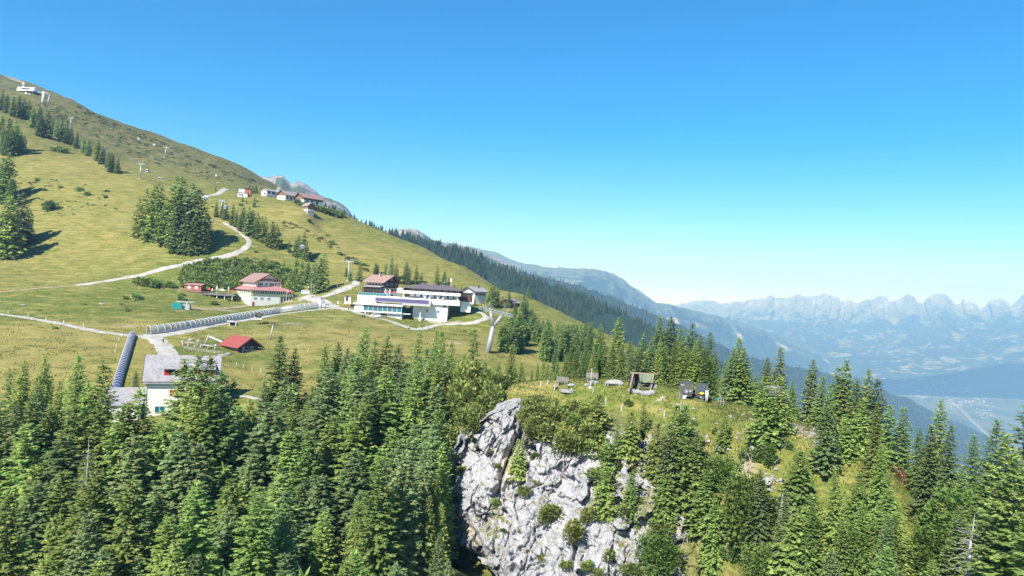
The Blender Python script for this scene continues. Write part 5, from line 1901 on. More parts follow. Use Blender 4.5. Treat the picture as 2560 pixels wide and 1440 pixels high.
def truck(label, g, rz, door_open):
    b = thing('expedition_truck', label, 'truck', g, rz, 'expedition trucks parked on the knoll')
    # local y points forward, the rear end faces the camera
    bx = MB()
    w = 1.06
    bx.add([(x * k, y, z) for y in (0, 3.6) for x, z, k in ((-w, .92, 1), (w, .92, 1), (w, 2.55, 1), (w * .94, 2.72, 1), (-w * .94, 2.72, 1), (-w, 2.55, 1))],
           [(0, 1, 2, 3, 4, 5), (11, 10, 9, 8, 7, 6)] + [(k, 6 + k, 6 + (k + 1) % 6, (k + 1) % 6) for k in range(6)])
    body = bx.build('box_body', M['truck_paint'], b)
    mb = MB()
    for x in (-w - .012, w - .02):
        mb.box(x, x + .03, -.02, 3.62, .90, 1.0)
        mb.box(x, x + .03, -.02, .06, 1.0, 2.55)
    mb.build('edge_trim', M['grey_metal'], body)
    mb = MB()
    mb.prism([(3.7, .75), (5.5, .75), (5.6, 1.35), (4.75, 1.5), (4.35, 2.25), (3.7, 2.3)], 'x', -.95, .95)
    mb.build('cab', M['truck_paint'], b)
    MB().box(-.8, .8, -.1, 5.4, .62, .9).build('chassis', M['dark_metal'], b)
    for y in (.85, 4.7):
        for x in (-.86, .86):
            wh = MB().tube([(x - .14, y, .40), (x + .14, y, .40)], .42, 16).build('wheel', M['rubber'], b)
            MB().tube([(x - .15, y, .40), (x + .15, y, .40)], .22, 12).build('rim', M['steel'], wh)
    MB().box(-1.0, 1.0, -.22, -.02, .50, .68).build('bumper', M['dark_metal'], b)
    for x in (-.86, .62):
        MB().box(x, x + .26, -.06, .0, .72, .88).build('tail_light', M['lamp_red'], b)
    MB().box(-.25, .25, -.24, -.221, .52, .64).build('number_plate', M['white_plastic'], b)
    for x in (-1.02, .76):
        MB().box(x, x + .26, .30, .33, .18, .60).build('mud_flap', M['rubber'], b)
    if not door_open:
        sw = MB().tube([(.08, -.24, 1.35), (.08, -.01, 1.35)], .40, 20).build('spare_wheel', M['wheel_cover'], b)
        MB().tube([(.08, -.25, 1.35), (.08, -.20, 1.35)], .16, 12).build('hub', M['grey_metal'], sw)
        MB().box(.62, .82, -.14, -.01, 1.35, 1.58).build('work_lamp', M['white_plastic'], b)
        MB().box(-.5, .05, -.42, -.23, .06, .62).build('jerry_can', M['white_plastic'], b)
        mb = MB()
        for k in range(5):
            mb.box(-.98, -.74, -.30, -.26, .12 + k * .18, .15 + k * .18)
        mb.box(-1.0, -.96, -.31, -.25, .02, 1.0)
        mb.box(-.76, -.72, -.31, -.25, .02, 1.0)
        mb.build('ladder', M['steel'], b)
        MB().box(-.9, -.35, -.03, -.005, 2.35, 2.42).build('marker_strip', M['white_plastic'], b)
    else:
        MB().box(-.45, .55, -.03, -.005, 1.0, 2.4).build('doorway', M['dark_metal'], b)
        MB().box(-.42, .48, -.06, -.031, 1.75, 2.32).build('inner_window', M['blue_glass'], b)
        d = MB().box(.62, 1.16, -.62, -.56, 1.0, 2.4)
        dd = d.build('rear_door', M['truck_paint'], b)
        MB().box(.70, 1.16, -.70, -.63, 1.05, 1.95).build('door_panel', M['white_plastic'], dd)
        MB().box(-.3, .35, -.5, -.03, .92, 1.0).build('tailboard', M['grey_metal'], b)
        mb = MB()
        for k in range(3):
            mb.box(-.1, .45, -.75 + k * .12, -.5 + k * .12, .1 + k * .28, .14 + k * .28)
        mb.build('step', M['steel'], b)
    return b


g = G(1714, 997)
k_ = g.y / F_PX
TS = 31.0 * k_ / 2.15
t = truck('dark grey expedition truck with a round spare wheel on its closed rear', g + Vector((0, 0, -.02)), R(-14), False)
t.scale = (TS, TS, TS)
g2 = G(1753, 1000)
t = truck('dark grey expedition truck with its white-lined rear door open', g2 + Vector((0, 0, -.02)), R(-16), True)
t.scale = (TS * .97,) * 3
TR2 = g2


# ------------------------------------------------------------------ people: one continuous skinned body each
def person(label, g, rz, top, legs, skin=(0.55, 0.36, 0.27), hair=(0.06, 0.04, 0.03), stride=.18, arm=(.1, -.1), hat=None, s=1.0, hold=None):
    b = thing('person', label, 'person', g, rz)
    J = {'pel': (0, 0, .95, .15), 'wai': (0, 0, 1.10, .135), 'che': (0, 0, 1.32, .165), 'nek': (0, .0, 1.50, .06), 'hd0': (0, -.015, 1.58, .085), 'hd1': (0, -.01, 1.70, .085),
         'lh': (-.10, 0, .90, .11), 'lk': (-.11, -stride, .50, .07), 'la': (-.11, -stride * 1.1, .08, .045), 'lt': (-.12, -stride * 1.1 - .16, .04, .04),
         'rh': (.10, 0, .90, .11), 'rk': (.11, stride * .6, .50, .07), 'ra': (.11, stride * 1.5, .10, .045), 'rt': (.12, stride * 1.5 - .16, .05, .04),
         'ls': (-.19, 0, 1.42, .065), 'le': (-.25, .03, 1.14, .048), 'lw': (-.24, -.10 + arm[0], .90, .034), 'lm': (-.24, -.14 + arm[0], .80, .03),
         'rs': (.19, 0, 1.42, .065), 're': (.25, .03, 1.14, .048), 'rw': (.24, -.10 + arm[1], .90, .034), 'rm': (.24, -.14 + arm[1], .80, .03)}
    E = [('pel', 'wai'), ('wai', 'che'), ('che', 'nek'), ('nek', 'hd0'), ('hd0', 'hd1'), ('pel', 'lh'), ('lh', 'lk'), ('lk', 'la'), ('la', 'lt'), ('pel', 'rh'), ('rh', 'rk'), ('rk', 'ra'), ('ra', 'rt'),
         ('che', 'ls'), ('ls', 'le'), ('le', 'lw'), ('lw', 'lm'), ('che', 'rs'), ('rs', 're'), ('re', 'rw'), ('rw', 'rm')]
    keys = list(J)
    me = bpy.data.meshes.new('body')
    me.from_pydata([J[k][:3] for k in keys], [(keys.index(a), keys.index(c)) for a, c in E], [])
    o = link('body', me, b)
    md = o.modifiers.new('skin', 'SKIN')
    for i, k in enumerate(keys):
        sv = me.skin_vertices[0].data[i]
        sv.radius = (J[k][3], J[k][3])
        sv.use_root = (k == 'pel')
    o.modifiers.new('smooth', 'SUBSURF').levels = 1
    o.modifiers['smooth'].render_levels = 1
    m = bpy.data.materials.new('clothed_figure')
    nb = NB(m)
    z = nb.n('ShaderNodeSeparateXYZ')
    nb.l(nb.n('ShaderNodeTexCoord').outputs['Object'], z.inputs[0])
    ax_ = nb.math('ABSOLUTE', z.outputs['X'])
    c = nb.mix(nb.math('GREATER_THAN', z.outputs['Z'], .96), legs, top)
    c = nb.mix(nb.math('GREATER_THAN', z.outputs['Z'], 1.50), c, skin)
    c = nb.mix(nb.math('MULTIPLY', nb.math('GREATER_THAN', ax_, .20), nb.math('LESS_THAN', z.outputs['Z'], 1.12)), c, skin)
    c = nb.mix(nb.math('LESS_THAN', z.outputs['Z'], .10), c, (.04, .035, .03))
    nb.l(c, nb.b.inputs['Base Color'])
    nb.b.inputs['Roughness'].default_value = .85
    me.materials.append(m)
    hm = bpy.data.materials.new('hair_colour')
    hm.use_nodes = True
    hm.node_tree.nodes['Principled BSDF'].inputs['Base Color'].default_value = (*(hat or hair), 1)
    hm.node_tree.nodes['Principled BSDF'].inputs['Roughness'].default_value = .8
    mb = MB()
    mb.lathe([(.105, 1.66), (.108, 1.71), (.085, 1.77), (.03, 1.80)], 10, (0, .012, 0))
    if hat:
        mb.lathe([(.20, 1.695), (.20, 1.71), (.10, 1.72)], 10, (0, 0, 0))
    mb.build('hat' if hat else 'hair', hm, b, smooth=True)
    b.scale = (s, s, s)
    return b


g = G(408, 860)
p = person('lone hiker with dark rucksack walking down the pale road', g, R(160), (.05, .05, .06), (.03, .03, .04), stride=.22)
MB().box(-.16, .16, .10, .30, 1.05, 1.48).build('rucksack', M['dark_canvas'], p)
person('person in dark trousers standing by the sandwich stand at the station corner', G(871, 776), R(20), (.06, .06, .07), (.04, .04, .05), stride=.05)
person('person in red top at the upper end of the long tunnel', G(808, 752), R(200), (.5, .05, .05), (.05, .06, .12), stride=.15)
person('person in dark top at the tunnel head, beside the one in red', G(803, 751), R(150), (.07, .08, .12), (.10, .10, .12), stride=.12)
p = person('person in a pale top standing at the open rear door of the truck', TR2 + Vector((.55 * TS, -1.15, 0)), R(170), (.62, .58, .64), (.58, .58, .60), stride=.04, s=.9)
b = thing('folded_blanket', 'yellow bundle on the tailboard of the open truck', 'blanket', TR2 + Vector((-.05 * TS, -.35, 1.0 * TS)), R(-16))
mb = MB()
mb.lathe([(.10, 0), (.34, .03), (.36, .16), (.30, .28), (.12, .36)], 10)
mb.build('bundle', M['yellow_cloth'], b, smooth=True)


# ------------------------------------------------------------------ cars
def car(label, g, rz, s=1.0):
    b = thing('car', label, 'car', g, rz, 'white cars by the station')
    mb = MB()
    prof = [(-2.0, .35), (2.0, .35), (2.05, .75), (1.25, .95), (.55, 1.45), (-1.55, 1.5), (-1.95, .98)]
    mb.prism(prof, 'y', -.85, .85)
    mb.build('body', M['white_plastic'], b)
    for y in (-.86, .851):
        MB().prism([(.95, .98), (.45, 1.38), (-1.4, 1.40), (-1.75, 1.0)], 'y', y, y + .01).build('side_window', M['dark_glass'], b)
    MB().add([(1.26, -.72, .97), (1.26, .72, .97), (.60, .68, 1.43), (.60, -.68, 1.43)], [(0, 1, 2, 3)]).build('windscreen', M['dark_glass'], b)
    for x in (-1.25, 1.3):
        for y in (-.8, .8):
            w = MB().tube([(x, y - .1, .32), (x, y + .1, .32)], .32, 14).build('wheel', M['rubber'], b)
            MB().tube([(x, y - .11, .32), (x, y + .11, .32)], .18, 10).build('rim', M['steel'], w)
    for y in (-.7, .45):
        MB().box(2.0, 2.06, y, y + .25, .62, .76).build('headlight', M['steel'], b)
        MB().box(-2.0, -1.93, y, y + .25, .75, .95).build('tail_light', M['lamp_red'], b)
    b.scale = (s, s, s)


car('white car parked at the upper end of the long tunnel', G(818, 770) + Vector((0, 0, .2)), R(35))
car('white car parked before the ground floor of the station hall', G(938, 795) + Vector((0, 1.5, .2)), R(8), 1.0)


# ------------------------------------------------------------------ tarpaulin shelter, benches and pole on the knoll
def boulder(name, label, cat, g, s, seed, group=None, m='boulder_rock', flat=.7):
    bm = bmesh.new()
    bmesh.ops.create_icosphere(bm, subdivisions=3, radius=1.0)
    for v in bm.verts:
        c = v.co.copy()
        q = c * 1.3 + Vector((seed * 3.1, seed * 1.7, 0))
        n_ = float(ridged(np.array([q.x]), np.array([q.y]), np.array([q.z]), 3, seed)[0])
        n2_ = float(vnoise(np.array([q.x * 3]), np.array([q.y * 3]), np.array([q.z * 3]), seed)[0])
        v.co = c * (1 + .28 * n_ + .08 * n2_)
        v.co.z *= flat
    me = bpy.data.meshes.new(name)
    bm.to_mesh(me)
    bm.free()
    me.materials.append(M[m])
    o = link(name, me)
    o.location = g
    o.scale = s if isinstance(s, tuple) else (s, s, s)
    o.rotation_euler = (0, 0, seed * 1.3)
    return tag(o, label, cat, group)


g = G(1604, 973)
kk = g.y / F_PX
b = thing('tarp_shelter', 'timber trestle shelter with olive tarpaulins hung over it', 'shelter', g, R(-6))
hgt_ = 44 * kk
wd = 27 * kk
for x in (-wd, wd * .86):
    for y in (-1.1, 1.3):
        MB().tube([(x - .25, y, -.4), (x + .28, y * .12, hgt_ * .9)], [.13, .11], 8).build('post', M['log_wood'], b, smooth=True)
MB().tube([(-wd - .2, .08, hgt_ * .88), (wd + .7, .08, hgt_ * .9)], .12, 8).build('ridge_pole', M['log_wood'], b, smooth=True)


def sheet(x0, x1, pts, mname, name, sag, seed):
    """A hanging cloth: profile pts (y, z) swept along x, with folds."""
    nx, ny = 22, 16
    ts = np.linspace(0, 1, ny)
    d_ = np.cumsum([0] + [math.dist(a, c) for a, c in zip(pts, pts[1:])])
    d_ = d_ / d_[-1]
    V = []
    for i in range(nx):
        u = i / (nx - 1)
        for t_ in ts:
            y = np.interp(t_, d_, [p[0] for p in pts])
            z = np.interp(t_, d_, [p[1] for p in pts])
            f = .10 * math.sin(u * 9 + t_ * 5 + seed) + .06 * math.sin(u * 17 - t_ * 3)
            V.append((x0 + (x1 - x0) * u + .05 * math.sin(t_ * 8), y + f * t_, z - sag * math.sin(u * math.pi) * (1 - abs(2 * t_ - 1)) + .05 * math.sin(u * 13)))
    me = grid_mesh(name, np.array(V), nx, ny, M[mname])
    o = link(name, me, b)
    so = o.modifiers.new('thick', 'SOLIDIFY')
    so.thickness = .02
    return o


sheet(-wd * .28, wd * 1.02, [(1.1, hgt_ * .72), (.05, hgt_ * .95), (-.60, hgt_ * .60), (-.85, hgt_ * .42)], 'canvas', 'tarpaulin', .12, 1)
sheet(-wd * 1.15, -wd * .70, [(1.5, hgt_ * .1), (.1, hgt_ * .88), (-.7, hgt_ * .25)], 'dark_canvas', 'tarpaulin', .02, 2)
sheet(-wd * .70, wd * 1.2, [(1.6, hgt_ * .12), (.9, hgt_ * .55), (.15, hgt_ * .88)], 'dark_canvas', 'tarpaulin', .05, 4)
MB().box(-wd * .35, wd * .75, -.45, .25, .72, .80).build('tabletop', M['grey_timber'], b)
for x in (-wd * .3, wd * .66):
    MB().box(x, x + .1, -.3, .1, -.2, .72).build('table_leg', M['grey_timber'], b)
MB().box(-wd * .35, wd * .75, -.95, -.65, .38, .44).build('bench', M['grey_timber'], b)
for i, (px, py, s) in enumerate([(1578, 976, .42), (1588, 979, .3), (1594, 980, .38), (1601, 981, .33), (1608, 983, .40), (1615, 984, .36), (1622, 984, .45), (1631, 981, .38)]):
    boulder('foundation_stone', [f'pale stone under the tarpaulin shelter, {w} from the left' for w in ('first', 'second', 'third', 'fourth', 'fifth', 'sixth', 'seventh', 'eighth')][i], 'stone', G(px, py), s * 1.25, i + 3, 'pale stones round the shelter')


def bench(label, px, py, L, rz):
    g = G(px, py)
    b = thing('wooden_bench', label, 'bench', g, R(rz), 'weathered benches on the knoll')
    for k in range(2):
        MB().box(-L / 2, L / 2, -.30 + k * .24, -.10 + k * .24, .42, .48).build('seat_plank', M['grey_timber'], b)
    for k in range(3):
        MB().box(-L / 2, L / 2, .22, .27, .58 + k * .22, .76 + k * .22).build('back_plank', M['grey_timber'], b)
    for x in (-L / 2 + .2, L / 2 - .32):
        MB().box(x, x + .12, -.28, .24, -.2, .42).build('leg', M['grey_timber'], b)
        MB().box(x, x + .10, .15, .22, .42, 1.2).build('back_post', M['grey_timber'], b)


bench('weathered wooden bench among the white posts at the left end of the knoll', 1406, 962, 1.9, 4)
bench('weathered wooden bench behind the tall pole, its ends on pale blocks', 1480, 952, 1.9, -4)
g = G(1476, 968)
b = thing('wooden_pole', 'tall grey wooden pole on a white footing between the benches', 'pole', g)
MB().tube([(0, 0, 0), (.08, 0, 47 * g.y / F_PX)], [.09, .06], 8).build('shaft', M['grey_wood'], b, smooth=True)
MB().box(-.07, .07, -.07, .07, .05, 14 * g.y / F_PX).build('white_sleeve', M['white_plastic'], b)
MB().lathe([(.42, -.2), (.40, .05), (.15, .12)], 10).build('footing', M['concrete'], b)
g = G(1536, 963)
b = thing('log_seat', 'long low log seat with a weathered back of split logs before the spruces', 'seat', g, R(-3))
MB().box(-1.35, 1.35, -.3, .1, .18, .26).build('seat_plank', M['grey_timber'], b)
mb = MB()
mb.prism([(-1.15, .1), (1.25, .1), (1.2, .62), (.4, .85), (-.6, .8), (-1.1, .6)], 'y', .12, .24)
mb.build('back', M['grey_wood'], b)
for x in (-1.1, .9):
    MB().box(x, x + .2, -.25, .2, -.2, .18).build('leg', M['grey_timber'], b)
for i, (px, py, s, lb) in enumerate([(1429, 963, (.85, .5, .35), 'flat pale boulder right of the left bench'), (1484, 956, (.95, .5, .4), 'pale boulder lying at the foot of the pole'), (1522, 960, (.6, .5, .6), 'upright pale boulder at the left end of the log seat'), (1388, 966, (.8, .4, .18), 'flat white slab left of the bench on the knoll'), (1467, 963, (.4, .35, .35), 'brown boulder left of the pole'), (1553, 961, (.5, .4, .45), 'lichen-yellow boulder at the right end of the log seat'), (1635, 967, (.55, .5, .6), 'pale boulder right of the tarpaulin shelter')]):
    boulder('boulder', lb, 'boulder', G(px, py), s, 20 + i)
g = G(1420, 975)
b = thing('fire_pit', 'round flat fireplace slab in the grass before the left bench', 'fireplace', g)
MB().lathe([(1.15, -.3), (1.15, .05), (.95, .1), (.2, .06)], 16).build('slab', M['boulder_rock'], b)
g = G(1795, 1009)
b = thing('picnic_frame', 'small grey frame with a green board right of the trucks', 'frame', g, R(-15))
mb = MB()
for x in (-.02, .36, .72):
    mb.box(x, x + .06, 0, .06, -.3, .85)
mb.box(-.02, .78, 0, .06, .80, .86)
mb.box(-.02, .78, 0, .06, .35, .40)
mb.build('frame', M['grey_metal'], b)
MB().box(-.45, .10, -.02, -.005, .60, .85).build('board', M['green_tarp'], b)
g = G(1937, 975)
b = thing('board_stack', 'grey stack of boards showing between the rim spruces', 'wall', P(1937, 968, 108), R(-18))
for k in range(4):
    MB().box(-1.6, 1.0 + .3 * (k % 2), -.5, .5, -.1 - .36 * k, .15 - .36 * k).build('plank', M['grey_timber'], b)

# white marker posts
mat('post_white', (0.72, 0.71, 0.70), (0.58, 0.57, 0.56), 2.0, 0.7)


def posts(rows, group, hgt, label_fn, r=.042, cat='post'):
    mb = MB()
    mb.tube([(0, 0, -.3), (0, 0, 1)], r, 6)
    mb.tube([(0, 0, 1), (0, 0, 1.03)], r * 1.15, 6)
    me = mesh_from('marker_post', mb.v, mb.f, [M['post_white']])
    for i, (px, py) in enumerate(rows):
        o = link('marker_post', me)
        o.location = G(px, py)
        o.scale = (1, 1, hgt * rnd(.94, 1.06))
        o.rotation_euler = (rnd(-.05, .05), rnd(-.05, .05), 0)
        tag(o, label_fn(i, len(rows)), cat, group)


def nth(what):
    return lambda i, n: f'{what}, ' + ('leftmost' if i == 0 else 'rightmost' if i == n - 1 else ORDN[i] + ' from the left')


ORDN = ['first', 'second', 'third', 'fourth', 'fifth', 'sixth', 'seventh', 'eighth', 'ninth', 'tenth', 'eleventh', 'twelfth', 'thirteenth', 'fourteenth', 'fifteenth', 'sixteenth']
kz = 106 / F_PX
posts([(1352, 966), (1369, 962), (1386, 976), (1393, 961), (1412, 958), (1428, 985), (1482, 984)], 'white posts at the left end of the knoll', 15 * kz, nth('slim white post round the left end of the knoll'))
posts([(1514, 1012), (1554, 1027), (1660, 1043), (1702, 1031)], 'white posts along the front edge of the knoll', 15 * kz, nth('thick white post along the front edge of the knoll'), .058)
posts([(20, 783), (70, 792), (115, 800), (159, 809), (208, 817)], 'white posts along the left path', 1.2, nth('white post along the path coming in from the left'), .10)
posts([(290, 868), (297, 852), (304, 842), (288, 880)], 'white posts left of the blue tunnel', 1.1, nth('thin white post left of the blue conveyor tunnel'), .06)
posts([(590, 915), (608, 921), (630, 926), (652, 931), (690, 938), (745, 872), (770, 880)], 'white posts below the red hut', 1.1, nth('thin white fence post below the red-roofed hut'), .06)
posts([(988, 812), (1021, 820), (1048, 818), (1067, 818), (1190, 806), (1214, 793)], 'white posts along the station path', 1.1, nth('thin white post along the path below the station'), .06)
posts([(843, 719), (856, 712), (862, 714), (600, 560), (588, 552)], 'thin poles by the lanes', 1.6, nth('thin pole in the grass by the lanes'), .06)

# ------------------------------------------------------------------ playground beams, boards, flag, lamp
g = G(540, 872)
b = thing('balance_beams', 'grey log seesaw and balance beams on the green playground', 'play equipment', g, R(0))
kx = g.y / F_PX
L0 = lambda px, py, up=0.0: G(px, py) - g + Vector((0, 0, up))
for (a, c, r) in (((457, 862, .9), (499, 866, .8), .16), ((486, 872, .8), (508, 866, .9), .16), ((500, 868, .9), (533, 874, .8), .15), ((505, 868, .8), (540, 872, .8), .13)):
    MB().tube([L0(*a), L0(*c)], r, 8).build('beam', M['grey_wood'], b, smooth=True)
for px, py in ((457, 864), (486, 870), (501, 870), (520, 871), (537, 874), (494, 864), (470, 866)):
    p_ = L0(px, py)
    MB().tube([p_ - Vector((0, 0, .4)), p_ + Vector((0, 0, .85))], .2, 8).build('post', M['grey_wood'], b, smooth=True)
for px, py in ((456, 860), (539, 869), (495, 858)):
    MB().lathe([(.32, .75), (.42, 1.0), (.36, 1.3), (.1, 1.4)], 8, L0(px, py + 3)).build('stump_head', M['concrete'], b)
MB().tube([L0(510, 867), L0(517, 868) + Vector((.5, 0, 33 * kx))], [.26, .17], 8).build('upright_log', M['grey_wood'], b, smooth=True)
MB().box(*(lambda q: (q.x - .6, q.x + .6, q.y - .05, q.y + .05, q.z + 1.7, q.z + 2.1))(L0(504, 862))).build('sign_board', M['dark_timber'], b)
a, c = G(522, 843), G(562, 862)
b = thing('plank_track', 'long pale plank track running down to the red-roofed hut', 'plank track', a)
for s_ in (-.42, .42):
    MB().bar(Vector((s_, -s_ * .6, .35)), c - a + Vector((s_, -s_ * .6, .5)), .5, .12).build('plank', M['window_white'], b)
for t_ in (.1, .5, .9):
    p_ = (c - a) * t_
    MB().bar(p_ + Vector((0, 0, -.3)), p_ + Vector((0, 0, .4)), .8, .14).build('support', M['grey_timber'], b)
b = thing('meadow_fence', 'low grey rail fence along the playground', 'fence', G(462, 874))
o_ = b.location.copy()
fpts = [G(x_, y_) for x_, y_ in ((460, 873), (478, 877), (497, 880), (516, 882), (536, 885), (556, 887))]
for p_ in fpts:
    MB().box(p_.x - o_.x - .06, p_.x - o_.x + .06, p_.y - o_.y - .06, p_.y - o_.y + .06, p_.z - o_.z - .3, p_.z - o_.z + 1.0).build('post', M['grey_wood'], b)
for a, c in zip(fpts, fpts[1:]):
    for z in (.45, .85):
        MB().bar(a - o_ + Vector((0, -.08, z)), c - o_ + Vector((0, -.08, z)), .06, .1).build('rail', M['grey_wood'], b)
for i, (px, py, s, lb) in enumerate([(477, 851, (1.3, .9, .7), 'big grey boulder behind the balance beams'), (555, 889, (1.5, .8, .5), 'low grey boulder left of the red-roofed hut'), (571, 885, (1.0, .7, .6), 'grey boulder against the corner of the red-roofed hut'), (548, 904, (1.2, .7, .35), 'flat rock in the grass below the red-roofed hut'), (255, 760, (1.4, .8, .5), 'pale rock in the green meadow left of the drag-lift station'), (60, 762, (1.6, .9, .35), 'pale rock near the left edge of the green meadow'), (592, 568, (.9, .6, .6), 'pale boulder at the upper bend of the road'), (532, 551, (1.0, .7, .8), 'pale boulder above the upper bend of the road')]):
    boulder('boulder', lb, 'boulder', G(px, py), s, 40 + i)
# information board by the yard
g = G(763, 741)
b = thing('panorama_board', 'wide panorama board in blue and white beside the hotel yard', 'information board', g, R(5))
kk = g.y / F_PX
for x in (-1.9, 1.8):
    MB().box(x, x + .1, 0, .1, -.5, 1.2).build('post', M['grey_metal'], b)
MB().box(-1.95, 1.95, -.02, .08, 1.2, 2.95).build('board', M['dark_metal'], b)
pm = bpy.data.materials.new('panorama_print')
nb = NB(pm)
tcn = nb.n('ShaderNodeTexCoord').outputs['Object']
z = nb.n('ShaderNodeSeparateXYZ')
nb.l(tcn, z.inputs[0])
n_ = nb.noise(tcn, 2.2, 4)
c = nb.mix(nb.ramp(n_, .4, .6), (.10, .42, .62), (.55, .75, .82))
c = nb.mix(nb.math('GREATER_THAN', z.outputs['X'], .05), c, nb.mix(nb.ramp(n_, .45, .6), (.42, .40, .44), (.62, .60, .64)))
c = nb.mix(nb.math('GREATER_THAN', z.outputs['X'], .95), c, nb.mix(nb.ramp(n_, .35, .5), (.75, .72, .74), (.62, .50, .55)))
nb.l(c, nb.b.inputs['Base Color'])
MB().box(-1.88, 1.88, -.045, -.021, 1.27, 2.88).build('printed_panel', pm, b)
g = G(770, 742)
b = thing('street_lamp', 'slim grey lamp post right of the panorama board', 'lamp post', g)
MB().tube([(0, 0, -.4), (0, 0, 4.4)], [.09, .06], 8).build('pole', M['grey_metal'], b)
MB().lathe([(.10, 4.35), (.28, 4.5), (.26, 4.8), (.08, 4.95)], 10).build('lamp_head', M['window_white'], b)
g = G(777, 740)
b = thing('power_pole', 'tall grey pole standing before the spruce clump at the yard', 'pole', g)
MB().tube([(0, 0, -.5), (.1, 0, 8.4)], [.15, .10], 8).build('shaft', M['grey_wood'], b)
mb = MB()
mb.bar((-.5, 0, 5.4), (1.3, 0, 5.5), .1)
mb.bar((-.3, 0, 4.2), (1.2, 0, 4.25), .08)
mb.bar((1.0, 0, 3.4), (1.0, 0, 6.0), .09)
mb.build('cross_arm', M['grey_wood'], b)
g = G(787, 744)
b = thing('rock_planter', 'brown boulder-edged bed at the foot of the yard spruces', 'planter', g, R(4))
for k in range(5):
    MB().lathe([(.35, -.3), (.5, .1), (.4, .5), (.1, .62)], 7, (-1.6 + k * .8, .1 * (k % 2), 0)).build('stone', M['brown_timber' if k % 2 else 'boulder_rock'], b)
# Swiss flag in front of the dining room corner
fp = hot(W * 0 + 10.9, -12.2, 0)
fp = G(715, 757)
b = thing('flag_pole', 'white flagpole with a red flag bearing a white cross at the hotel corner', 'flag', fp)
MB().tube([(0, 0, -.4), (0, 0, 6.6)], [.06, .04], 8).build('pole', M['window_white'], b)
V = []
for i in range(9):
    for j in range(7):
        V.append((.06 + 1.15 * i / 8, .06 * math.sin(i * 1.1), 5.2 + 1.2 * j / 6 - .06 * i))
fl_ = link('flag_cloth', grid_mesh('flag_cloth', np.array(V), 9, 7, M['parasol_red']), b)
mb = MB()
mb.box(.48, .68, -.10, -.07, 5.22, 5.95)
mb.box(.28, .88, -.101, -.071, 5.48, 5.70)
mb.build('white_cross', M['white_plastic'], fl_)
# station corner clutter
b = thing('snack_stand', 'orange and white snack stand at the left corner of the station', 'stand', G(871, 768), R(10))
MB().box(-1.0, 1.0, -.5, .5, 0, 1.0).build('counter', M['brown_timber'], b)
MB().lathe([(1.3, 2.2), (.9, 2.5), (.05, 2.75)], 8).build('canopy', M['parasol_white'], b)
MB().tube([(0, 0, 1.0), (0, 0, 2.5)], .05, 6).build('pole', M['grey_metal'], b)
b = thing('round_sign', 'round white sign in the grass left of the station', 'sign', G(845, 763))
MB().tube([(0, 0, -.3), (0, 0, .9)], .05, 6).build('pole', M['grey_metal'], b)
MB().tube([(0, -.05, 1.2), (0, .0, 1.2)], .42, 16).build('disc', M['white_plastic'], b)
b = thing('red_signpost', 'small red figure sign beside the chalet lane', 'sign', G(839, 738))
MB().box(-.05, .05, -.05, .05, -.3, 1.0).build('post', M['brown_timber'], b)
MB().box(-.2, .2, -.08, -.05, .6, 1.35).build('panel', M['red_shutter'], b)
for i, px in enumerate((835, 838.5, 842.5, 846.5)):
    b = thing('traffic_barrier', ['red and white barrier board nearest the parked car', 'red and white barrier board, second from the parked car', 'red and white barrier board, third from the parked car', 'red and white barrier board nearest the station'][i], 'barrier', G(px, 769.5) + Vector((0, 0, .2)), 0, 'barrier boards on the road')
    MB().box(-.25, .25, -.03, .03, .3, .8).build('board', M['parasol_white'], b)
    MB().box(-.25, -.02, -.04, -.031, .35, .75).build('red_field', M['red_shutter'], b)
    for x in (-.2, .15):
        MB().box(x, x + .05, -.15, .15, 0, .3).build('foot', M['grey_metal'], b)
# ------------------------------------------------------------------ trees
leaf_mat('spruce_needles', (0.163, 0.246, 0.065), (0.446, 0.526, 0.165), (0.284, 0.375, 0.109), 0.5, 0.022)
leaf_mat('spruce_needles_blue', (0.144, 0.211, 0.084), (0.359, 0.432, 0.187), (0.235, 0.311, 0.128), 0.5, 0.015)
leaf_mat('pine_needles', (0.119, 0.160, 0.039), (0.310, 0.332, 0.107), (0.207, 0.250, 0.068), 0.3, 0.02)
leaf_mat('broad_leaves', (0.078, 0.145, 0.028), (0.196, 0.269, 0.075), (0.127, 0.202, 0.046), 0.35, 0.02)
leaf_mat('alder_leaves', (0.154, 0.237, 0.063), (0.337, 0.424, 0.128), (0.234, 0.325, 0.089), 0.35, 0.02)
leaf_mat('heath_leaves', (0.085, 0.108, 0.035), (0.175, 0.180, 0.070), (0.125, 0.142, 0.050), 0.3, 0.01)
leaf_mat('dry_needles', (0.322, 0.189, 0.098), (0.504, 0.324, 0.182), (0.420, 0.257, 0.130), 0.2, 0.01)
mat('bark', (0.20, 0.16, 0.13), (0.11, 0.09, 0.075), 3.0, 0.9, 0.6, 12, stretch=(3, 3, 0.6))


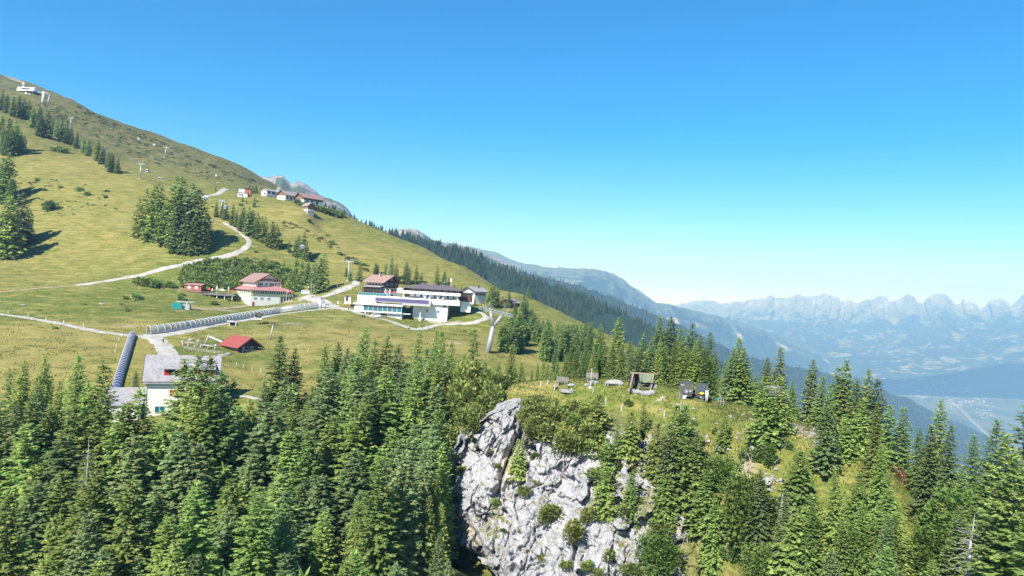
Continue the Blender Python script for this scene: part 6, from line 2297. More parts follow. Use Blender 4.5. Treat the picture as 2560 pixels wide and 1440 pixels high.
def trunk_mesh(name, h, r, m, lean=0.0, n=7, sticks=0, seed=0):
    rg = random.Random(seed)
    mb = MB()
    pts = [(lean * (t ** 2) + 0.04 * rg.uniform(-1, 1) * (0 < t < 1), 0.04 * rg.uniform(-1, 1) * (0 < t < 1), t * h - (0.8 if t == 0 else 0)) for t in (0, .04, .25, .5, .75, 1)]
    mb.tube(pts, [r * 1.35, r * 1.05, r * .85, r * .6, r * .33, r * .05], n)
    for i in range(sticks):
        t = rg.uniform(0.15, 0.93)
        a = rg.uniform(0, 6.28)
        L = (1 - t) * h * 0.16 + rg.uniform(.3, 1.0)
        p = Vector((lean * t * t, 0, t * h))
        q = p + Vector((math.cos(a) * L, math.sin(a) * L, rg.uniform(-.35, .15) * L))
        mb.tube([p, (p + q) / 2 + Vector((0, 0, .08 * L)), q], [r * .22 * (1.1 - t), r * .14 * (1.1 - t), .012], 4, cap=False)
    me = mesh_from(name, mb.v, mb.f, [m], smooth=True)
    return me


def spray(V, Fc, p, d, up, L, w, droop, rg):
    """One needle spray: a folded diamond, two triangles, hanging at the sides."""
    s = d.cross(up)
    if s.length < 1e-3:
        s = Vector((1, 0, 0))
    s.normalize()
    k = len(V)
    tip = p + d * L + Vector((0, 0, -droop * L))
    mid = p + d * (L * 0.5)
    hang = Vector((0, 0, -w * rg.uniform(0.15, 0.65)))
    V.extend([tuple(p + Vector((0, 0, .02))), tuple(mid + s * w + hang), tuple(tip), tuple(mid - s * w + hang)])
    Fc.extend([(k, k + 1, k + 2), (k, k + 2, k + 3)])


def spruce_mesh(name, seed, H_=18.0, Rm=2.7, whorls=30, dens=1.0, base=0.05, size=0.62, mname='spruce_needles', sparse=0.0, power=0.85):
    rg = random.Random(seed)
    V, Fc = [], []
    tw = rg.uniform(0, 6)
    U = Vector((0, 0, 1))
    for i in range(whorls):
        t = (i + rg.uniform(-.3, .3)) / whorls
        t = min(max(t, 0), 0.985)
        z = H_ * (base + (1 - base) * t)
        rad = Rm * ((1 - t) ** power) * (0.70 + 0.30 * min(1, t / 0.12)) * rg.uniform(0.84, 1.12) + 0.22
        nb_ = max(6, int((7 + 4.0 * (1 - t)) * dens))
        tw += 1.7
        for b in range(nb_):
            if rg.random() < sparse:
                continue
            az = tw + b * 2 * math.pi / nb_ + rg.uniform(-.35, .35)
            ln = rad * rg.uniform(0.60, 1.24)
            lift = -0.40 + 0.85 * t * t + rg.uniform(-.14, .14)
            o = Vector((math.cos(az), math.sin(az), 0))
            ns = max(3, int(ln / (size * 0.27)))
            for k in range(ns):
                s = (k + rg.uniform(0.1, 0.9)) / ns
                rr = ln * (0.12 + 0.88 * s)
                zz = z + lift * rr * 0.8 + 0.13 * rr * rr / max(ln, .3)
                p = o * (rr * 0.88) + Vector((0, 0, zz))
                side = rg.uniform(-1.15, 1.15)
                d = (Vector((math.cos(az + side), math.sin(az + side), rg.uniform(-.75, .12) + 0.5 * t))).normalized()
                L = size * rg.uniform(0.8, 1.35) * (0.60 + 0.40 * min(1, rad / 1.4))
                spray(V, Fc, p, d, U, L, L * rg.uniform(0.30, 0.46), rg.uniform(0.0, 0.35), rg)
    for k in range(16):
        a = rg.uniform(0, 6.28)
        z = H_ * rg.uniform(0.93, 1.0)
        spray(V, Fc, Vector((0, 0, z - .3)), Vector((math.cos(a) * .6, math.sin(a) * .6, 1)).normalized(), U, size * .9, .16, 0, rg)
    return mesh_from(name, V, Fc, [M[mname]])


def bush_mesh(name, seed, rx, ry, h, lobes, n, leaf, mname, upright=0.3, flat=0.5):
    """Leaf-sized faces spread through several lobes, with gaps between them."""
    rg = random.Random(seed)
    V, Fc = [], []
    ls = []
    for i in range(lobes):
        a = rg.uniform(0, 6.28)
        q = rg.uniform(0, 0.75) ** 0.7
        ls.append((math.cos(a) * rx * q, math.sin(a) * ry * q, h * rg.uniform(0.25, 0.72) * (1 - .35 * q), rg.uniform(.34, .56)))
    for i in range(n):
        cx, cy, cz, k = ls[rg.randrange(lobes)]
        d = Vector((rg.gauss(0, 1), rg.gauss(0, 1), rg.gauss(0, 1) + .2)).normalized()
        q = rg.uniform(0.55, 1.06)
        p = Vector((cx + d.x * rx * k * q, cy + d.y * ry * k * q, max(-.1, cz + d.z * h * k * .8 * q)))
        dd = (d + Vector((rg.uniform(-.8, .8), rg.uniform(-.8, .8), rg.uniform(-.3, .8) + upright))).normalized()
        L = leaf * rg.uniform(.7, 1.4)
        spray(V, Fc, p, dd, Vector((rg.uniform(-.5, .5), rg.uniform(-.5, .5), 1)), L, L * rg.uniform(.28, .45), rg.uniform(0, .3), rg)
    return mesh_from(name, V, Fc, [M[mname]])


SPR = []     # (crown mesh, trunk mesh, height, radius)
for i, (h, r, wh, dn, mn, sp, pw) in enumerate([(19, 3.6, 46, 1.0, 'spruce_needles', 0, .74), (21, 3.9, 46, 1.0, 'spruce_needles', .06, .78), (17, 3.3, 42, 1.05, 'spruce_needles_blue', 0, .78), (20, 3.1, 48, 1.0, 'spruce_needles', .08, .62), (18, 4.0, 42, 1.0, 'spruce_needles', .04, .85), (22, 3.4, 50, .95, 'spruce_needles', .12, .60), (16, 3.4, 40, 1.0, 'spruce_needles_blue', .04, .72), (19, 3.3, 44, .95, 'spruce_needles', .16, .70)]):
    SPR.append((spruce_mesh('spruce_crown', 100 + i, h, r, wh, dn, size=.50, mname=mn, sparse=sp, power=pw, base=.04 + .03 * (i % 3)), trunk_mesh('spruce_trunk', h * .97, .26, M['bark'], seed=i, sticks=6), h, r))
NEAR = []    # finer needles for the trees close to the camera
for i, (h, r, wh, mn, pw) in enumerate([(19, 3.4, 50, 'spruce_needles', .76), (21, 3.6, 54, 'spruce_needles', .70), (17, 3.2, 46, 'spruce_needles_blue', .8)]):
    NEAR.append((spruce_mesh('spruce_crown', 150 + i, h, r, wh, 1.1, size=.31, mname=mn, power=pw, base=.04), trunk_mesh('spruce_trunk', h * .97, .26, M['bark'], seed=i, sticks=6), h, r))
FAR = []
for i, (h, r, mn) in enumerate([(16, 3.3, 'spruce_needles'), (15, 3.0, 'spruce_needles_blue'), (17, 3.5, 'spruce_needles'), (14, 3.2, 'spruce_needles_blue')]):
    FAR.append((spruce_mesh('spruce_crown', 200 + i, h, r, 24, .85, size=.95, mname=mn, sparse=.02, power=.72), trunk_mesh('spruce_trunk', h * .96, .24, M['bark'], seed=40 + i, n=5), h, r))
SML = []
for i, (h, r) in enumerate([(6, 1.7), (7, 1.8), (5, 1.6)]):
    SML.append((spruce_mesh('spruce_crown', 300 + i, h, r, 24, 1.0, size=.30, mname='spruce_needles', base=.02, power=.8), trunk_mesh('spruce_trunk', h * .95, .11, M['bark'], seed=60 + i, n=5), h, r))

ORD = ['zeroth', 'first', 'second', 'third', 'fourth', 'fifth', 'sixth', 'seventh', 'eighth', 'ninth', 'tenth', 'eleventh', 'twelfth', 'thirteenth', 'fourteenth', 'fifteenth', 'sixteenth', 'seventeenth', 'eighteenth', 'nineteenth', 'twentieth']


def ordinal(n):
    if n <= 20:
        return ORD[n]
    tens = ['', '', 'twenty', 'thirty', 'forty', 'fifty', 'sixty']
    return ORD[n] if n <= 20 else (tens[n // 10] + '-' + ORD[n % 10] if n % 10 else tens[n // 10][:-1] + 'ieth')


TDIM = {}
WOODS = []      # trees of woods that read as one mass
TREES = []      # (thing, zone phrase, adjective, x in the photograph, noun)


def spruce(base, height, zone, group, kind=None, wide=1.0, adj=None, name='spruce_tree', cat='tree'):
    lib = (NEAR if base[1] < 84 else SPR) if kind is None else kind
    k = random.randrange(len(lib))
    cr, tr, h, r = lib[k]
    s = height / h
    w = s * wide * rnd(.88, 1.14)
    if zone is None:
        WOODS.append((cr, tr, Vector(base), w, s, rnd(0, 6.28)))
        return None
    if lib is SML:
        name, group = 'young_spruce', 'young spruces on the slope of the knoll'
    o = thing(name, None, cat, base, rnd(0, 6.28), group)
    o.scale = (w, w, s)
    o.rotation_euler = (rnd(-.025, .025), rnd(-.025, .025), o.rotation_euler.z)
    link('trunk', tr, o)
    link('crown', cr, o)
    TDIM[o.name] = (height, r * w)
    a = adj or ('slim' if w / s < .93 else 'broad' if w / s > 1.07 else 'tall' if height > 19 else 'small' if height < 9 else 'green')
    px, py = proj(Vector(base) + Vector((0, 0, height)))
    TREES.append((o, zone, a, px, 'spruce'))
    return o


def hill_trees(rows, zone, group, ox=0, oy=0, sc=1.0, kind=None, wide=1.0):
    """rows: (x, top y, base y) in a zoomed crop of the photograph with origin (ox, oy) and scale sc."""
    for x, yt, yb in rows:
        px, pt, pb = ox + x / sc, oy + yt / sc, oy + yb / sc
        g = G(px, pb)
        hh = (pb - pt) * g.y / F_PX * 1.06
        spruce(g, max(2.5, hh), zone, group, kind or FAR, wide)


def edge_trees(rows, zone, group, kind=None, wide=1.0):
    """rows: (top x, top y, distance): a tree at that distance tall enough to reach that point."""
    for px, py, D in rows:
        t = P(px, py, D)
        z = float(H(t.x, t.y))
        hh = t.z - z
        if hh < 3:
            continue
        spruce(Vector((t.x, t.y, z)), hh, zone, group, kind, wide)


TAKEN = []


def fill_trees(n, x0, x1, y0, y1, top_px, zone_fn, group, hmin=13, hmax=24, gap=3.6, kind=None, inside=None, wide=1.0, below=6):
    """Random trees on the ground inside a rectangle, none reaching above the skyline top_px(px)."""
    tries = k = 0
    while k < n and tries < n * 60:
        tries += 1
        y = math.sqrt(rnd(y0 * y0, y1 * y1))
        x = rnd(x0, x1)
        if inside and not inside(x, y):
            continue
        if any((x - a) ** 2 + (y - b) ** 2 < gap * gap for a, b in TAKEN):
            continue
        z = float(H(x, y))
        hh = rnd(hmin, hmax)
        px, py = proj((x, y, z + hh))
        lim = max(np.interp(q, top_px[0], top_px[1]) for q in (px - 14, px, px + 14)) + below
        if py < lim:
            hh -= (lim - py) * y / F_PX
            px, py = proj((x, y, z + hh))
            if hh < hmin * .55:
                continue
        if py > 1475 or px < -90 or px > 2660:
            continue
        TAKEN.append((x, y))
        spruce(Vector((x, y, z)), hh, zone_fn(px, py), group, kind, wide)
        k += 1
    return k


# --- trees on the mountainside, read off the photograph
hill_trees([(15, 320, 500), (60, 345, 525), (120, 370, 560), (180, 368, 575), (232, 395, 590), (285, 410, 600), (330, 480, 680), (395, 470, 620), (400, 560, 760), (460, 515, 775), (520, 580, 735), (562, 600, 765), (612, 615, 815), (655, 610, 830), (705, 680, 845), (760, 725, 880), (830, 775, 930), (880, 800, 960), (970, 800, 1010), (1020, 870, 1040), (1072, 925, 1075), (1112, 935, 1120), (1172, 985, 1135)],
           'the diagonal belt on the left slope', 'spruces in the diagonal belt on the left slope', 0, 150, 4)
hill_trees([(8, 560, 760), (82, 600, 940), (30, 700, 930), (152, 620, 910), (192, 720, 940), (235, 765, 940), (112, 700, 955), (60, 760, 950)], 'the upper clump at the left edge', 'spruces in the upper clump at the left edge', 0, 150, 4)
hill_trees([(15, 390, 505), (4, 400, 500), (28, 440, 520), (50, 490, 615), (20, 500, 645), (68, 525, 600), (8, 520, 640), (38, 560, 640)], 'the lower dark clump at the left edge', 'spruces in the lower clump at the left edge')
hill_trees([(345, 500, 590), (360, 480, 596), (380, 468, 600), (400, 474, 604), (430, 448, 606), (450, 453, 612), (470, 468, 618), (490, 480, 620), (506, 500, 622), (517, 542, 618), (396, 545, 606), (375, 555, 602), (440, 520, 628), (460, 540, 632), (482, 545, 634), (500, 560, 630), (420, 560, 618), (350, 545, 592), (414, 500, 606), (448, 490, 616), (430, 575, 632), (472, 580, 636), (495, 590, 634), (360, 560, 596), (340, 520, 580), (478, 500, 612), (388, 505, 598), (368, 510, 590), (410, 520, 612), (436, 478, 610), (460, 490, 616), (498, 530, 626), (512, 575, 632), (446, 590, 635), (402, 575, 610)],
           'the big dark copse on the left meadow', 'spruces in the big copse on the meadow', 0, 0, 1.0, None, 1.0)
hill_trees([(240, 430, 570), (300, 430, 580), (335, 440, 600), (400, 450, 650), (440, 510, 670), (500, 490, 710), (560, 490, 750), (600, 510, 750), (640, 540, 785), (692, 580, 810), (722, 580, 825), (800, 630, 875), (842, 650, 890), (890, 790, 890), (970, 810, 925), (1030, 800, 960), (1060, 760, 970), (1110, 730, 985), (1142, 830, 1005), (780, 700, 860), (470, 560, 690), (660, 640, 800)],
           'the tree line running down from the road bend', 'spruces in the line below the hamlet', 480, 400, 4)
hill_trees([(235, 255, 312), (505, 360, 418), (620, 370, 472), (572, 250, 330), (612, 262, 330), (640, 252, 332), (545, 390, 440)], 'the hamlet houses', 'small spruces round the hamlet', 480, 400, 4)
hill_trees([(1040, 980, 1170), (1090, 990, 1210), (1150, 1010, 1240), (920, 1010, 1090), (1220, 1050, 1310), (1262, 1000, 1330), (1300, 955, 1320), (1200, 1060, 1290)], 'the clump beside the hotel', 'spruces in the clump beside the hotel', 480, 400, 4)
hill_trees([(1540, 1070, 1165), (1582, 1110, 1212), (1672, 1040, 1215), (1832, 1030, 1145), (1856, 1040, 1140), (1930, 1030, 1170), (1990, 985, 1200), (2040, 1040, 1200), (2130, 1030, 1240), (2165, 1080, 1245), (2240, 1060, 1240), (2290, 1130, 1245), (2445, 1060, 1245), (2520, 1110, 1245)], 'the row behind chalet and restaurant', 'spruces behind the chalet and the restaurant', 480, 400, 4)
hill_trees([(2120, 400, 700), (2172, 405, 705), (2232, 460, 705), (2392, 480, 715), (2300, 560, 720), (1920, 575, 690), (2480, 620, 800), (1470, 290, 440), (1560, 310, 445), (1640, 390, 450), (1735, 420, 500)], 'the row beside the small grey-roofed house', 'spruces beside the grey-roofed house', 840, 640, 5.54)
hill_trees([(410, 540, 620), (535, 625, 690), (640, 630, 740), (600, 690, 760)], 'the crest of the yellow spur', 'spruces on the crest of the yellow spur', 1160, 560, 4)
# the wood right of the station
wood_prof = ([1180, 1250, 1262, 1290, 1310, 1335, 1345, 1365, 1390, 1430, 1470, 1500, 1560, 1620], [860, 800, 770, 748, 735, 745, 760, 790, 795, 805, 800, 800, 800, 800])
WOOD = lambda x, y: (lambda p: (1245 < p[0] < 1480 and 745 < p[1] < 905) and not (1300 < p[0] < 1355 and p[1] > 865) and p[1] > np.interp(p[0], [1245, 1300, 1340, 1480], [775, 755, 790, 800]))(proj((x, y, float(H(x, y)))))
fill_trees(62, -10, 60, 200, 390, wood_prof, lambda px, py: None, None, 9, 15, 3.6, FAR, WOOD, 1.0)

# --- the dense forest below: first its top edge, read off the photograph
edge_trees([(-12, 900, 150), (30, 930, 140), (62, 898, 148), (95, 960, 135), (118, 893, 150), (150, 950, 140), (192, 884, 136), (222, 955, 118), (254, 902, 120), (270, 965, 112)],
           'the forest edge left of the tunnel', 'spruces along the top edge of the lower forest')
edge_trees([(340, 985, 108), (322, 1055, 104), (372, 1055, 106), (398, 1058, 105), (425, 1050, 106), (467, 893, 124), (493, 884, 123), (530, 888, 124), (557, 938, 120), (582, 945, 122), (515, 985, 112), (482, 990, 112), (602, 1010, 118), (625, 998, 128), (508, 930, 118), (547, 925, 119), (480, 950, 116), (570, 985, 114), (530, 960, 112), (340, 925, 166), (318, 1005, 104), (345, 968, 106), (300, 1010, 104)],
           'the tree screen in front of the white house', 'spruces in front of the white house', None, 1.08)
edge_trees([(703, 836, 150), (742, 868, 152), (780, 965, 140), (815, 860, 160), (846, 852, 165), (872, 870, 158), (908, 818, 165), (941, 848, 160), (970, 840, 162), (995, 862, 160), (660, 955, 145), (722, 940, 140), (890, 905, 150), (830, 925, 148)],
           'the forest edge below the meadow', 'spruces along the top edge of the lower forest')
edge_trees([(1100, 1010, 100), (1112, 1105, 96), (1098, 1180, 92), (1085, 1060, 97), (1108, 1255, 88), (1096, 1330, 84), (1062, 1120, 92), (1122, 1400, 82), (1075, 1240, 86), (1118, 1050, 101), (1040, 1060, 97)],
           'the trees hugging the left side of the rock', 'spruces hugging the left side of the rock', None, .85)
edge_trees([(1045, 826, 170), (1088, 822, 172), (1106, 826, 168), (1130, 852, 165), (1068, 872, 155), (1190, 820, 175), (1162, 890, 160), (1216, 905, 158), (1248, 905, 165), (1283, 862, 168), (1305, 905, 160), (1020, 905, 150), (1112, 905, 152), (1185, 905, 150)],
           'the forest edge below the station', 'spruces below the station')
for o, *_ in TREES:
    TAKEN.append((o.location.x, o.location.y))
LOW = ([-100, 0, 60, 120, 160, 195, 240, 255, 290, 330, 345, 380, 440, 460, 500, 540, 580, 620, 650, 700, 740, 780, 815, 850, 905, 970, 1010, 1045, 1105, 1140, 1190, 1230, 1280, 1320, 1345],
       [930, 935, 930, 930, 985, 925, 985, 935, 1030, 1060, 1055, 1065, 1070, 950, 935, 945, 985, 1030, 1040, 880, 905, 985, 900, 890, 860, 885, 935, 870, 865, 905, 880, 935, 905, 955, 985])


def zone_low(px, py):
    row = 'upper' if py < 1060 else 'middle' if py < 1200 else 'lower'
    col = 'below the tunnel' if px < 300 else 'below the white house' if px < 620 else 'below the red hut' if px < 900 else 'beside the rock face'
    return f'the {row} forest {col}'


LOWIN = lambda x, y: x < (-9.8 if y < 108 else -10.5 + 0.10 * (y - 108)) and not (x < -75 and y > 150) and not (y > 141 and x < -48)
# the trees that hug the rock first, then the rest
n1 = fill_trees(14, -17, -9, 84, 128, LOW, zone_low, 'spruces in the dense lower forest', 13, 19, 3.2, None, LOWIN, 1.06)
n1 += fill_trees(175, -95, 6, 50, 176, LOW, zone_low, 'spruces in the dense lower forest', 14, 23, 3.6, None, LOWIN, 1.25)
fill_trees(140, -80, 2, 88, 165, (LOW[0], [y + 45 for y in LOW[1]]), lambda px, py: None, None, 8, 14, 2.3, FAR, LOWIN, 1.5)

# --- the wood behind the knoll and the tall trees on its right
edge_trees([(1390, 868, 150), (1434, 846, 158), (1472, 832, 160), (1500, 808, 165), (1547, 792, 155), (1576, 852, 142), (1610, 832, 148), (1648, 788, 140), (1680, 791, 138), (1706, 818, 136), (1736, 806, 134), (1756, 838, 132), (1776, 828, 130), (1360, 890, 150), (1420, 880, 142), (1455, 880, 138), (1520, 865, 134), (1590, 880, 132), (1630, 868, 130), (1665, 862, 128), (1720, 870, 126), (1790, 880, 124), (1815, 900, 122), (1345, 905, 135), (1370, 900, 132), (1395, 895, 130), (1415, 885, 131), (1440, 880, 129), (1462, 874, 130), (1485, 865, 129), (1505, 850, 132), (1530, 852, 131), (1555, 860, 128), (1580, 872, 127), (1310, 930, 140), (1330, 925, 138), (1600, 858, 128), (1625, 850, 129), (1650, 850, 126), (1690, 850, 127), (1710, 852, 126), (1740, 850, 125), (1765, 860, 124)],
           'the wood behind the knoll', 'spruces in the wood behind the knoll')
edge_trees([(1846, 842, 120), (1862, 868, 117), (1832, 872, 118)], 'the dense group right of the trucks', 'spruces right of the trucks', None, 1.25)
edge_trees([(1918, 892, 124), (1955, 866, 122), (2030, 898, 118), (2056, 938, 114), (2097, 914, 116), (2118, 897, 115), (2166, 922, 112), (2198, 946, 108), (2140, 945, 110), (2230, 1010, 104), (2262, 1016, 102), (2076, 960, 108), (1985, 950, 115)],
           'the row on the far rim of the knoll', 'spruces on the far rim of the knoll')
edge_trees([(2356, 994, 82), (2330, 1060, 78), (2385, 1060, 80), (2430, 1082, 78), (2300, 1070, 84)], 'the dark group rising before the valley', 'spruces before the valley')
edge_trees([(2498, 1045, 66), (2554, 1006, 62), (2590, 1010, 66), (2530, 1080, 60), (2470, 1140, 66), (2610, 1000, 58), (2555, 1130, 52), (2505, 1200, 54), (2590, 1240, 48)], 'the tall dark group at the right edge', 'tall spruces at the right edge', None, 1.1)
# single trees on the slope of the knoll, read off the photograph: (x, top, base)
def slope_tree(px, pt, pb, zone, kind=None, wide=1.0):
    g = on_ground(px, pb)
    hh = max(1.8, (pb - pt) * g.y / F_PX * 1.04)
    spruce(g, hh, zone, 'spruces on the slope of the knoll', kind if kind else (SML if hh < 8.5 else None), wide)


for r in [(1909, 945, 1100), (1945, 945, 1075), (2062, 1000, 1185), (1806, 1042, 1124), (2183, 1020, 1215), (1994, 1130, 1265), (2195, 1118, 1305), (2324, 1058, 1215), (2082, 1180, 1440), (2150, 1260, 1470), (2018, 1265, 1480), (1890, 1180, 1400), (1840, 1160, 1330), (1950, 1230, 1430), (2110, 1040, 1150), (2150, 1000, 1140), (2390, 1170, 1400), (2440, 1210, 1440), (2030, 1240, 1400), (1985, 1290, 1460), (2190, 1300, 1470), (2232, 1285, 1420), (2140, 1185, 1310), (2262, 1350, 1480), (2215, 1225, 1345), (2120, 1330, 1480), (2350, 1265, 1430)]:
    slope_tree(*r, 'the grassy flank right of the knoll', None, 1.1)
for r in [(1492, 988, 1112), (1540, 1062, 1140), (1572, 1030, 1140), (1607, 1006, 1080), (1682, 1016, 1170), (1708, 1014, 1120), (1667, 1066, 1240), (1640, 1060, 1200), (1700, 1100, 1260), (1735, 1090, 1250), (1580, 1140, 1200), (1515, 1100, 1225), (1295, 1100, 1192), (1627, 1300, 1440), (1760, 1180, 1330), (1780, 1250, 1440), (1178, 1340, 1400), (1590, 1290, 1330), (1660, 1190, 1300), (1575, 1185, 1295), (1510, 1170, 1290)]:
    slope_tree(*r, 'the slope above and beside the rock face', None, 1.0)
n2 = fill_trees(18, 30, 66, 50, 78, ([1700, 1900, 2100, 2300, 2450, 2600], [1330, 1290, 1270, 1280, 1230, 1180]), lambda px, py: 'the lower right corner below the knoll', 'spruces in the lower right corner', 9, 17, 3.4, None, None, 1.1)
n3 = fill_trees(30, 0, 62, 124, 175, ([1280, 1350, 1400, 1500, 1560, 1650, 1780, 1850, 1950, 2200], [960, 920, 890, 860, 850, 850, 880, 900, 950, 960]), lambda px, py: None, None, 9, 20, 3.4, None, lambda x, y: y > 128 - 0.1 * x and not (x > 45 and y < 130))

# --- which trees does the picture show? drop the fully hidden ones; the 300 that show largest stay single trees
def rank_trees(limit):
    W_, H__ = 640, 360
    dep = np.full((H__, W_), 1e9)
    idx = np.full((H__, W_), -1)
    yy, xx = np.mgrid[0:H__, 0:W_]
    for i, t in enumerate(TREES):
        o = t[0]
        b_ = o.location
        hh, rr = TDIM[o.name]
        x0, y0_ = proj((b_.x, b_.y, b_.z))
        x1, y1_ = proj((b_.x, b_.y, b_.z + hh))
        rp = rr * F_PX / b_.y / 4
        x0, y0_, x1, y1_ = x0 / 4, y0_ / 4, x1 / 4, y1_ / 4
        if y0_ - y1_ < 1:
            continue
        ya, yb = max(0, int(y1_)), min(H__ - 1, int(y0_))
        if ya > yb:
            continue
        sub = slice(ya, yb + 1)
        tt_ = (yy[sub] - y1_) / (y0_ - y1_)
        hit = (np.abs(xx[sub] - (x1 + (x0 - x1) * tt_)) < rp * np.clip(tt_, 0, 1) ** .8 + .4) & (dep[sub] > b_.y)
        dep[sub][hit] = b_.y
        idx[sub][hit] = i
    cnt = np.bincount(idx[idx >= 0].ravel(), minlength=len(TREES))
    hill = np.array([1.8 if t[0].location.y > 180 else 1.0 for t in TREES])
    order = [i for i in np.argsort(-cnt * hill) if TREES[i][0].name.startswith('spruce_tree')]
    gone = set()
    for r_, i in enumerate(order):
        if cnt[i] >= 4 and r_ < limit:
            continue
        o = TREES[i][0]
        if cnt[i] >= 1:
            hh, rr = TDIM[o.name]
            cr_, tr_, h_, r_w = random.choice(FAR)
            WOODS.append((cr_, tr_, o.location.copy(), rr / r_w, hh / h_, o.rotation_euler.z))
        for c in list(o.children):
            bpy.data.objects.remove(c)
        gone.add(i)
    for i in gone:
        bpy.data.objects.remove(TREES[i][0])
    TREES[:] = [t for i, t in enumerate(TREES) if i not in gone]
    print('KEPT', len(order) - len(gone), 'GONE', len(gone))


bpy.context.view_layer.update()
rank_trees(328)
# --- woods that read as one mass: one joined mesh
def join_trees(name, label, specs):
    Vs, Fs, mi, k = [], [], [], 0
    mats = []
    for cr, tr, b, w, s_, a in specs:
        ca, sa = math.cos(a), math.sin(a)
        for me in (cr, tr):
            co = np.empty(len(me.vertices) * 3, dtype=np.float32)
            me.vertices.foreach_get('co', co)
            co = co.reshape(-1, 3) * np.array([w, w, s_])
            co = np.stack([co[:, 0] * ca - co[:, 1] * sa + b.x, co[:, 0] * sa + co[:, 1] * ca + b.y, co[:, 2] + b.z], 1)
            Vs.append(co)
            key = me.materials[0]
            if key not in mats:
                mats.append(key)
            if me.name not in FCACHE:
                FCACHE[me.name] = [tuple(p.vertices) for p in me.polygons]
            Fs.extend([tuple(i + k for i in f) for f in FCACHE[me.name]])
            mi.extend([mats.index(key)] * len(FCACHE[me.name]))
            k += len(co)
    o = link(name, mesh_from(name, np.concatenate(Vs).tolist(), Fs, mats, mi))
    return tag(o, label, kind='stuff')


FCACHE = {}
join_trees('spruce_wood', 'mixed spruce wood between the station and the knoll', WOODS)

# ------------------------------------------------------------------ shrubs, thickets and dead wood
PINE = [bush_mesh('shrub_crown', 400 + i, 1.5, 1.4, 2.0 + .3 * i, 9, 1000, .36, 'pine_needles', .7) for i in range(4)]
LEAFY = [bush_mesh('shrub_crown', 420 + i, 1.2, 1.1, 1.4, 7, 900, .24, 'broad_leaves', .2) for i in range(3)]
ALDER = [bush_mesh('shrub_crown', 440 + i, 1.5, 1.4, 1.7, 6, 260, .55, 'alder_leaves', .2) for i in range(3)]
stem_mb = MB()
for k_ in range(7):
    a_ = k_ * .9
    stem_mb.tube([(0, 0, -.4), (math.cos(a_) * .4, math.sin(a_) * .4, .5), (math.cos(a_) * .9, math.sin(a_) * .9, 1.1)], [.07, .05, .015], 5, cap=False)
STEMS = mesh_from('stems', stem_mb.v, stem_mb.f, [M['grey_wood']])


def shrub(g, size, lib, zone, group, noun, name, adj='green', zs=1.0):
    o = thing(name, None, 'shrub', g, rnd(0, 6.28), group)
    o.scale = (size, size * rnd(.85, 1.1), size * zs)
    link('crown', random.choice(lib), o)
    link('stems', STEMS, o)
    px, _ = proj(Vector(g) + Vector((0, 0, size)))
    TREES.append((o, zone, adj, px, noun))
    return o


def px_shrubs(rows, lib, zone, group, noun, name, adj='green', zs=1.0, k=1.0):
    """rows: (x, base y, width) in pixels of the photograph."""
    for x, y, w_ in rows:
        g_ = on_ground(x, y)
        shrub(g_ - Vector((0, 0, .15)), max(.25, w_ * g_.y / F_PX / 2.7 * k), lib, zone, group, noun, name, adj, zs)


px_shrubs([(1322, 1022, 40), (1340, 1060, 60), (1324, 1095, 54), (1356, 1030, 44), (1385, 1072, 66), (1360, 1105, 58), (1410, 1040, 44), (1430, 1085, 68), (1405, 1118, 62), (1455, 1046, 44), (1470, 1100, 64), (1448, 1128, 60), (1340, 1012, 30), (1388, 1020, 32), (1436, 1026, 32), (1478, 1034, 36), (1310, 1060, 44), (1420, 1140, 60), (1462, 1150, 58), (1500, 1130, 60), (1498, 1070, 50), (1380, 1035, 50), (1336, 1075, 52), (1520, 1150, 56)],
          PINE, 'the thicket topping the rock face', 'mountain pines on top of the rock face', 'mountain pine', 'mountain_pine', 'bushy', .95)
px_shrubs([(1205, 1045, 60), (1222, 1016, 60), (1236, 992, 50), (1180, 1072, 64), (1200, 1000, 60), (1216, 975, 50), (1178, 1020, 66), (1160, 1092, 60), (1150, 1050, 66), (1255, 968, 40), (1190, 970, 60), (1165, 985, 60), (1140, 1010, 66), (1275, 955, 36)], PINE, 'the edge left of the rock', 'mountain pines left of the rock top', 'mountain pine', 'mountain_pine', 'leaning', 1.2)
for x, y in ((-9.3, 112), (-10.2, 109), (-8.6, 115), (-10.8, 113), (-9.8, 117.5), (-11.5, 110), (-8.0, 119), (-7.4, 113.5), (-11.2, 116.5), (-6.5, 117.0), (-8.9, 107.5), (-10.2, 105.5), (-6.8, 121), (-12.5, 113.5)):
    z_ = float(H(x, y))
    shrub(Vector((x, y, max(z_, -24.5) if False else z_)), rnd(1.3, 1.9), PINE, 'the edge left of the rock', 'mountain pines left of the rock top', 'mountain pine', 'mountain_pine', 'leaning', 1.2)
px_shrubs([(1158, 1178, 34), (1237, 1262, 40), (1372, 1300, 88), (1440, 1345, 92), (1480, 1300, 60), (1545, 1250, 96), (1500, 1200, 70), (1560, 1290, 60), (1306, 1235, 44), (1340, 1215, 34), (1417, 1415, 50), (1525, 1400, 60), (1640, 1400, 70), (1580, 1440, 70), (1352, 1400, 40), (1300, 1330, 26), (1240, 1170, 26), (1225, 1130, 22), (1335, 1145, 34), (1258, 1330, 22), (1470, 1420, 44), (1690, 1400, 60), (1490, 1440, 40), (1660, 1330, 60)],
          PINE, 'the rock face itself', 'shrubs rooted on the rock face', 'dwarf pine', 'dwarf_pine', 'low', .7, .8)
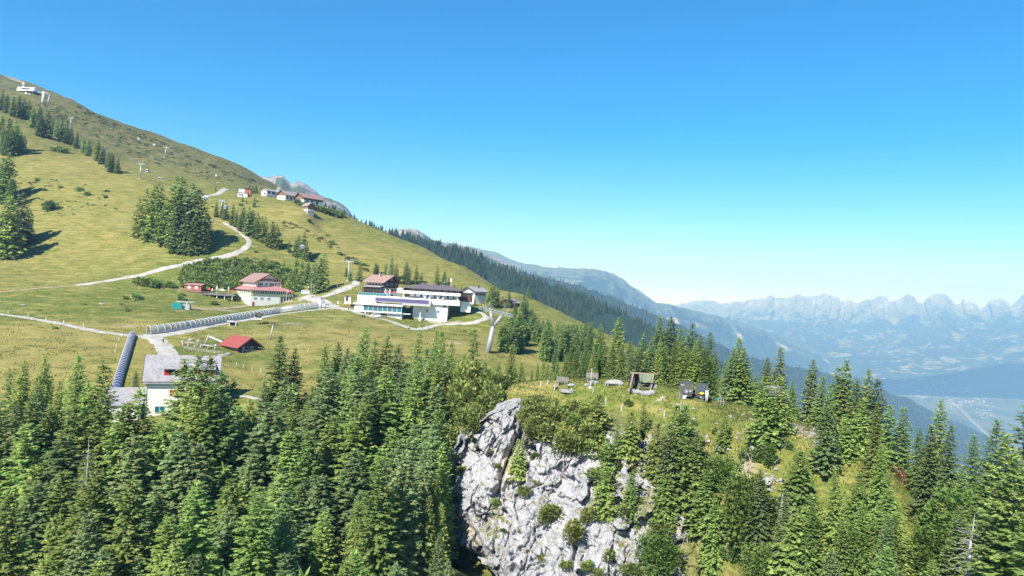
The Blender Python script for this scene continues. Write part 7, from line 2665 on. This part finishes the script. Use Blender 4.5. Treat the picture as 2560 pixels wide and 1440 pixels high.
px_shrubs([(1570, 1012, 28), (1605, 1090, 40), (1640, 1130, 50), (1840, 1180, 60), (1880, 1150, 66), (1910, 1130, 60), (1930, 1160, 50), (1790, 1080, 26), (1720, 1090, 36), (1960, 1120, 44), (1870, 1230, 60), (1920, 1280, 70), (1850, 1300, 70), (2010, 1340, 60), (2160, 1260, 40), (2100, 1330, 60), (1540, 1170, 44), (1745, 1145, 40), (1760, 1330, 60), (1830, 1390, 70), (1960, 1400, 70), (1740, 1060, 24)],
          LEAFY, 'the grassy flank right of the rock', 'leafy shrubs on the flank of the knoll', 'leafy shrub', 'leafy_shrub', 'round')
px_shrubs([(124, 526, 40), (140, 378, 26), (158, 382, 24), (108, 476, 14), (150, 470, 12), (195, 478, 22), (215, 488, 18), (95, 452, 12), (340, 708, 26), (362, 712, 34), (388, 715, 36), (410, 718, 34), (426, 719, 24), (310, 748, 18), (335, 747, 28), (303, 762, 10), (322, 778, 16), (210, 762, 10), (100, 777, 11), (138, 822, 16), (445, 748, 24), (460, 752, 16), (456, 738, 14), (540, 762, 22), (588, 742, 20), (574, 752, 14), (640, 505, 10), (605, 515, 14), (270, 478, 10), (262, 494, 12), (830, 606, 12), (836, 612, 12), (850, 636, 14), (866, 648, 14), (880, 654, 12), (895, 660, 14), (910, 664, 16), (770, 552, 12), (818, 590, 10), (905, 792, 14), (1180, 836, 14), (1160, 828, 10), (1023, 822, 7), (208, 300, 8), (520, 628, 12), (640, 630, 10), (690, 660, 14), (700, 668, 12)],
          ALDER, 'the open meadows', 'bushes scattered over the meadows', 'bush', 'meadow_bush', 'dark', .85)
# broad-leaved trees on the right
BROAD = [bush_mesh('tree_crown', 460 + i, 2.6, 2.5, 5.2, 15, 3600, .30, 'broad_leaves', .15) for i in range(2)]
for px, pt, pb, lb in ((1795, 1135, 1235, 'pale-leaved broadleaf tree on the flank right of the rock face'), (1870, 1190, 1380, 'light green broadleaf tree below the right end of the knoll'), (2110, 1290, 1440, 'broadleaf tree with shiny leaves low in the corner wood'), (2400, 1230, 1440, 'bright green broadleaf tree near the bare grey trunk'), (2330, 1330, 1480, 'bright green broadleaf tree at the lower edge near the bare trunk'), (1640, 1330, 1440, 'small broadleaf tree under the right part of the rock face'), (1905, 1360, 1470, 'broadleaf tree beside the broken orange trunk'), (124, 500, 527, 'single round broadleaf bush-tree on the left slope')):
    g_ = on_ground(px, pb)
    hh = (pb - pt) * g_.y / F_PX
    o = thing('broadleaf_tree', lb, 'tree', g_, rnd(0, 6), 'broad-leaved trees')
    c_ = link('crown', random.choice(BROAD), o)
    c_.scale = (hh / 5.6,) * 3
    c_.location = (0, 0, hh * .12)
    link('trunk', trunk_mesh('tree_trunk', hh * .7, .12, M['bark'], seed=5, sticks=4, n=6), o)


def thicket(name, label, poly, n, size, lib, kind='stuff', zs=1.0):
    """Shrubs too dense to count, joined into one object; poly in pixels of the photograph."""
    xs, ys = [p[0] for p in poly], [p[1] for p in poly]
    sp = []
    k = 0
    while len(sp) < n and k < n * 40:
        k += 1
        x, y = rnd(min(xs), max(xs)), rnd(min(ys), max(ys))
        ins = False
        for (ax_, ay_), (bx_, by_) in zip(poly, poly[1:] + poly[:1]):
            if (ay_ > y) != (by_ > y) and x < (bx_ - ax_) * (y - ay_) / (by_ - ay_) + ax_:
                ins = not ins
        if not ins:
            continue
        g_ = G(x, y)
        s_ = rnd(*size)
        sp.append((random.choice(lib), STEMS, g_ - Vector((0, 0, .2)), s_, s_ * zs * rnd(.8, 1.2), rnd(0, 6)))
    return join_trees(name, label, sp)


THIN = [bush_mesh('shrub_crown', 480 + i, 1.5, 1.4, 1.7, 5, 110, .72, 'alder_leaves', .2) for i in range(3)]
thicket('alder_thicket', 'dense green alder thicket on the bank behind the hotel', [(452, 692), (470, 668), (520, 655), (580, 655), (640, 662), (690, 668), (720, 676), (745, 700), (758, 730), (725, 735), (690, 728), (600, 722), (520, 722), (480, 722), (455, 712)], 330, (1.1, 1.9), THIN)
thicket('dwarf_shrub_heath', 'dark dwarf shrubs on the shoulder behind the hamlet', [(740, 505), (762, 512), (800, 524), (850, 536), (848, 545), (815, 534), (790, 524), (752, 516)], 70, (1.6, 2.6), THIN, zs=.7)
HEATH = [bush_mesh('shrub_crown', 490 + i, 1.4, 1.3, 1.0, 4, 60, .7, 'heath_leaves', .1) for i in range(3)]
thicket('mountain_heath', 'patches of dark dwarf shrubs over the upper mountainside', [(60, 250), (190, 275), (270, 310), (400, 360), (520, 415), (640, 456), (690, 480), (640, 470), (560, 455), (500, 445), (430, 425), (380, 405), (300, 380), (220, 330), (120, 290)], 170, (.5, 1.4), HEATH, zs=.8)
thicket('mountain_heath', 'dwarf shrubs along the skyline of the left slope', [(190, 263), (270, 303), (400, 353), (520, 408), (640, 450), (640, 458), (520, 418), (400, 364), (270, 316), (190, 272)], 90, (.7, 1.5), HEATH, zs=.9)
thicket('low_scrub', 'low dark scrub dotted over the pasture', [(20, 430), (260, 470), (300, 520), (150, 560), (40, 500)], 60, (.5, 1.1), HEATH, zs=.7)
thicket('low_scrub', 'line of scrub along the fold of the yellow spur', [(700, 545), (800, 590), (900, 655), (930, 690), (900, 670), (840, 630), (760, 580), (690, 560)], 70, (.5, 1.2), HEATH, zs=.7)
thicket('bank_scrub', 'scrub on the bank under the road through the meadow', [(500, 664), (600, 645), (680, 650), (740, 690), (700, 672), (620, 660), (540, 668)], 60, (.5, 1.0), HEATH, zs=.7)

# grass tufts on the knoll and the nearer meadow
def tufts(name, label, n, sample, hgt, m):
    V = np.zeros((n * 3, 3, 3))
    k = 0
    for i in range(n):
        p = sample()
        for b_ in range(3):
            a = rnd(0, 6.28)
            l_ = hgt * rnd(.6, 1.4)
            w_ = hgt * rnd(.18, .34)
            c_, s_ = math.cos(a), math.sin(a)
            t_ = rnd(.1, .7) * l_
            V[k] = ((p[0] - s_ * w_, p[1] + c_ * w_, p[2] - .03), (p[0] + s_ * w_, p[1] - c_ * w_, p[2] - .03), (p[0] + c_ * t_, p[1] + s_ * t_, p[2] + l_))
            k += 1
    me = bpy.data.meshes.new(name)
    me.vertices.add(k * 3)
    me.vertices.foreach_set('co', V.astype(np.float32).ravel())
    me.loops.add(k * 3)
    me.loops.foreach_set('vertex_index', np.arange(k * 3, dtype=np.int32))
    me.polygons.add(k)
    me.polygons.foreach_set('loop_start', np.arange(0, k * 3, 3, dtype=np.int32))
    me.polygons.foreach_set('loop_total', np.full(k, 3, dtype=np.int32))
    me.update(calc_edges=True)
    me.materials.append(M[m])
    return tag(link(name, me), label, kind='stuff')


leaf_mat('grass_blades', (0.078, 0.113, 0.023), (0.202, 0.193, 0.077), (0.128, 0.155, 0.041), .35, .0)
_pl = [(random.uniform(-6, 60), random.uniform(72, 128)) for _ in range(26000)]
_hz = H(np.array([p[0] for p in _pl]), np.array([p[1] for p in _pl]))
_pts = [(p[0], p[1], float(z)) for p, z in zip(_pl, _hz) if z > -34 and p[0] > -5 + (128 - p[1]) * .05]
_ms = vnoise(np.array([p[0] for p in _pts]) / 1.7, np.array([p[1] for p in _pts]) / 1.7, seed=5)
_pts = [p for p, q in zip(_pts, _ms) if q > -.25 or random.random() < .3]
_it = iter(_pts)
tufts('grass', 'rough grass on top and on the flank of the knoll', len(_pts), lambda: next(_it), .26, 'grass_blades')
_pl = []
while len(_pl) < 20000:
    px, py = rnd(-40, 1320), rnd(700, 1000)
    _pl.append((px, py))
_a = np.array([ray(*p) for p in _pl[::1]])
_ys = 165 + 260 * np.random.rand(20000) ** 1.3
_xs = _a[:, 0] * _ys
_hz = H(_xs, _ys)
_ms = vnoise(_xs / 5, _ys / 5, seed=15) + .5 * vnoise(_xs / 1.5, _ys / 1.5, seed=16)
_pts = [(x, y, z) for x, y, z, q in zip(_xs, _ys, _hz, _ms) if q > .22]
_it = iter(_pts)
tufts('meadow_grass', 'tussocks of longer grass over the meadows', len(_pts), lambda: next(_it), .34, 'grass_blades')
# small stones lying about on the flank of the knoll
bm = bmesh.new()
for (cx, cy, rr, n_) in ((1850, 1080, 50, 26), (1760, 1150, 70, 30), (1870, 1180, 60, 22), (1930, 1210, 30, 16), (1940, 1260, 30, 14), (1700, 1060, 60, 12), (1620, 1200, 40, 14), (1240, 1385, 40, 16), (2030, 1090, 30, 6)):
    for i in range(n_):
        g_ = on_ground(cx + random.gauss(0, rr * .6), cy + random.gauss(0, rr * .5))
        r_ = rnd(.10, .38) * (1 if random.random() < .85 else 2)
        mt = Matrix.Translation(g_) @ Matrix.Rotation(rnd(0, 6), 4, 'Z') @ Matrix.Diagonal((r_ * rnd(.8, 1.5), r_, r_ * rnd(.45, .8), 1))
        rt2 = bmesh.ops.create_icosphere(bm, subdivisions=1, radius=1, matrix=mt)
        for v in rt2['verts']:
            v.co += Vector((rnd(-.2, .2), rnd(-.2, .2), rnd(-.15, .15))) * r_
me = bpy.data.meshes.new('stones')
bm.to_mesh(me)
bm.free()
me.materials.append(M['boulder_rock'])
tag(link('stones', me), 'small pale stones strewn over the flank of the knoll', kind='stuff')


# dead wood
def dead_tree(px, pt, pb, D, label, lean=0.0, r=.2, sticks=34, m='grey_wood', name='dead_tree'):
    b_, t_ = P(px, pb, D), P(px, pt, D)
    hh = t_.z - b_.z
    o = thing(name, label, 'dead tree', b_, 0, 'dead trees')
    link('trunk', trunk_mesh('dead_trunk', hh, r, M[m], lean=lean, sticks=sticks, seed=int(px)), o)
    return o


dead_tree(2416, 1285, 1470, 58, 'bare bleached trunk with stubs of branches at the lower right', .35, .20, 46)
dead_tree(208, 1095, 1330, 98, 'dead grey spruce with bare twigs in the lower left forest', 0, .2, 60)
dead_tree(1547, 862, 965, 132, 'thin bare pale trunk in the wood behind the knoll', .1, .10, 20)
dead_tree(1537, 880, 965, 131, 'second bare pale trunk, just left of the taller one behind the knoll', -.1, .08, 14)
dead_tree(1935, 1362, 1460, 77, 'broken orange-brown trunk standing in the scrub below the knoll', -.2, .26, 6, 'log_wood')
dead_tree(1970, 1385, 1450, 75, 'bent grey dead stem beside the broken orange-brown trunk', .9, .16, 6)
dead_tree(1952, 1232, 1290, 80, 'short bleached stump on the grassy flank of the knoll', .1, .22, 10)


def dead_branches(px, py, size, label, n=16, seed=0):
    g_ = on_ground(px, py)
    rg = random.Random(seed)
    o = thing('dead_branches', label, 'dead wood', g_, 0, 'bleached dead wood round the rock face')
    mb = MB()
    for i in range(n):
        a = rg.uniform(math.pi * .95, math.pi * 2.05)
        L = size * rg.uniform(.5, 1.1)
        d_ = Vector((math.cos(a), -.30 - .3 * rg.random(), math.sin(a) * .75))
        p1 = d_ * (L * .4) + Vector((0, -.25, .22 * L))
        p2 = d_ * L + Vector((0, -.1, -.05 * L))
        mb.tube([(rg.uniform(-.2, .2), 0, rg.uniform(-.1, .2)), p1, p2], [.055, .04, .012], 5, cap=False)
        q = p1.lerp(p2, .4)
        mb.tube([q, q + Vector((rg.uniform(-.4, .4), -.2, -.35)) * size * .4], [.025, .008], 4, cap=False)
    mb.build('branches', M['grey_wood'], o, smooth=True)
    mb = MB()
    mb.tube([(0, .3, .3), (0, -.2, 0), (.1, -.3, -.3)], [.16, .14, .06], 7)
    mb.build('root_stock', M['grey_wood'], o, smooth=True)


for i, (px, py, s_, lb) in enumerate(((1236, 1062, 1.5, 'bleached roots hanging at the upper left of the rock face'), (1408, 1140, 2.3, 'fan of bleached roots under the pine thicket on the rock'), (1392, 1185, 1.6, 'bleached branches below the root fan on the rock'), (1560, 1215, 1.9, 'arched dead branches right of the rock face'), (1530, 1305, 1.9, 'grey broken branches on the lower rock face'), (1765, 1240, 2.0, 'tangle of dead branches among the slope spruces'), (1940, 1252, 1.2, 'dry pale branches on the grassy flank'), (1730, 1200, 1.6, 'pale dead wood under the spruces beside the rock'), (1715, 1330, 1.8, 'dead branches low beside the rock face'), (1660, 1280, 1.6, 'pale broken branches under the tall slope spruces'), (1600, 1370, 1.6, 'grey branches at the foot of the rock face'))):
    dead_branches(px, py, s_, lb, 16, i)
# fallen brown spruce on the right flank
a_, b_ = on_ground(2236, 1152), on_ground(2296, 1248)
o = thing('fallen_spruce', 'fallen rust-brown dead spruce lying down the right flank', 'dead tree', b_ + Vector((0, 0, .5)))
cr = spruce_mesh('dry_crown', 777, 8, 2.2, 20, .9, size=.6, mname='dry_needles', sparse=.15)
c_ = link('crown', cr, o)
t_ = link('trunk', trunk_mesh('spruce_trunk', 8, .16, M['grey_wood'], seed=77, sticks=20), o)
dv = (a_ + Vector((0, 0, 1.2)) - (b_ + Vector((0, 0, .5))))
for q in (c_, t_):
    q.rotation_mode = 'QUATERNION'
    q.rotation_quaternion = dv.normalized().to_track_quat('Z', 'Y')
    q.scale = (dv.length / 8,) * 3

# ------------------------------------------------------------------ far woods and valley towns
leaf_mat('far_needles', (0.022, 0.038, 0.012), (0.058, 0.080, 0.022), (0.038, 0.058, 0.016), .1, 0)


def far_wood(name, label, V, n, hgt, dens, seed, tiers=2, sides=6, m='far_needles', jmin=3):
    """V: lofted sheet (nu, nv, 3); trees stand on its visible side."""
    rs = np.random.RandomState(seed)
    nu, nv = V.shape[:2]
    vs, fs = [], []
    k = 0
    got = tries = 0
    while got < n and tries < n * 12:
        tries += 1
        u, t = rs.rand() * (nu - 1.01), jmin + rs.rand() ** .75 * (nv - 2.02 - jmin)
        i, j = int(u), int(t)
        p = V[i, j] * (1 - (u - i)) + V[i + 1, j] * (u - i)
        p = p + (V[i, j + 1] - V[i, j]) * (t - j)
        px, py = proj(p)
        if px < 700 or px > 2620 or py > 1160:
            continue
        d = float(fbm(np.array([p[0] / 210]), np.array([p[2] / 90]), oct=3, seed=seed)[0])
        if d < dens and rs.rand() < .93:
            continue
        h = hgt * rs.uniform(.6, 1.15)
        r = h * rs.uniform(.17, .24)
        for q in range(tiers):
            z0, z1 = p[2] + h * (.05 + .42 * q), p[2] + h * (.62 + .38 * q if q < tiers - 1 else 1)
            rr = r * (1 - .42 * q)
            a0 = rs.rand() * 6
            ring = [(p[0] + rr * rs.uniform(.75, 1.2) * math.cos(a0 + w * 6.283 / sides), p[1] + rr * rs.uniform(.75, 1.2) * math.sin(a0 + w * 6.283 / sides), z0 + h * rs.uniform(-.05, .05)) for w in range(sides)]
            vs += ring + [(p[0], p[1], z1)]
            fs += [(k + w, k + (w + 1) % sides, k + sides) for w in range(sides)]
            k += sides + 1
        got += 1
    return tag(link(name, mesh_from(name, vs, fs, [M[m]])), label, kind='stuff')


far_wood('ridge_forest', 'dark spruce forest covering the ridge behind the yellow spur', RIDGE_V, 5200, 17, -.28, 3)
far_wood('spur_forest', 'hazy spruce forest on the far wooded spur', SPUR_V, 6000, 22, -.30, 9, 1, 5)

mat('town_wall', (0.45, 0.42, 0.40), (0.32, 0.27, 0.25), .01, .9)
rs = np.random.RandomState(4)
mb = MB()
for px, py, sx2, sy2, n in ((2330, 955, 55, 6, 200), (2300, 985, 40, 6, 120), (2400, 975, 45, 6, 110), (2440, 1000, 35, 8, 70), (2250, 968, 20, 4, 30), (2460, 1030, 25, 8, 30), (2390, 1010, 30, 6, 60)):
    for i in range(n):
        p = on_floor(px + rs.randn() * sx2 * .6, py + rs.randn() * sy2)
        s_ = rs.uniform(4, 9)
        mb.box(p.x - s_, p.x + s_, p.y - s_, p.y + s_, VZ, VZ + rs.uniform(6, 11))
tag(mb.build('valley_town', M['town_wall'], fix=False), 'pale scattered houses of the towns on the valley floor', kind='stuff')
mat('highway_grey', (0.26, 0.25, 0.25), (0.22, 0.21, 0.21), .01, .9)
pts = catmull([on_floor(*p) for p in ((2330, 962), (2355, 985), (2375, 1000), (2400, 1022), (2430, 1052), (2470, 1088), (2520, 1120))], 100)
V, Fc = [], []
for i, p in enumerate(pts):
    d = (pts[min(i + 1, len(pts) - 1)] - pts[max(i - 1, 0)]).normalized()
    nrm = Vector((-d.y, d.x, 0))
    V += [tuple(p + nrm * 18 + Vector((0, 0, 3))), tuple(p - nrm * 18 + Vector((0, 0, 3)))]
    if i:
        Fc.append((2 * i - 2, 2 * i - 1, 2 * i + 1, 2 * i))
tag(link('motorway', mesh_from('motorway', V, Fc, [M['highway_grey']])), 'pale motorway curving across the valley floor', kind='structure')
# --- number the trees of every place from the left, so that each label points to one tree
zones = {}
for t in TREES:
    zones.setdefault((t[1], t[4]), []).append(t)
for (z, _n), ts in zones.items():
    ts.sort(key=lambda t: t[3])
    for i, (o, _, a, _px, noun) in enumerate(ts):
        where = 'by' if z == 'the hamlet houses' else 'on' if z.startswith(('the slope', 'the open', 'the edge', 'the grassy', 'the rock', 'the steep')) else 'in'
        if i == 0:
            o['label'] = f'{a} {noun}, leftmost one {where} {z}'
        elif i == len(ts) - 1:
            o['label'] = f'{a} {noun}, rightmost one {where} {z}'
        else:
            o['label'] = f'{a} {noun}, {ordinal(i + 1)} from the left {where} {z}'
print('TREES', len(TREES), n1, n2, n3, {z: len(t) for z, t in zones.items()})
# ------------------------------------------------------------------ the air between here and the far mountains
mb = MB()
mb.box(-13000, 27000, -300, 27000, -1092, 1180)
m = bpy.data.materials.new('mountain_air')
m.use_nodes = True
nt = m.node_tree
nt.nodes.remove(nt.nodes['Principled BSDF'])
pv = nt.nodes.new('ShaderNodeVolumePrincipled')
pv.inputs['Color'].default_value = (0.28, 0.56, 1.0, 1)
pv.inputs['Absorption Color'].default_value = (0.55, 0.80, 1.0, 1)
pv.inputs['Density'].default_value = 0.000105
pv.inputs['Anisotropy'].default_value = -0.05
nt.links.new(pv.outputs[0], nt.nodes['Material Output'].inputs['Volume'])
o = mb.build('haze', m)
tag(o, 'thin blue summer haze filling the valley air', kind='stuff')
